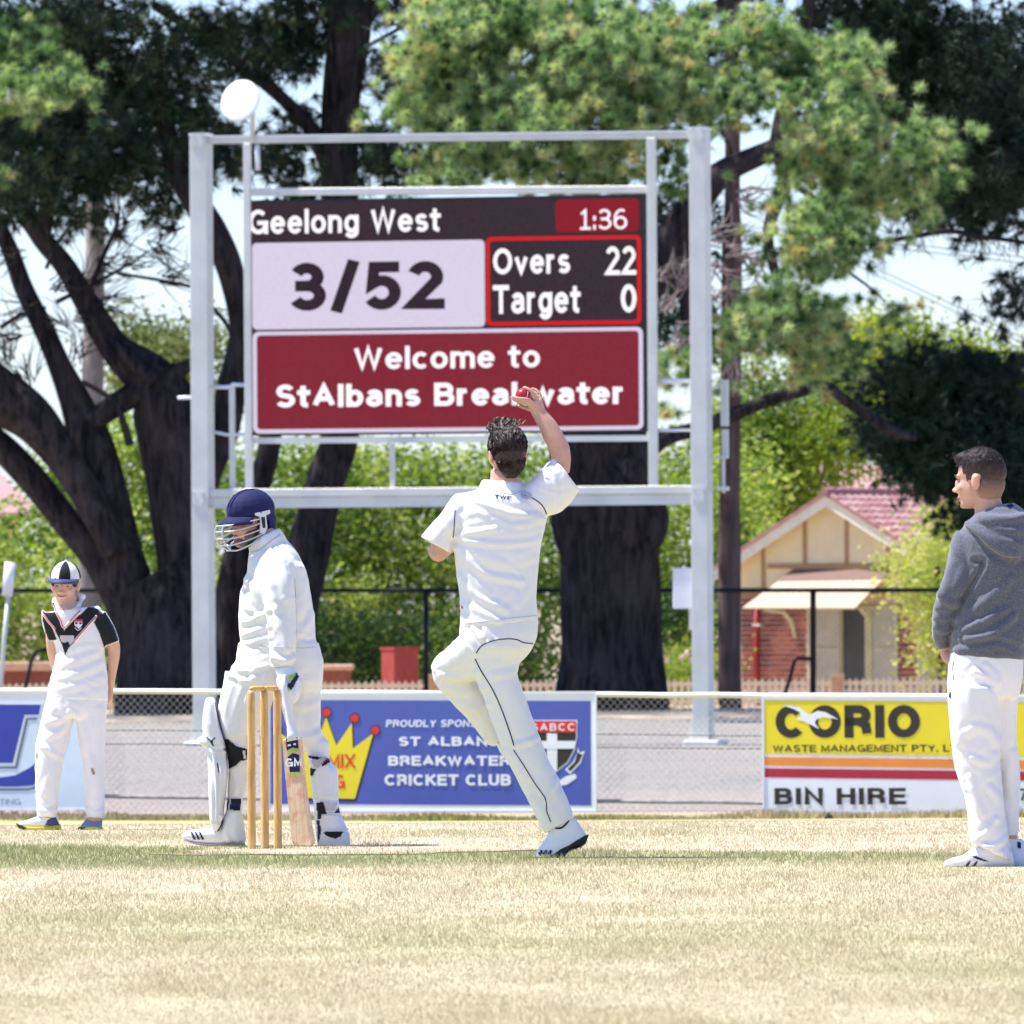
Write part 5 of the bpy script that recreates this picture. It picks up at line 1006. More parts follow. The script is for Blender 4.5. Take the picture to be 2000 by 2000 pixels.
# ================================================================== THE BOWLER (seen from behind, right arm raised)
DB_ = 47.9
bo = empty('person', Vector((P(1075, 1676, DB_).x, DB_, 0)), 'bowler in cricket whites seen from behind, leaping off one foot with right arm raised', 'person')
f = Fig(DB_); HR = headrot(-166, 6, 4); HC = P(990, 886, DB_)
f.ell(990, 882, (.01, .01, .01)); Lh = head(f, HC, HR, .98)
f.loft([(958, 918, 1012, 918, .055, .01), (957, 938, 1014, 940, .058, .0), (950, 955, 1022, 960, .06, 0), (925, 972, 1045, 980, .075, 0)])
f.loft([(912, 990, 1040, 995, .08), (908, 1060, 1035, 1060, .09), (918, 1150, 1030, 1150, .085), (916, 1215, 1028, 1210, .09), (930, 1255, 1010, 1255, .085)])           # trunk inside the shirt
f.tube([(912, 1000, .05), (884, 1030, .045, .0), (858, 1072, .043, .02)]).tube([(856, 1078, .043, .02), (866, 1070, .04, .12), (885, 1060, .033, .24)]); f.tube([(885, 1060, .033, .24), (893, 1050, .03, .30)])
f.tube([(1035, 985, .05), (1065, 952, .047), (1094, 905, .045, -.0)])
f.loft([(1072, 915, 1112, 925, .042), (1076, 893, 1115, 897, .045), (1072, 876, 1112, 872, .045), (1061, 858, 1104, 855, .043), (1054, 838, 1096, 840, .038), (1046, 824, 1083, 820, .032), (1040, 812, 1066, 801, .025)])
f.loft([(1040, 813, 1065, 801, .024), (1034, 800, 1062, 790, .023), (1032, 790, 1059, 778, .02)])
# fingers closed round the ball, thumb below
for pts in ([(1041, 795, .0085, -.01), (1030, 789, .0088, -.024), (1016, 786, .0085, -.030), (1003, 780, .0075, -.024)], [(1043, 789, .0088, -.012), (1031, 781, .009, -.032), (1015, 779, .0085, -.036), (1001, 775, .0075, -.028)],
            [(1048, 784, .0088, -.005), (1044, 770, .009, -.012), (1034, 761, .0085, -.014), (1024, 757, .0075, -.006)], [(1054, 784, .0082, .0), (1055, 771, .0085, .004), (1047, 762, .0078, .008), (1039, 759, .007, .012)],
            [(1038, 800, .0105, .012), (1027, 797, .0100, .020), (1014, 792, .009, .022)]): f.tube(pts, 8)
# legs inside the trousers
f.tube([(972, 1275, .07), (985, 1370, .055), (1022, 1470, .045), (1070, 1575, .036), (1088, 1612, .034)]); f.tube([(945, 1275, .06), (905, 1298, .05, .08), (880, 1312, .042, .12)]); f.tube([(880, 1318, .042, .14), (915, 1365, .04, .16), (952, 1420, .032, .19), (962, 1440, .028, .2)])
f.make('body', M['skin_fair'], bo, .0052, 3)
# ball
mb = MB().add(*ell(P(1022, 773, DB_) + Vector((0, .006, 0)), (.0345,) * 3, n=14, m=20)); ball = mb.build('cricket_ball', M['ball_red'], None, True); tag(ball, 'red cricket ball gripped in the raised hand of the bowler', 'ball')
b0 = P(1022, 773, DB_) + Vector((0, .006, 0)); mb = MB(); mb.tube([b0 + Vector((.035 * math.cos(a) * .5, -.035 * abs(math.cos(a)) * .8 if False else .0348 * math.sin(a) * .6, .0348 * math.sin(a) * .8 + .0)) for a in [0]], .001, 4) if False else None
mb = MB(); mb.tube([b0 + (Vector((.5, -.86, 0)) * math.cos(a) + Vector((.3, .17, .94)) * math.sin(a)).normalized() * .0348 for a in [i * .314 for i in range(21)]], .0012, 5, False); mb.build('seam', M['white_leather'], ball)
# hair
hf = Fig(DB_)
def hadd(c, r): hf.mb.add(*ell(Lh(c), [x * .98 for x in r], HR))
hadd((0, .026, .040), (.082, .094, .088)); hadd((0, .050, -.005), (.071, .068, .075)); hadd((0, .058, -.045), (.058, .045, .055)); hadd((0, .050, -.085), (.046, .034, .030)); hadd((0, -.035, .092), (.058, .058, .042)); 
for x in (-1, 1): hadd((x * .066, -.004, .012), (.018, .034, .034))
rr = random.Random(4)
for i in range(40):
    a = rr.uniform(0, 6.28); q = Vector((rr.gauss(0, .030), rr.gauss(-.02, .038), .112 + rr.uniform(-.012, .004))); hf.mb.tube([Lh(q), Lh(q + Vector((rr.gauss(0, .010), rr.gauss(-.006, .012), .022))), Lh(q + Vector((rr.gauss(-.008, .016), rr.gauss(-.01, .016), .038 + rr.random() * .016)))], [.012, .009, .004], 6)
hf.make('hair', M['hair_brown'], bo, .005, 1, fine=.003, seed=3)
def root(r):
    v = Vector((r.gauss(0, 1), r.gauss(.35, 1), abs(r.gauss(0, 1)) - .75)).normalized(); return Vector((v.x * .083, .024 + v.y * .096, .036 + v.z * .09)), v
strands('hair_locks', 'hair_brown', bo, Lh, HR, .98, root, 1100, .022, 5, .0022, (0, .3, -1), .12)
def root3(r):
    a, b = r.uniform(-.6, 3.74), r.uniform(-1.2, .9); v = Vector((math.cos(a) * math.cos(b), math.sin(a) * math.cos(b), math.sin(b))); return Vector((v.x * .061, .056 + v.y * .050, -.038 + v.z * .064)), v
strands('hair_locks', 'hair_brown', bo, Lh, HR, .98, root3, 700, .02, 11, .0024, (0, .1, -1), .1)
strands('hair_locks', 'hair_brown', bo, Lh, HR, .98, lambda r: (Vector((r.gauss(0, .028), -.01 + r.gauss(0, .04), .122)), Vector((0, 0, 1))), 160, .020, 6, .0026, (-.4, .1, .5), .9)
# shirt
f = Fig(DB_)
f.loft([(945, 950, 1016, 952, .068), (925, 958, 1034, 960, .085), (900, 968, 1050, 970, .105), (888, 985, 1062, 990, .122), (884, 1010, 1067, 1010, .13), (884, 1035, 1064, 1032, .135), (886, 1060, 1058, 1056, .132), (888, 1090, 1054, 1088, .126), (893, 1125, 1050, 1125, .12), (898, 1164, 1047, 1164, .12), (899, 1203, 1049, 1198, .126), (899, 1226, 1050, 1210, .13)])
f.loft([(925, 962, 930, 1010, .07), (890, 966, 918, 1035, .088, -.0), (864, 1000, 895, 1050, .088, .0), (842, 1024, 885, 1064, .085, .005), (821, 1048, 878, 1080, .084, .01)], pw=2.2)
f.loft([(1018, 952, 1045, 1005, .09), (1038, 936, 1066, 1008, .09), (1057, 917, 1090, 1002, .088), (1070, 903, 1113, 984, .082), (1081, 893, 1132, 957, .075)], pw=2.2)
f.loft([(943, 936, 1018, 942, .064, .0), (938, 944, 1023, 950, .075, 0), (934, 957, 1030, 962, .085, 0)])
for pts, amp, w_ in [([(889, 1046), (925, 1040), (966, 1033)], .007, 5), ([(891, 1052), (961, 1062), (1030, 1060), (1054, 1050)], .006, 5), ([(930, 978), (961, 991), (1013, 1006), (1062, 1010)], .006, 6), ([(899, 1125), (935, 1164), (987, 1190)], .007, 7), ([(891, 1071), (925, 1104), (961, 1125), (1020, 1136)], .007, 6),
    ([(895, 1090), (930, 1140), (960, 1160)], .005, 5), ([(905, 1010), (930, 1000), (950, 1005)], .004, 6), ([(1010, 1025), (1040, 1022), (1064, 1015)], .005, 5), ([(1000, 1085), (1030, 1075), (1053, 1062)], .004, 6), ([(930, 1085), (980, 1100), (1040, 1090)], .004, 8), ([(900, 1180), (940, 1195), (975, 1212)], .004, 6),
    ([(1060, 925), (1070, 960), (1068, 1000)], .005, 6), ([(1085, 905), (1095, 940), (1100, 975)], -.004, 6), ([(870, 1010), (880, 1040), (876, 1070)], .004, 5), ([(1046, 1110), (1030, 1150), (1010, 1180)], .004, 7)]: f.fold(pts, amp, w_)
f.make('shirt', M['bright_cloth'], bo, .006, 3, .0035, 6, 3); sh_ = f; so_ = f.o
f.line([(889, 996), (888, 1010), (887, 1030), (885, 1050)], .004, M['navy'], 'piping', so_); f.line([(1023, 968), (1040, 973), (1058, 986), (1068, 1004)], .005, M['navy'], 'piping', so_)
f.line([(938, 949), (965, 958), (1000, 965), (1024, 957)], .004, M['grey_cloth'], 'collar_seam', so_); f.line([(899, 1219), (950, 1213), (1010, 1206), (1049, 1202)], .003, M['grey_cloth'], 'hem_seam', so_)
f.text('TWF', 966, 966, 999, 976, M['navy'], so_, .26, rot=.10); f.patch([(1016, 966), (1024, 958), (1036, 962), (1040, 972), (1030, 976), (1020, 972)], M['grey_cloth'], 'shoulder_logo', so_); f.patch([(899, 1181), (906, 1187), (902, 1189), (898, 1186)], M['red_cloth'], 'red_mark', so_)
# trousers
f = Fig(DB_)
f.loft([(903, 1196, 1046, 1192, .112), (900, 1215, 1049, 1210, .122), (899, 1235, 1049, 1230, .13), (901, 1252, 1047, 1246, .134), (908, 1270, 1040, 1263, .128), (916, 1288, 1027, 1283, .11), (922, 1300, 1010, 1298, .095)])
f.loft([(912, 1262, 1030, 1268, .115), (917, 1288, 1012, 1296, .11), (930, 1329, 1011, 1318, .10), (946, 1366, 1024, 1358, .095), (961, 1407, 1039, 1400, .088), (979, 1456, 1056, 1446, .083), (995, 1492, 1069, 1480, .08), (1013, 1529, 1088, 1516, .078), (1031, 1562, 1102, 1548, .074), (1049, 1599, 1113, 1576, .07), (1064, 1628, 1120, 1598, .062)])
f.loft([(899, 1243, 955, 1300, .10, .0), (876, 1262, 930, 1328, .10, .05), (853, 1283, 900, 1340, .095, .10), (841, 1303, 872, 1346, .075, .13)])
f.loft([(843, 1303, 905, 1308, .085, .12), (848, 1330, 925, 1322, .09, .13), (866, 1354, 940, 1345, .085, .14), (888, 1378, 955, 1368, .08, .15), (912, 1405, 966, 1394, .075, .17), (934, 1434, 974, 1420, .068, .19), (955, 1457, 980, 1446, .055, .2)])
for pts, amp, w_ in [([(905, 1232), (920, 1255), (928, 1275)], .006, 5), ([(925, 1228), (940, 1248)], .005, 4), ([(945, 1225), (958, 1245)], .004, 4), ([(862, 1320), (900, 1325), (935, 1312)], .006, 6), ([(868, 1345), (910, 1352), (945, 1345)], .005, 6), ([(895, 1375), (930, 1385), (955, 1378)], .004, 6),
    ([(1005, 1300), (990, 1330), (975, 1360)], .004, 8), ([(1015, 1296), (1000, 1312), (965, 1318)], .005, 6), ([(1010, 1455), (1035, 1448), (1052, 1440)], .006, 5), ([(990, 1470), (1010, 1500), (1030, 1520)], .004, 7), ([(1090, 1520), (1075, 1550), (1068, 1565)], .006, 5), ([(1040, 1560), (1060, 1590), (1070, 1615)], .004, 6),
    ([(940, 1290), (945, 1340), (975, 1400)], -.004, 6), ([(960, 1262), (1000, 1268), (1030, 1262)], .004, 8)]: f.fold(pts, amp, w_)
f.make('trousers', M['white_cloth'], bo, .006, 3, .004, 6, 8)
f.line([(930, 1276), (940, 1262), (961, 1252), (987, 1248), (1008, 1249), (1023, 1255), (1041, 1257)], .005, M['navy'], 'piping', f.o); f.line([(928, 1287), (940, 1311), (961, 1345), (979, 1384), (995, 1428), (1004, 1457)], .0055, M['navy'], 'piping', f.o)
f.line([(1003, 1465), (1021, 1492), (1044, 1529), (1065, 1560), (1068, 1585), (1076, 1605)], .0045, M['navy'], 'piping', f.o)
# shoes
f = shoe(DB_, [(1075, 1603, 1124, 1598, .04), (1074, 1614, 1140, 1622, .043), (1070, 1628, 1147, 1636, .045), (1063, 1642, 1143, 1650, .047), (1052, 1656, 1115, 1662, .048), (1045, 1666, 1100, 1672, .047), (1044, 1674, 1085, 1677, .042)], 'shoe', 'white_leather', bo)
s1 = f.o; f.line([(1075, 1602), (1084, 1616), (1096, 1617), (1106, 1609), (1116, 1597), (1125, 1600)], .008, M['navy'], 'collar_trim', s1)
sf = Fig(DB_); sf.loft([(1151, 1629, 1143, 1648, .036, -.012), (1141, 1632, 1130, 1656, .04, -.016), (1124, 1641, 1113, 1660, .042, -.018), (1112, 1648, 1102, 1674, .044, -.018), (1094, 1656, 1094, 1681, .044, -.018), (1074, 1670, 1074, 1681, .042, -.014), (1052, 1674, 1054, 1681, .03, -.01)]).make('sole', M['rubber'], s1, .005, 2)
for x, y in ((1124, 1655), (1134, 1652), (1103, 1675), (1088, 1679), (1076, 1680)): MB().tube([P(x, y, DB_), P(x + 1, y + 5, DB_)], [.006, .003], 6).build('stud', M['steel'], s1)
for x in (1051, 1060, 1069): f.patch([(x, 1667), (x + 5, 1660), (x + 10, 1662), (x + 5, 1672)], M['navy'], 'stripe', s1)
shoe(DB_, [(968, 1452, 992, 1448, .04, .22), (975, 1468, 1004, 1460, .045, .22), (985, 1482, 1015, 1474, .045, .2), (1000, 1494, 1020, 1486, .04, .18)], 'shoe', 'white_leather', bo)

# ================================================================== THE WICKET
SPC = .0955; wx = P(517.5, 1655, 49.9); WA = math.radians(53.5); wd = Vector((math.cos(WA), math.sin(WA), 0))
for i, lab in ((-1, 'wooden cricket stump at the left of the three'), (0, 'middle wooden cricket stump of the three'), (1, 'wooden cricket stump nearest the bat')):
    b = Vector((wx.x, 49.9, 0)) + wd * SPC * i; st = MB(); z = [-.05, .0, .1, .3, .5, .66, .695, .711]; rr_ = [.0182, .0182, .0183, .0185, .0184, .0182, .0176, .012]
    st.tube([b + Vector((0, 0, q)) for q in z], rr_, 20); o = st.build('cricket_stump', M['stump_wood'], None, True); tag(o, lab, 'stump', 'stumps of the wicket')
    for k in (-1, 0, 1): 
        gd = MB().tube([b + Vector((-.0172, -.004, .42)), b + Vector((-.0174, -.004, .51))], .0018, 5).build('groove', M['eye_dark'], o) if k == 0 else None
for i, lab in ((-.5, 'turned wooden bail lying on the left and middle stumps'), (.5, 'turned wooden bail lying on the middle and right stumps')):
    b = Vector((wx.x, 49.9, .718)) + wd * SPC * i; L_b = .056
    pr = [(-1, .005), (-.86, .0062), (-.84, .0085), (-.7, .011), (-.45, .0125), (-.2, .0095), (0, .0115), (.2, .0095), (.45, .0125), (.7, .011), (.84, .0085), (.86, .0062), (1, .005)]
    tag(MB().tube([b + wd * L_b * t for t, r in pr], [r * 1.05 for t, r in pr], 12).build('bail', M['stump_wood'], None, True), lab, 'bail', 'bails on the wicket')

# ================================================================== THE BATTER
DT = 50.6
ba = empty('person', Vector((P(520, 1652, DT).x, DT, 0)), 'batter in navy helmet, whites and leg pads standing behind the stumps', 'person')
f = Fig(DT); HR = headrot(-57, 6, 0); HC = P(487, 1020, DT); Lb = head(f, HC, HR, .95)
f.loft([(492, 1045, 532, 1030, .06), (490, 1062, 548, 1045, .065), (488, 1080, 562, 1060, .075)])
f.loft([(505, 1092, 560, 1086, .09), (496, 1150, 580, 1150, .12), (494, 1230, 590, 1230, .11), (490, 1300, 600, 1300, .11)])
f.tube([(542, 1110, .045, -.11), (547, 1190, .042, -.17), (552, 1280, .036, -.19), (554, 1315, .032, -.2)])
f.loft([(546, 1308, 572, 1308, .03, -.2), (550, 1325, 580, 1325, .03, -.2), (556, 1345, 580, 1345, .028, -.2)])
f.tube([(530, 1115, .045, .10), (535, 1190, .04, .15), (548, 1270, .04, .1), (560, 1320, .032, 0)])
f.tube([(500, 1310, .075, -.02), (478, 1400, .06, -.02), (465, 1480, .036, -.02), (461, 1570, .028, -.02), (458, 1630, .03, -.02)]); f.tube([(585, 1310, .075, .03), (596, 1400, .055, .03), (620, 1470, .036, .03), (634, 1560, .03, .03), (645, 1635, .034, .03)])
f.make('body', M['skin_tan'], ba, .0052, 3); face_bits(ba, Lb, HR, .95); 
bd = Fig(DT)
for c, r in (((0, -.05, -.088), (.040, .040, .028)), ((.048, -.02, -.06), (.020, .045, .034)), ((-.048, -.02, -.06), (.020, .045, .034)), ((0, -.086, -.0565), (.024, .008, .004))): bd.mb.add(*ell(Lb(c), [x * .97 for x in r], HR))
bd.make('beard', M['stubble'], ba, .004, 1, fine=.002)
# helmet
hf = Fig(DT)
def ha(c, r, rx=0): hf.mb.add(*ell(Lb(c), [x * .95 for x in r], HR @ Matrix.Rotation(rx, 3, 'X')))
ha((0, .014, .058), (.100, .124, .098)); ha((0, .06, .00), (.086, .078, .080))
hf.make('helmet', M['navy'], ba, .005, 3); he = hf.o
co_ = [v.co.copy() for v in he.data.vertices]      # cut the opening: everything below the brim line in front
import bmesh as _bm
bm = _bm.new(); bm.from_mesh(he.data); o0 = Vector(ba.location)
Ri = HR.transposed()
dele = [v for v in bm.verts if (lambda l: (l.z < .022 and l.y < .035) or l.z < -.055 or (l.z < .0 and l.y < .06))((Ri @ (v.co + o0 - HC)) / .95)]
_bm.ops.delete(bm, geom=dele, context='VERTS'); _bm.ops.solidify(bm, geom=bm.faces, thickness=.008); bm.to_mesh(he.data); bm.free()
mb = MB(); V = []; Fc = []; n = 22                 # peak
for j, (rad, dz) in enumerate(((1.0, .030), (1.16, .022), (1.34, .010), (1.50, -.004))):
    for i in range(n + 1):
        a = math.radians(200 + 140 * i / n); sx = abs(math.cos(a)); V.append(Lb((.101 * math.cos(a) * (1 + (rad - 1) * .25), .014 + .122 * math.sin(a) * rad, dz + .008 * (1 - sx))))
for j in range(3):
    for i in range(n): Fc.append((j * (n + 1) + i, j * (n + 1) + i + 1, (j + 1) * (n + 1) + i + 1, (j + 1) * (n + 1) + i))
pk_ = MB().add(V, Fc).build('peak', M['navy'], he, True); sm = pk_.modifiers.new('s', 'SOLIDIFY'); sm.thickness = .006
for y, z_ in ((-.05, .135), (.075, .13)): MB().tube([Lb((-.045, y, z_)), Lb((-.038, y + .014, z_ - .006))], .005, 6).build('vent', M['black'], he, True)
for t in (-.012, .012):
    MB().tube([Lb((t, .014 + .1235 * math.cos(a), .058 + .0985 * math.sin(a))) for a in [math.radians(x) for x in range(165, 10, -12)]], .002, 5).build('ridge', M['navy'], he, True)
def bar(pts, r=.0038, name='grille_bar', mat='steel', par=None): return MB().tube([Lb(p) for p in catmull(pts, 5)], r, 6).build(name, M[mat], par or he, True)
for z_, yf, w_, zb2 in ((.000, -.172, .060, .018), (-.028, -.178, .066, -.002), (-.062, -.176, .064, -.030), (-.094, -.160, .056, -.052), (-.122, -.128, .044, -.070)):
    bar([(-.104, .012, zb2), (-.098, -.05, (z_ + zb2) / 2), (-w_, -.135 if z_ > -.1 else -.10, z_), (-.02, yf, z_), (.02, yf, z_), (w_, -.135 if z_ > -.1 else -.10, z_), (.098, -.05, (z_ + zb2) / 2), (.104, .012, zb2)])
for x in (-.030, .030): bar([(x, -.166, .002), (x * 1.1, -.176, -.03), (x, -.172, -.065), (x * .8, -.155, -.095), (x * .5, -.122, -.124)])
for x in (-1, 1):
    g_ = MB(); g_.prism([Lb((x * .108, a, b)) for a, b in ((-.028, .045), (.055, .052), (.055, .036), (.030, .028), (.032, -.03), (.012, -.062), (-.012, -.05), (-.004, .0), (-.006, .026), (-.028, .034))], HR @ Vector((x * -.006, 0, 0))); g_.build('ear_guard', M['steel'], he)
    MB().prism([Lb((x * .1085, a, b)) for a, b in ((.002, .022), (.022, .022), (.020, -.03), (.006, -.03))], HR @ Vector((x * .002, 0, 0))).build('guard_slot', M['black'], he)
    MB().tube([Lb((x * .088, .0, .01)), Lb((x * .082, -.01, -.05)), Lb((x * .05, -.04, -.105)), Lb((x * .02, -.055, -.118))], .006, 6).build('strap', M['black'], he, True)
    MB().prism([Lb((x * .1085, a, .044)) for a in (.0, .006)] + [Lb((x * .1085, a, .05)) for a in (.006, .0)], HR @ Vector((x * .003, 0, 0))).build('bolt', M['black'], he)
# shirt
f = Fig(DT)
f.loft([(490, 1070, 552, 1048, .075), (486, 1083, 568, 1064, .11), (484, 1100, 584, 1086, .145), (481, 1122, 598, 1118, .17), (472, 1150, 605, 1150, .175), (467, 1190, 611, 1186, .17), (467, 1222, 615, 1221, .165), (469, 1248, 616, 1246, .165), (468, 1268, 624, 1268, .17)])
f.loft([(522, 1082, 556, 1076, .05, -.03), (512, 1096, 568, 1090, .08, -.075), (509, 1112, 574, 1108, .085, -.115), (511, 1135, 577, 1130, .08, -.15), (518, 1166, 578, 1166, .075, -.17), (523, 1215, 579, 1215, .07, -.185), (528, 1250, 580, 1250, .066, -.195), (528, 1285, 577, 1282, .064, -.2), (531, 1304, 573, 1302, .06, -.2)])
f.loft([(500, 1090, 560, 1088, .08, .12), (500, 1150, 560, 1150, .07, .16), (515, 1240, 565, 1240, .06, .1), (530, 1290, 575, 1290, .055, -.04)])
f.loft([(484, 1064, 545, 1030, .085, -.0), (486, 1072, 556, 1045, .095, 0), (488, 1084, 562, 1060, .10, 0)], pw=2)
for pts, amp, w_ in [([(480, 1130), (505, 1160), (520, 1190)], .006, 6), ([(478, 1185), (500, 1200), (520, 1205)], .005, 5), ([(475, 1215), (500, 1208), (520, 1195)], .006, 5), ([(475, 1240), (500, 1232), (526, 1222)], .006, 5), ([(480, 1258), (505, 1250), (528, 1245)], .005, 5), ([(520, 1110), (530, 1150), (540, 1190)], .006, 6),
    ([(560, 1100), (572, 1130), (576, 1160)], -.006, 5), ([(536, 1190), (552, 1230), (560, 1270)], .007, 6), ([(560, 1180), (570, 1230), (575, 1270)], -.005, 6), ([(582, 1110), (592, 1150), (585, 1200)], .006, 7), ([(585, 1240), (600, 1220), (612, 1200)], .004, 6), ([(533, 1282), (552, 1290), (575, 1284)], .008, 5), ([(533, 1297), (552, 1302), (574, 1296)], -.006, 4), ([(545, 1090), (570, 1100), (590, 1112)], .005, 7), ([(584, 1245), (600, 1250), (615, 1248)], -.004, 4)]: f.fold(pts, amp, w_)
f.make('shirt', M['white_cloth'], ba, .0062, 9, .004, 6, 13); f.line([(490, 1079), (505, 1075), (525, 1060), (548, 1044)], .004, M['grey_cloth'], 'collar_seam', f.o); f.line([(576, 1130), (578, 1180), (579, 1250)], .003, M['grey_cloth'], 'sleeve_seam', f.o)
f.line([(470, 1256), (520, 1262), (585, 1266), (622, 1262)], .003, M['grey_cloth'], 'hem_seam', f.o)
# trousers
f = Fig(DT)
f.loft([(466, 1255, 622, 1255, .155), (463, 1275, 628, 1275, .165), (458, 1295, 632, 1292, .17), (445, 1315, 632, 1312, .17), (440, 1335, 630, 1330, .16), (445, 1350, 625, 1348, .13)])
f.loft([(440, 1310, 545, 1330, .11, -.02), (437, 1335, 540, 1345, .115, -.02), (427, 1380, 530, 1378, .11, -.02), (427, 1410, 515, 1408, .10, -.02), (432, 1437, 498, 1434, .09, -.02), (440, 1458, 489, 1460, .08, -.02), (445, 1490, 487, 1490, .075, -.02), (446, 1530, 482, 1530, .068, -.02), (444, 1562, 474, 1562, .062, -.02), (440, 1590, 473, 1588, .07, -.02), (430, 1620, 477, 1618, .075, -.02), (424, 1642, 480, 1644, .07, -.02)])
f.loft([(545, 1325, 631, 1315, .11, .03), (550, 1380, 627, 1380, .105, .03), (562, 1425, 627, 1425, .10, .03), (580, 1450, 641, 1450, .095, .03), (597, 1466, 642, 1465, .085, .03), (605, 1500, 645, 1500, .07, .03), (612, 1560, 655, 1560, .065, .03), (616, 1620, 670, 1620, .065, .03), (620, 1645, 676, 1645, .06, .03)])
for pts, amp, w_ in [([(455, 1340), (440, 1400), (450, 1440)], .007, 6), ([(475, 1330), (455, 1400), (465, 1435)], .006, 6), ([(495, 1320), (478, 1380), (470, 1430)], .006, 6), ([(515, 1320), (505, 1360), (490, 1410)], .005, 6), ([(600, 1330), (590, 1370), (580, 1420)], .005, 7), ([(620, 1370), (600, 1380), (575, 1378)], .005, 6), ([(625, 1430), (605, 1440), (585, 1436)], .006, 6), ([(455, 1300), (480, 1310), (520, 1300)], .007, 6), ([(450, 1320), (475, 1330), (500, 1325)], .006, 5), ([(470, 1280), (490, 1295), (520, 1285)], .005, 5), ([(450, 1500), (462, 1530), (458, 1555)], .004, 4), ([(470, 1490), (470, 1520), (465, 1550)], .004, 4), ([(445, 1600), (440, 1625), (446, 1640)], .005, 4), ([(462, 1600), (458, 1625), (464, 1640)], .004, 4)]: f.fold(pts, amp, w_)
f.make('trousers', M['white_cloth'], ba, .0062, 3, .0045, 6, 17); bt = f
# pads
def pad(secs, dy, ridge, tip=None):
    f = Fig(DT); f.loft([q + (dy,) for q in secs], 5, 28, 2.6)
    if tip: f.loft([q + (dy,) for q in tip], 4, 20, 2.2)
    for r_ in ridge: f.fold(r_, -.009, 2.4)
    f.make('leg_pad', M['pad_white'], ba, .0055, 2, .002, 8, 5); return f
p1_ = pad([(403, 1363, 416, 1361, .05), (399, 1376, 422, 1374, .08), (396, 1405, 428, 1408, .1), (397, 1432, 436, 1434, .105), (401, 1452, 441, 1452, .105), (405, 1475, 443, 1472, .10), (408, 1508, 445, 1508, .11), (408, 1545, 441, 1545, .11), (410, 1575, 438, 1574, .10), (411, 1600, 435, 1602, .09), (416, 1622, 430, 1624, .06)], -.03,
          [[(411, 1475), (417, 1530), (419, 1605)], [(423, 1470), (428, 1530), (427, 1605)], [(434, 1470), (436, 1530), (432, 1590)], [(396, 1440), (415, 1462), (442, 1464)]], [(384, 1443, 396, 1458, .05), (392, 1440, 412, 1462, .09), (400, 1432, 438, 1460, .11)])
a = p1_.o; p1_.patch([(402, 1439), (406, 1440), (413, 1447), (419, 1440), (421, 1441), (415, 1449), (418, 1458), (414, 1456), (410, 1448)], M['navy'], 'emblem', a); p1_.line([(424, 1490), (426, 1500), (428, 1508)], .005, M['black_cloth'], 'emblem', a)
p1_.line([(420, 1372), (424, 1395), (430, 1420), (437, 1445)], .010, M['blue_shade'], 'edge_binding', a); p1_.line([(434, 1602), (431, 1612), (424, 1624), (414, 1620)], .008, M['navy'], 'edge_binding', a)
bt.patch([(436, 1445), (445, 1444), (462, 1458), (483, 1463), (483, 1484), (470, 1486), (459, 1496), (445, 1503), (441, 1480)], M['black_cloth'], 'knee_strap', bt.o, .008); bt.patch([(474, 1466), (479, 1466), (481, 1482), (476, 1482)], M['steel'], 'buckle', bt.o, .012)
bt.patch([(436, 1560), (471, 1560), (469, 1583), (436, 1581)], M['black_cloth'], 'ankle_strap', bt.o, .01); bt.patch([(438, 1568), (470, 1569), (470, 1575), (438, 1574)], M['navy'], 'strap_stripe', bt.o, .012); bt.patch([(447, 1560), (451, 1560), (449, 1583), (445, 1583)], M['steel'], 'buckle', bt.o, .014)
p2_ = pad([(600, 1474, 642, 1480, .10), (602, 1490, 648, 1490, .11), (606, 1514, 659, 1508, .115), (610, 1550, 661, 1555, .115), (616, 1578, 663, 1578, .115), (618, 1603, 671, 1603, .12), (619, 1628, 682, 1628, .12), (620, 1651, 684, 1652, .115)], .0,
          [[(612, 1510), (618, 1560)], [(600, 1566), (640, 1562), (662, 1562)], [(618, 1590), (645, 1588), (668, 1592)], [(620, 1622), (650, 1620), (682, 1624)]])
a = p2_.o
for pl_, m_, nm in [([(597, 1472), (628, 1473), (640, 1472), (620, 1484), (604, 1480)], 'black_cloth', 'strap'), ([(604, 1500), (617, 1502), (609, 1516), (605, 1514)], 'black_cloth', 'strap'), ([(608, 1484), (628, 1481), (636, 1472), (640, 1478), (630, 1492), (622, 1500), (612, 1498)], 'grey_cloth', 'strap_tab'), ([(627, 1490), (644, 1478), (647, 1487), (630, 1497)], 'black_cloth', 'strap'), ([(633, 1482), (641, 1478), (642, 1484), (634, 1488)], 'red_cloth', 'strap_label'),
    ([(618, 1568), (631, 1566), (638, 1590), (628, 1590), (626, 1600), (620, 1600)], 'black_cloth', 'strap'), ([(652, 1588), (662, 1578), (664, 1588)], 'black_cloth', 'strap'), ([(632, 1568), (661, 1568), (655, 1578), (649, 1588), (642, 1588), (637, 1580)], 'grey_cloth', 'strap_tab'), ([(616, 1602), (624, 1602), (626, 1624), (622, 1645), (618, 1645)], 'black_cloth', 'strap'), ([(630, 1625), (671, 1624), (665, 1634), (655, 1638), (640, 1634)], 'black_cloth', 'strap')]:
    p2_.patch(pl_, M[m_], nm, a, .005)
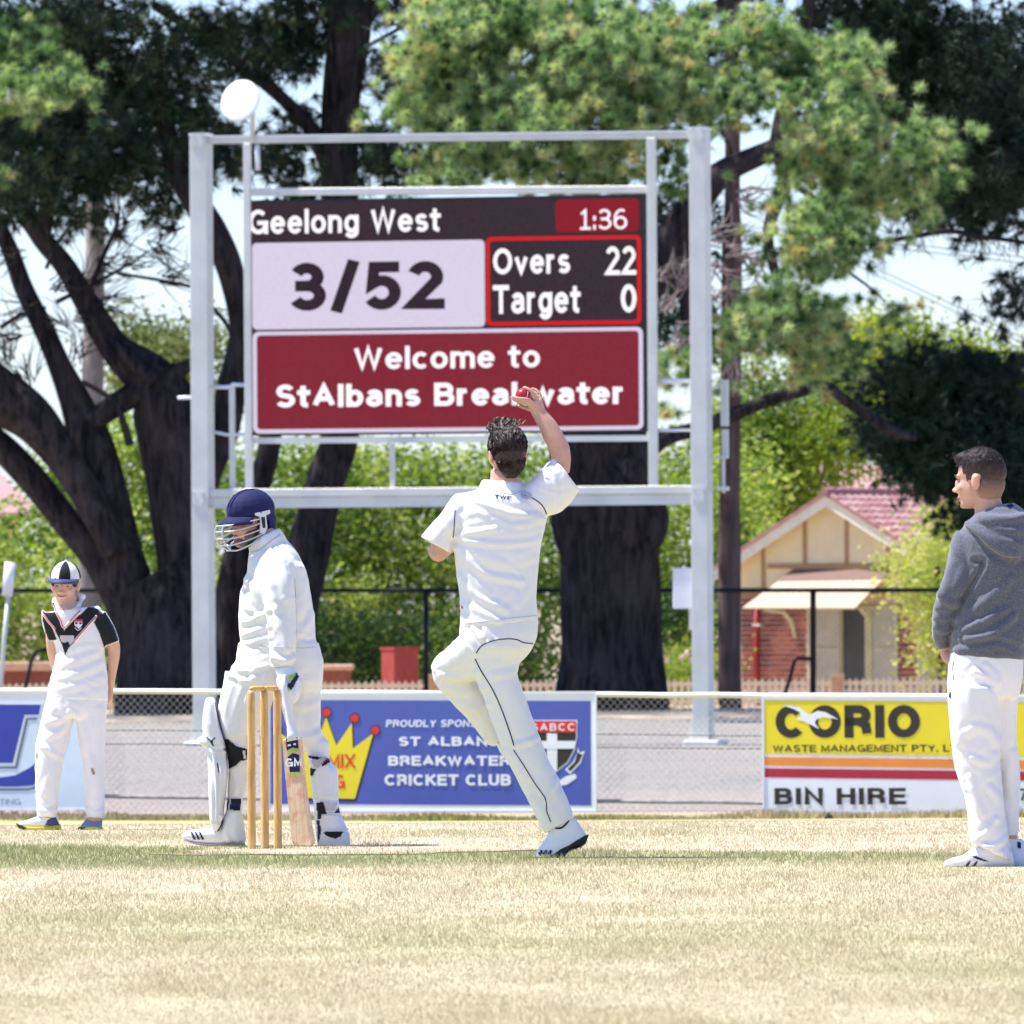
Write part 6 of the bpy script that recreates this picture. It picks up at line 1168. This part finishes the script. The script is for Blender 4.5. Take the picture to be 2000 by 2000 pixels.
# gloves
gf = Fig(DT); gf.loft([(536, 1304, 573, 1300, .045, -.21), (540, 1316, 582, 1312, .05, -.215), (548, 1330, 589, 1326, .05, -.22), (556, 1345, 586, 1345, .048, -.22), (562, 1358, 581, 1360, .04, -.22)], 4)
for pts in ([(560, 1330, .017, -.25), (560, 1348, .017, -.26), (561, 1362, .015, -.25)], [(569, 1332, .017, -.255), (568, 1352, .017, -.265), (567, 1367, .015, -.255)], [(578, 1334, .017, -.25), (576, 1354, .017, -.26), (574, 1369, .015, -.25)], [(586, 1330, .016, -.23), (583, 1350, .016, -.24), (579, 1364, .014, -.235)], [(548, 1328, .017, -.24), (552, 1342, .016, -.26), (556, 1352, .014, -.26)]): gf.tube(pts, 8)
gf.make('glove', M['white_leather'], ba, .005, 2)
g2 = Fig(DT); g2.loft([(552, 1362, 572, 1360, .04, -.17), (553, 1375, 574, 1374, .045, -.17), (556, 1388, 573, 1388, .035, -.17)]); g2.make('glove', M['white_leather'], ba, .006, 2)
gf.patch([(559, 1340), (580, 1313), (588, 1315), (569, 1348)], M['navy'], 'glove_panel', gf.o, .004); gf.patch([(563, 1332), (577, 1313), (580, 1313), (566, 1335)], M['lime'], 'glove_trim', gf.o, .006); gf.patch([(559, 1340), (566, 1345), (569, 1349), (564, 1348)], M['lime'], 'glove_trim', gf.o, .006); gf.patch([(564, 1320), (570, 1317), (569, 1325), (564, 1328)], M['lime'], 'glove_trim', gf.o, .005); gf.patch([(589, 1324), (594, 1326), (591, 1331), (588, 1329)], M['red_cloth'], 'glove_label', gf.o, .005)
# shoes
sf = shoe(DT, [(476, 1630, 480, 1650, .04, -.02), (455, 1618, 456, 1650, .045, -.02), (430, 1616, 430, 1650, .048, -.02), (405, 1618, 406, 1649, .048, -.02), (385, 1620, 385, 1647, .046, -.02), (368, 1622, 368, 1643, .04, -.02), (357, 1628, 358, 1639, .028, -.02)], 'shoe', 'white_leather', ba)
for x in (372, 380, 388): sf.patch([(x, 1624), (x + 3, 1624), (x + 11, 1640), (x + 6, 1640)], M['navy'], 'stripe', sf.o)
sl2 = Fig(DT); sl2.loft([(356, 1636, 358, 1641, .028, -.02), (375, 1642, 377, 1648, .042, -.02), (420, 1647, 420, 1653, .048, -.02), (480, 1648, 480, 1654, .042, -.02)]); sl2.make('sole', M['grey_cloth'], sf.o, .005, 1)
sf = shoe(DT, [(622, 1640, 680, 1640, .05, .02), (620, 1652, 684, 1652, .055, .02)], 'shoe', 'white_leather', ba)
# bat
cb = empty('cricket_bat', P(592, 1650, DT - .28), 'worn willow cricket bat with navy sticker resting by the back pad', 'bat')
DBt = DT - .27
def bp(x, y, dy=0): return P(x, y, DBt) + Vector((0, dy, 0))
V = []; Fc = []
rows = [(551, 590.5, 1444, 1440, .014), (549.5, 592, 1449, 1446, .02), (552, 594, 1480, 1477, .022), (556, 598, 1520, 1518, .025), (560, 603, 1560, 1558, .03), (564, 609, 1600, 1598, .034), (567.5, 614.5, 1636, 1632, .032), (569, 615.5, 1647, 1645, .026), (573, 612, 1652.5, 1651, .016)]
for xl, xr, yl, yr, th in rows:
    e = 9 * (th / .03); xf = xr - e      # front face then the thick right-hand edge turned towards us
    V += [bp(xl, yl, .012), bp(xf, yr, -.02), bp(xr, yr, .01), bp((xf + xl) / 2 + 6, (yl + yr) / 2, .02 + th)]
for i in range(len(rows) - 1):
    for k in range(4): Fc.append((i * 4 + k, i * 4 + (k + 1) % 4, (i + 1) * 4 + (k + 1) % 4, (i + 1) * 4 + k))
Fc += [(3, 2, 1, 0), tuple(len(V) - 4 + k for k in range(4))]
bl = MB().add(V, Fc).build('blade', M['bat_willow'], cb, bevel=.004)
MB().tube([bp(574, 1446, .01), bp(571, 1432, .01), bp(567, 1410, .008), bp(562, 1380, .004), bp(556, 1345, 0), bp(551, 1318, -.0)], [.036, .024, .0175, .0165, .016, .018], 14).build('handle', M['white_leather'], cb, True)
def bpatch(pts, mat, name, t=.0): return MB().prism([bp(x, y, .012 - .032 * ((x - (550 + (y - 1444) * .085)) / 34) - .003 - t) for x, y in pts], (0, .002, 0)).build(name, M[mat], bl)
bpatch([(558, 1443), (581, 1440), (583, 1462), (571, 1460), (560, 1466)], 'navy', 'sticker'); bpatch([(561, 1469), (571, 1462), (583, 1464), (583, 1469), (572, 1467), (562, 1474)], 'lime', 'sticker_stripe', .001)
bpatch([(562, 1478), (572, 1471), (584, 1474), (586, 1507), (566, 1508)], 'navy', 'sticker'); bpatch([(567, 1512), (578, 1508), (588, 1510), (588, 1514), (578, 1513), (567, 1518)], 'lime', 'sticker_stripe', .001)
bpatch([(562, 1454), (568, 1453), (568, 1457), (562, 1458)], 'white_leather', 'sticker_mark', .001); bpatch([(573, 1452), (578, 1451), (578, 1455), (573, 1455)], 'white_leather', 'sticker_mark', .001)
Vt, Ft = text_flat('GM', .26); W_ = []
for v in Vt:
    x, y = 557 + 33 * v[0] - 0, 1499 - 19 * v[1] - 3 * v[0]; W_.append(tuple(bp(x, y, .012 - .032 * ((x - (550 + (y - 1444) * .085)) / 34) - .006 - .0004 * v[2]) - Vector(cb.location)))
me = bpy.data.meshes.new('lettering'); me.from_pydata(W_, [], Ft); link('lettering', me, M['white_leather'], bl)

# ================================================================== THE BOY BY THE LEFT BOARD
DK = ground_d(120, 1621)
print('boy depth', DK)
ki = empty('person', Vector((P(125, 1621, DK).x, DK, gz(DK))), 'smiling boy in striped cap and black and white jersey, hands behind his back', 'person')
f = Fig(DK); HR = headrot(-10, 6, 3); HC = P(127, 1142, DK); Lk = head(f, HC, HR, .86)
f.loft([(115, 1160, 148, 1160, .05), (113, 1178, 151, 1174, .058, -.005), (110, 1192, 158, 1186, .072, -.01), (115, 1202, 160, 1200, .06, .0)])
f.loft([(112, 1205, 185, 1205, .07), (118, 1280, 195, 1280, .08), (112, 1360, 195, 1360, .08)])
f.tube([(104, 1215, .034), (101, 1240, .032, .02), (104, 1275, .033, .05), (112, 1315, .028, .12)]); f.loft([(206, 1240, 228, 1244, .036, .0), (209, 1262, 234, 1260, .042, .02), (211, 1285, 233, 1285, .038, .03), (211, 1315, 226, 1318, .032, .05), (211, 1340, 222, 1342, .026, .06)]); f.tube([(196, 1215, .036), (216, 1244, .034)])
f.loft([(211, 1340, 222, 1342, .024, .06), (209, 1354, 219, 1358, .022, .07), (208, 1366, 216, 1368, .014, .07)]); f.tube([(217, 1350, .008, .05), (218, 1358, .008, .05), (216, 1366, .007, .05)], 8); f.tube([(212, 1358, .008, .045), (213, 1366, .007, .045), (212, 1371, .006, .05)], 8)
f.tube([(120, 1370, .065), (103, 1470, .048), (94, 1560, .04), (94, 1600, .036)]); f.tube([(180, 1370, .065), (182, 1470, .05), (185, 1560, .045), (184, 1600, .038)])
f.make('body', M['skin_kid'], ki, .0052, 3); face_bits(ki, Lk, HR, .86, smile=True)
hf = Fig(DK)
for c, r in (((0, .02, .03), (.078, .092, .075)), ((-.066, -.02, .018), (.014, .035, .03)), ((.066, -.02, .018), (.014, .035, .03)), ((0, -.07, .045), (.055, .018, .018)), ((-.03, -.082, .036), (.022, .008, .014)), ((.03, -.080, .040), (.02, .008, .01))): hf.mb.add(*ell(Lk(c), [x * .86 for x in r], HR))
hf.make('hair', M['hair_brown'], ki, .005, 1, fine=.002)
# cap: eight gores alternating, each its own piece
cap = None
for k in range(8):
    V = []; Fc = []; m_ = 8; nn_ = 5
    for i in range(m_ + 1):
        th = math.radians(2 + 88 * i / m_)
        for j in range(nn_ + 1):
            ph = math.radians(k * 45 - 12 + 45 * j / nn_); V.append(Lk((.090 * math.sin(th) * math.cos(ph), .008 + .104 * math.sin(th) * math.sin(ph), .040 + .098 * math.cos(th))))
    for i in range(m_):
        for j in range(nn_): a = i * (nn_ + 1) + j; Fc.append((a, a + 1, a + nn_ + 2, a + nn_ + 1))
    g_ = MB().add(V, Fc)
    if cap is None: cap = g_.build('cap', M['black_cloth'], ki, True)
    else: g_.build('cap_gore', M['white_cloth'] if k % 2 else M['black_cloth'], cap, True)
V = []; Fc = []; n = 16
for j, (rad, dz) in enumerate(((.98, .040), (1.25, .036), (1.55, .024))):
    for i in range(n + 1): a = math.radians(205 + 130 * i / n); V.append(Lk((.091 * math.cos(a) * (1 + (rad - 1) * .3), .008 + .104 * math.sin(a) * rad, dz + .004 * (1 - abs(math.cos(a))))))
for j in range(2):
    for i in range(n): Fc.append((j * (n + 1) + i, j * (n + 1) + i + 1, (j + 1) * (n + 1) + i + 1, (j + 1) * (n + 1) + i))
cp_ = MB().add(V, Fc).build('peak', M['blue_shade'], cap, True); sm = cp_.modifiers.new('s', 'SOLIDIFY'); sm.thickness = .008
MB().add(*ell(Lk((0, .008, .139)), (.007,) * 3, n=6, m=8)).build('button', M['white_cloth'], cap, True)
# jersey
f = Fig(DK)
f.loft([(118, 1202, 156, 1196, .03, .02), (106, 1198, 170, 1188, .06, .01), (92, 1196, 192, 1184, .085), (84, 1202, 202, 1200, .095), (90, 1225, 207, 1225, .10), (104, 1250, 206, 1250, .10), (110, 1272, 205, 1275, .10), (106, 1300, 208, 1305, .10), (97, 1330, 210, 1335, .102), (93, 1350, 211, 1352, .103), (92, 1363, 211, 1368, .102)])
f.loft([(82, 1190, 112, 1215, .06), (82, 1212, 112, 1225, .062, .005), (87, 1232, 114, 1236, .06, .01), (96, 1252, 112, 1248, .052, .015)])
f.loft([(176, 1205, 206, 1193, .065), (180, 1225, 218, 1214, .068), (195, 1246, 227, 1236, .066), (203, 1264, 233, 1252, .06)])
f.tube([(108, 1180, .014, .0), (114, 1192, .013, -.045), (126, 1204, .013, -.07), (140, 1197, .014, -.068), (153, 1183, .013, -.045), (158, 1172, .013, .01)], 8); f.tube([(161, 1166, .018, .01), (135, 1160, .02, .07), (108, 1174, .018, .01)], 8)
for pts, amp, w_ in [([(120, 1300), (150, 1290), (190, 1275)], .006, 5), ([(110, 1325), (150, 1318), (200, 1295)], .006, 5), ([(105, 1345), (150, 1340), (200, 1325)], .005, 5), ([(140, 1270), (170, 1262), (200, 1262)], .004, 4), ([(115, 1285), (135, 1300), (150, 1340)], .004, 5), ([(200, 1210), (215, 1235), (222, 1250)], .004, 4)]: f.fold(pts, amp, w_)
f.folds = [(a_, b_ * .55, c_ * 1.2) for a_, b_, c_ in f.folds]; f.make('jersey', M['bright_cloth'], ki, .0055, 3, .003, 8, 21); jo = f.o
K = lambda x, y: (x / 2.973, 1050 + y / 2.973)
f.patch([K(*p) for p in ((285, 380), (312, 378), (345, 470), (373, 540), (440, 470), (520, 398), (560, 410), (600, 440), (520, 500), (430, 610), (398, 640), (378, 680), (360, 620), (320, 540), (262, 450), (244, 425))], M['black_cloth'], 'black_yoke', jo, .003)
f.patch([K(*p) for p in ((236, 440), (250, 425), (262, 455), (300, 520), (330, 590), (285, 605), (262, 545))], M['black_cloth'], 'sleeve', jo, .003); f.patch([K(*p) for p in ((575, 455), (612, 432), (650, 490), (698, 600), (640, 648), (605, 640), (580, 560), (545, 490))], M['black_cloth'], 'sleeve', jo, .003)
for a_, b_, off in (([(325, 430), (352, 480), (373, 522), (430, 460), (500, 390)], 'red_cloth', 0), ([(246, 432), (275, 480), (322, 532)], 'red_cloth', 0), ([(432, 600), (480, 545), (560, 455)], 'red_cloth', 0)):
    f.line([K(*p) for p in a_], .013, M['white_cloth'], 'stripe_edge', jo, .002, 4); f.line([K(*p) for p in a_], .006, M[b_], 'red_stripe', jo, .008, 4)
f.patch([K(*p) for p in ((432, 478), (478, 478), (476, 510), (456, 530), (434, 510))], M['white_cloth'], 'badge', jo, .006, 1.2); f.patch([K(*p) for p in ((432, 474), (480, 474), (480, 488), (432, 488))], M['red_cloth'], 'badge_top', jo, .008, 1.2)
f.patch([K(*p) for p in ((437, 492), (450, 492), (450, 502), (437, 502))], M['black_cloth'], 'badge_quarter', jo, .009, 1.0); f.patch([K(*p) for p in ((460, 492), (474, 492), (474, 502), (460, 502))], M['black_cloth'], 'badge_quarter', jo, .009, 1.0); f.line([K(*p) for p in ((434, 522), (452, 538), (474, 524))], .004, M['white_cloth'], 'badge_scroll', jo, .006)
f.patch([K(*p) for p in ((348, 570), (430, 568), (428, 605), (405, 625), (395, 600), (372, 612), (352, 600))], M['grey_cloth'], 'print', jo, .005)
f.line([K(*p) for p in ((340, 385), (360, 410), (400, 422), (440, 405), (480, 365))], .006, M['white_cloth'], 'collar_edge', jo, .004); f.line([K(*p) for p in ((606, 640), (624, 760), (630, 850))], .004, M['red_cloth'], 'side_stripe', jo, .0)
# trousers
f = Fig(DK)
f.loft([(95, 1352, 209, 1354, .092), (90, 1370, 209, 1372, .1), (86, 1390, 208, 1392, .1), (84, 1402, 206, 1404, .085)])
f.loft([(88, 1375, 148, 1385, .09), (80, 1413, 142, 1412, .085), (71, 1453, 132, 1450, .08), (69, 1490, 122, 1488, .075), (69, 1530, 117, 1530, .07), (71, 1565, 113, 1568, .066), (72, 1594, 111, 1597, .062)])
f.loft([(144, 1385, 208, 1380, .09), (150, 1413, 206, 1412, .085), (154, 1453, 204, 1453, .08), (161, 1494, 204, 1494, .074), (165, 1535, 204, 1535, .068), (167, 1570, 204, 1570, .065), (169, 1596, 204, 1598, .062)])
for pts, amp, w_ in [([(140, 1390), (120, 1405), (85, 1412)], .006, 5), ([(145, 1400), (125, 1425), (95, 1440)], .005, 5), ([(150, 1395), (165, 1430), (170, 1470)], .005, 5), ([(75, 1455), (95, 1465), (118, 1480)], .005, 5), ([(110, 1490), (95, 1520), (85, 1550)], .004, 5), ([(175, 1480), (185, 1520), (180, 1560)], .004, 6), ([(170, 1580), (185, 1588), (200, 1584)], .005, 4), ([(75, 1580), (92, 1586), (108, 1582)], .005, 4)]: f.fold(pts, amp, w_)
f.make('trousers', M['bright_cloth'], ki, .006, 3, .004, 7, 25); f.patch([(179, 1500), (184, 1502), (186, 1512), (182, 1514), (178, 1508)], M['stain'], 'grass_stain', f.o, .001); f.patch([(70, 1470), (73, 1470), (74, 1482), (70, 1482)], M['stain'], 'grass_stain', f.o, .001)
sf = shoe(DK, [(110, 1594, 118, 1614, .036), (92, 1592, 98, 1618, .04), (72, 1595, 76, 1618, .042), (55, 1601, 58, 1617, .04), (40, 1606, 42, 1615, .034), (32, 1609, 34, 1614, .02)], 'shoe', 'white_leather', ki); sf.patch([(93, 1602), (108, 1592), (116, 1598), (117, 1612), (98, 1614), (88, 1612)], M['blue_shade'], 'heel_panel', sf.o)
s_ = Fig(DK); s_.loft([(30, 1606, 34, 1617, .03), (50, 1611, 52, 1624, .046), (80, 1611, 82, 1625, .05), (118, 1609, 120, 1623, .042)]); s_.make('sole', M['yellow_rubber'], sf.o, .005, 1); s_.patch([(30, 1606), (40, 1608), (52, 1618), (48, 1622), (36, 1619)], M['rubber'], 'toe_rubber', sf.o)
sf = shoe(DK, [(172, 1594, 200, 1598, .04, .03), (166, 1602, 200, 1606, .045, .01), (158, 1612, 200, 1616, .05, -.03), (154, 1620, 199, 1624, .045, -.06)], 'shoe', 'sock_grey', ki); s_ = Fig(DK); s_.loft([(152, 1614, 202, 1614, .058, -.04), (153, 1624, 201, 1625, .058, -.04)]); s_.make('sole', M['yellow_rubber'], sf.o, .005, 1); s_.patch([(152, 1612), (163, 1614), (178, 1626), (152, 1626)], M['rubber'], 'toe_rubber', sf.o)

# ================================================================== THE MAN IN THE HOODED TOP, RIGHT EDGE
DU = 45.9
um = empty('person', Vector((P(1920, 1699, DU).x, DU, 0)), 'man in grey hooded top and white trousers looking left at the right edge', 'person')
f = Fig(DU); HR = headrot(-112, 4, 0); HC = P(1911, 937, DU); Lu = head(f, HC, HR, 1.02, 1.0)
f.loft([(1898, 960, 1955, 950, .062), (1903, 985, 1955, 975, .062), (1903, 1005, 1965, 998, .065), (1895, 1025, 1990, 1020, .08)])
f.loft([(1890, 1050, 2005, 1045, .08), (1885, 1150, 2000, 1150, .10), (1880, 1270, 1985, 1270, .09)])
f.tube([(1895, 1075, .045), (1878, 1120, .045, -.02), (1856, 1180, .04, -.02)]); f.tube([(1852, 1190, .038, 0), (1846, 1235, .032, .05), (1849, 1265, .03, .1)]); f.tube([(2015, 1060, .062), (2030, 1150, .05), (2025, 1250, .035, .1)])
f.loft([(1840, 1258, 1860, 1256, .026, .1), (1841, 1270, 1861, 1270, .028, .1), (1845, 1284, 1860, 1284, .022, .1)]); 
for pts in ([(1844, 1274, .0095, .075), (1846, 1286, .009, .07), (1852, 1295, .0078, .075)], [(1850, 1276, .0095, .07), (1852, 1288, .009, .065), (1856, 1298, .0078, .07)], [(1856, 1276, .0095, .07), (1857, 1287, .009, .065), (1860, 1296, .0078, .07)], [(1842, 1268, .009, .10), (1842, 1280, .0085, .1), (1847, 1290, .0075, .1)], [(1858, 1264, .0105, .08), (1863, 1274, .0095, .075), (1864, 1284, .0085, .08)]): f.tube(pts, 8)
f.tube([(1905, 1290, .08, -.0), (1905, 1450, .07), (1925, 1580, .055), (1935, 1655, .045)]); f.tube([(1950, 1290, .07, .0), (1960, 1400, .045, .07), (1968, 1500, .04, .09), (1975, 1640, .032, .1)])
f.make('body', M['skin_fair'], um, .0052, 3); face_bits(um, Lu, HR, 1.02)
def cap_(name, mat, parts, cut, s_=1.02, vox=.005, fine=.0018):
    h = Fig(DU)
    for c, r in parts: h.mb.add(*ell(Lu(c), [x * s_ for x in r], HR))
    h.make(name, M[mat], um, vox, 2, fine=fine, seed=2); o = h.o; bm = _bm.new(); bm.from_mesh(o.data); o0 = Vector(um.location); Ri = HR.transposed()
    _bm.ops.delete(bm, geom=[v for v in bm.verts if cut((Ri @ (v.co + o0 - HC)) / s_)], context='VERTS'); bm.to_mesh(o.data); bm.free(); return h
g = G('hair_fade'); zz_ = g.n('ShaderNodeSeparateXYZ', {0: g.obj()}).outputs[2]; hz_ = HC.z - 0.0
g_nz = g.noise(220, 2, g.obj()); zf = g.math('ADD', zz_, g.math('MULTIPLY', g.math('SUBTRACT', g_nz, .5), .012))
M['hair_fade'] = g.end(g.pbsdf(g.ramp(g.mapr(zf, hz_ - .085, hz_ + .075, 0, 1, False), [(0, (.42, .24, .17)), (.35, (.20, .12, .09)), (.62, (.06, .038, .03)), (1, (.022, .014, .012))]), .6, g.bump(g_nz, .5, .003), 0, .25))
cap_('hair_sides', 'hair_fade', [((0, .014, .030), (.0765, .0955, .085)), ((0, .03, -.02), (.0745, .080, .075)), ((0, .042, -.055), (.058, .054, .045))], lambda l: l.y < -.030 or (l.y < .018 and l.z < -.005) or l.z < -.085 or l.z > .095)
cap_('hair', 'hair_fade', [((0, .014, .050), (.079, .100, .082)), ((0, -.044, .088), (.056, .050, .032)), ((0, .05, .030), (.071, .070, .075))], lambda l: l.z < .016 - .25 * max(0, l.y) and l.y > -.06 or (l.z < .06 and l.y < -.045) or l.z < -.02)
def root2(r):
    v = Vector((r.gauss(0, 1), r.gauss(0, 1), abs(r.gauss(0, 1)) + .05)).normalized(); return Vector((v.x * .078, .012 + v.y * .099, .052 + v.z * .081)), v
strands('hair_locks', 'hair_short', um, Lu, HR, 1.02, root2, 500, .010, 7, .0009, (0, -.9, -.2), .35); strands('hair_locks', 'hair_short', um, Lu, HR, 1.02, lambda r: (Vector((r.gauss(0, .03), -.082 + r.gauss(0, .008), .098 + r.gauss(0, .008))), Vector((0, -.8, .6)).normalized()), 60, .009, 8, .0012, (0, -.5, .6), .6)
# hooded top
f = Fig(DU)
f.loft([(1893, 1016, 2010, 1012, .10), (1880, 1030, 2032, 1030, .12), (1868, 1050, 2045, 1050, .135), (1864, 1085, 2048, 1085, .145), (1868, 1120, 2040, 1120, .145), (1874, 1155, 2030, 1155, .14), (1868, 1190, 2022, 1190, .14), (1862, 1225, 2014, 1225, .145), (1858, 1250, 2010, 1252, .148), (1857, 1266, 2006, 1268, .14), (1857, 1278, 2002, 1288, .135)])
f.loft([(1868, 1035, 1905, 1085, .08, -.0), (1855, 1065, 1905, 1095, .08, -.02), (1849, 1100, 1912, 1108, .078, -.03), (1841, 1135, 1898, 1138, .075, -.04), (1829, 1165, 1885, 1168, .072, -.03), (1823, 1200, 1872, 1200, .068, .0), (1822, 1235, 1860, 1232, .06, .04), (1828, 1258, 1855, 1250, .05, .08), (1836, 1268, 1857, 1260, .045, .09)])
f.loft([(2010, 1050, 2050, 1060, .08), (2012, 1120, 2060, 1120, .07), (2012, 1200, 2060, 1200, .06), (2010, 1255, 2045, 1250, .05, .05)])
# hood
f.loft([(1915, 995, 1980, 984, .085, .0), (1902, 1008, 1998, 996, .115, -.01), (1884, 1022, 2016, 1012, .14, -.02), (1896, 1040, 2015, 1040, .135, -.04), (1915, 1060, 2008, 1068, .11, -.07), (1945, 1078, 2000, 1090, .07, -.10)])
for pts, amp, w_ in [([(1882, 1018), (1910, 1036), (1945, 1070), (1982, 1090)], .012, 7), ([(1896, 1006), (1930, 1012), (1975, 1014), (2000, 1008)], .010, 6), ([(1895, 1022), (1925, 1030), (1960, 1045), (1995, 1050)], -.006, 6), ([(1905, 1095), (1920, 1100), (1905, 1130), (1880, 1170)], -.009, 5), ([(1870, 1215), (1910, 1190), (1950, 1160), (1975, 1130)], .008, 7), ([(1880, 1235), (1920, 1215), (1965, 1190)], .008, 6), ([(1890, 1250), (1935, 1240), (1980, 1205)], .008, 6), ([(1862, 1240), (1885, 1225), (1910, 1215)], .006, 5), ([(1885, 1190), (1915, 1175), (1945, 1150)], .006, 6),
    ([(1835, 1160), (1850, 1175), (1870, 1180)], .008, 6), ([(1830, 1195), (1845, 1200), (1862, 1195)], -.005, 5), ([(1828, 1225), (1845, 1232), (1858, 1225)], .006, 5), ([(1857, 1257), (1900, 1256), (1950, 1252), (2000, 1268)], -.008, 5), ([(1860, 1100), (1850, 1130), (1840, 1160)], .005, 6), ([(1940, 1100), (1960, 1150), (1975, 1200)], .004, 10)]: f.fold(pts, amp, w_)
f.make('hooded_top', M['heather'], um, .0065, 3, .0045, 5.5, 31); uo = f.o; f.line([(1912, 1104), (1918, 1098), (1908, 1122), (1893, 1148)], .003, M['cable'], 'sleeve_seam', uo, .0); f.patch([(1964, 984), (1976, 983), (1980, 988), (1972, 994)], M['navy'], 'hood_label', uo, .004)
# trousers
f = Fig(DU)
f.loft([(1857, 1268, 2000, 1275, .125), (1853, 1290, 1999, 1292, .13), (1851, 1318, 1997, 1320, .132), (1851, 1345, 1992, 1345, .125), (1853, 1362, 1988, 1362, .11)])
f.loft([(1852, 1335, 1955, 1345, .12, -.03), (1854, 1396, 1952, 1396, .115, -.03), (1858, 1445, 1952, 1445, .108, -.03), (1863, 1490, 1953, 1489, .10, -.03), (1874, 1530, 1956, 1530, .095, -.03), (1887, 1575, 1961, 1575, .09, -.03), (1892, 1615, 1966, 1612, .09, -.03), (1894, 1640, 1970, 1650, .092, -.03), (1912, 1655, 1977, 1682, .088, -.03)])
f.loft([(1940, 1345, 1991, 1345, .10, .06), (1940, 1400, 1987, 1400, .10, .07), (1940, 1440, 1986, 1440, .095, .08), (1948, 1490, 1992, 1490, .09, .09), (1950, 1540, 1995, 1540, .085, .1), (1955, 1590, 1993, 1590, .08, .1), (1960, 1632, 1990, 1632, .075, .1)])
for pts, amp, w_ in [([(1905, 1312), (1930, 1322), (1948, 1338)], .007, 6), ([(1925, 1300), (1945, 1318), (1952, 1330)], .006, 5), ([(1893, 1430), (1908, 1421), (1935, 1430), (1948, 1452)], .005, 7), ([(1898, 1480), (1930, 1490), (1945, 1475)], .005, 6), ([(1895, 1520), (1905, 1560), (1920, 1590)], .006, 6), ([(1935, 1540), (1955, 1570), (1950, 1600)], .006, 6), ([(1900, 1640), (1925, 1628), (1945, 1600)], .006, 5), ([(1925, 1652), (1950, 1650), (1966, 1635)], .008, 5), ([(1905, 1645), (1930, 1658), (1955, 1665)], .007, 5), ([(1885, 1560), (1892, 1600), (1890, 1630)], .004, 5), ([(1978, 1470), (1972, 1520), (1982, 1570)], .005, 6), ([(1870, 1320), (1866, 1380), (1875, 1450)], .003, 8)]: f.fold(pts, amp, w_)
f.make('trousers', M['bright_cloth'], um, .0065, 3, .0045, 5.5, 37); f.line([(1862, 1292), (1861, 1310), (1864, 1335)], .004, M['navy'], 'pocket_seam', f.o); f.patch([(1853, 1350), (1857, 1352), (1857, 1366), (1854, 1362)], M['navy'], 'emblem', f.o)
sf = shoe(DU, [(1975, 1660, 1982, 1696, .05, -.03), (1940, 1652, 1945, 1697, .055, -.03), (1905, 1654, 1910, 1697, .055, -.03), (1880, 1670, 1884, 1697, .053, -.03), (1860, 1675, 1862, 1697, .05, -.03), (1843, 1683, 1845, 1695, .034, -.03)], 'shoe', 'white_leather', um)
for x in (1884, 1898): sf.patch([(x, 1692), (x + 9, 1683), (x + 12, 1682), (x + 7, 1693)], M['navy'], 'stripe', sf.o)
sf.patch([(1898, 1673), (1906, 1672), (1930, 1682), (1932, 1684), (1910, 1679)], M['navy'], 'stripe', sf.o); s_ = Fig(DU); s_.loft([(1842, 1692, 1844, 1698, .036, -.03), (1862, 1695, 1864, 1702, .052, -.03), (1930, 1696, 1930, 1702, .057, -.03), (1983, 1696, 1984, 1702, .048, -.03)]); s_.make('sole', M['grey_cloth'], sf.o, .005, 1)
sf = shoe(DU, [(1968, 1638, 2000, 1640, .05, .1), (1970, 1658, 2012, 1660, .055, .08), (1972, 1680, 2022, 1682, .055, .06), (1976, 1697, 2025, 1698, .05, .06)], 'shoe', 'white_leather', um); sf.patch([(1987, 1645), (1993, 1644), (1994, 1656), (1988, 1657)], M['navy'], 'heel_tab', sf.o)
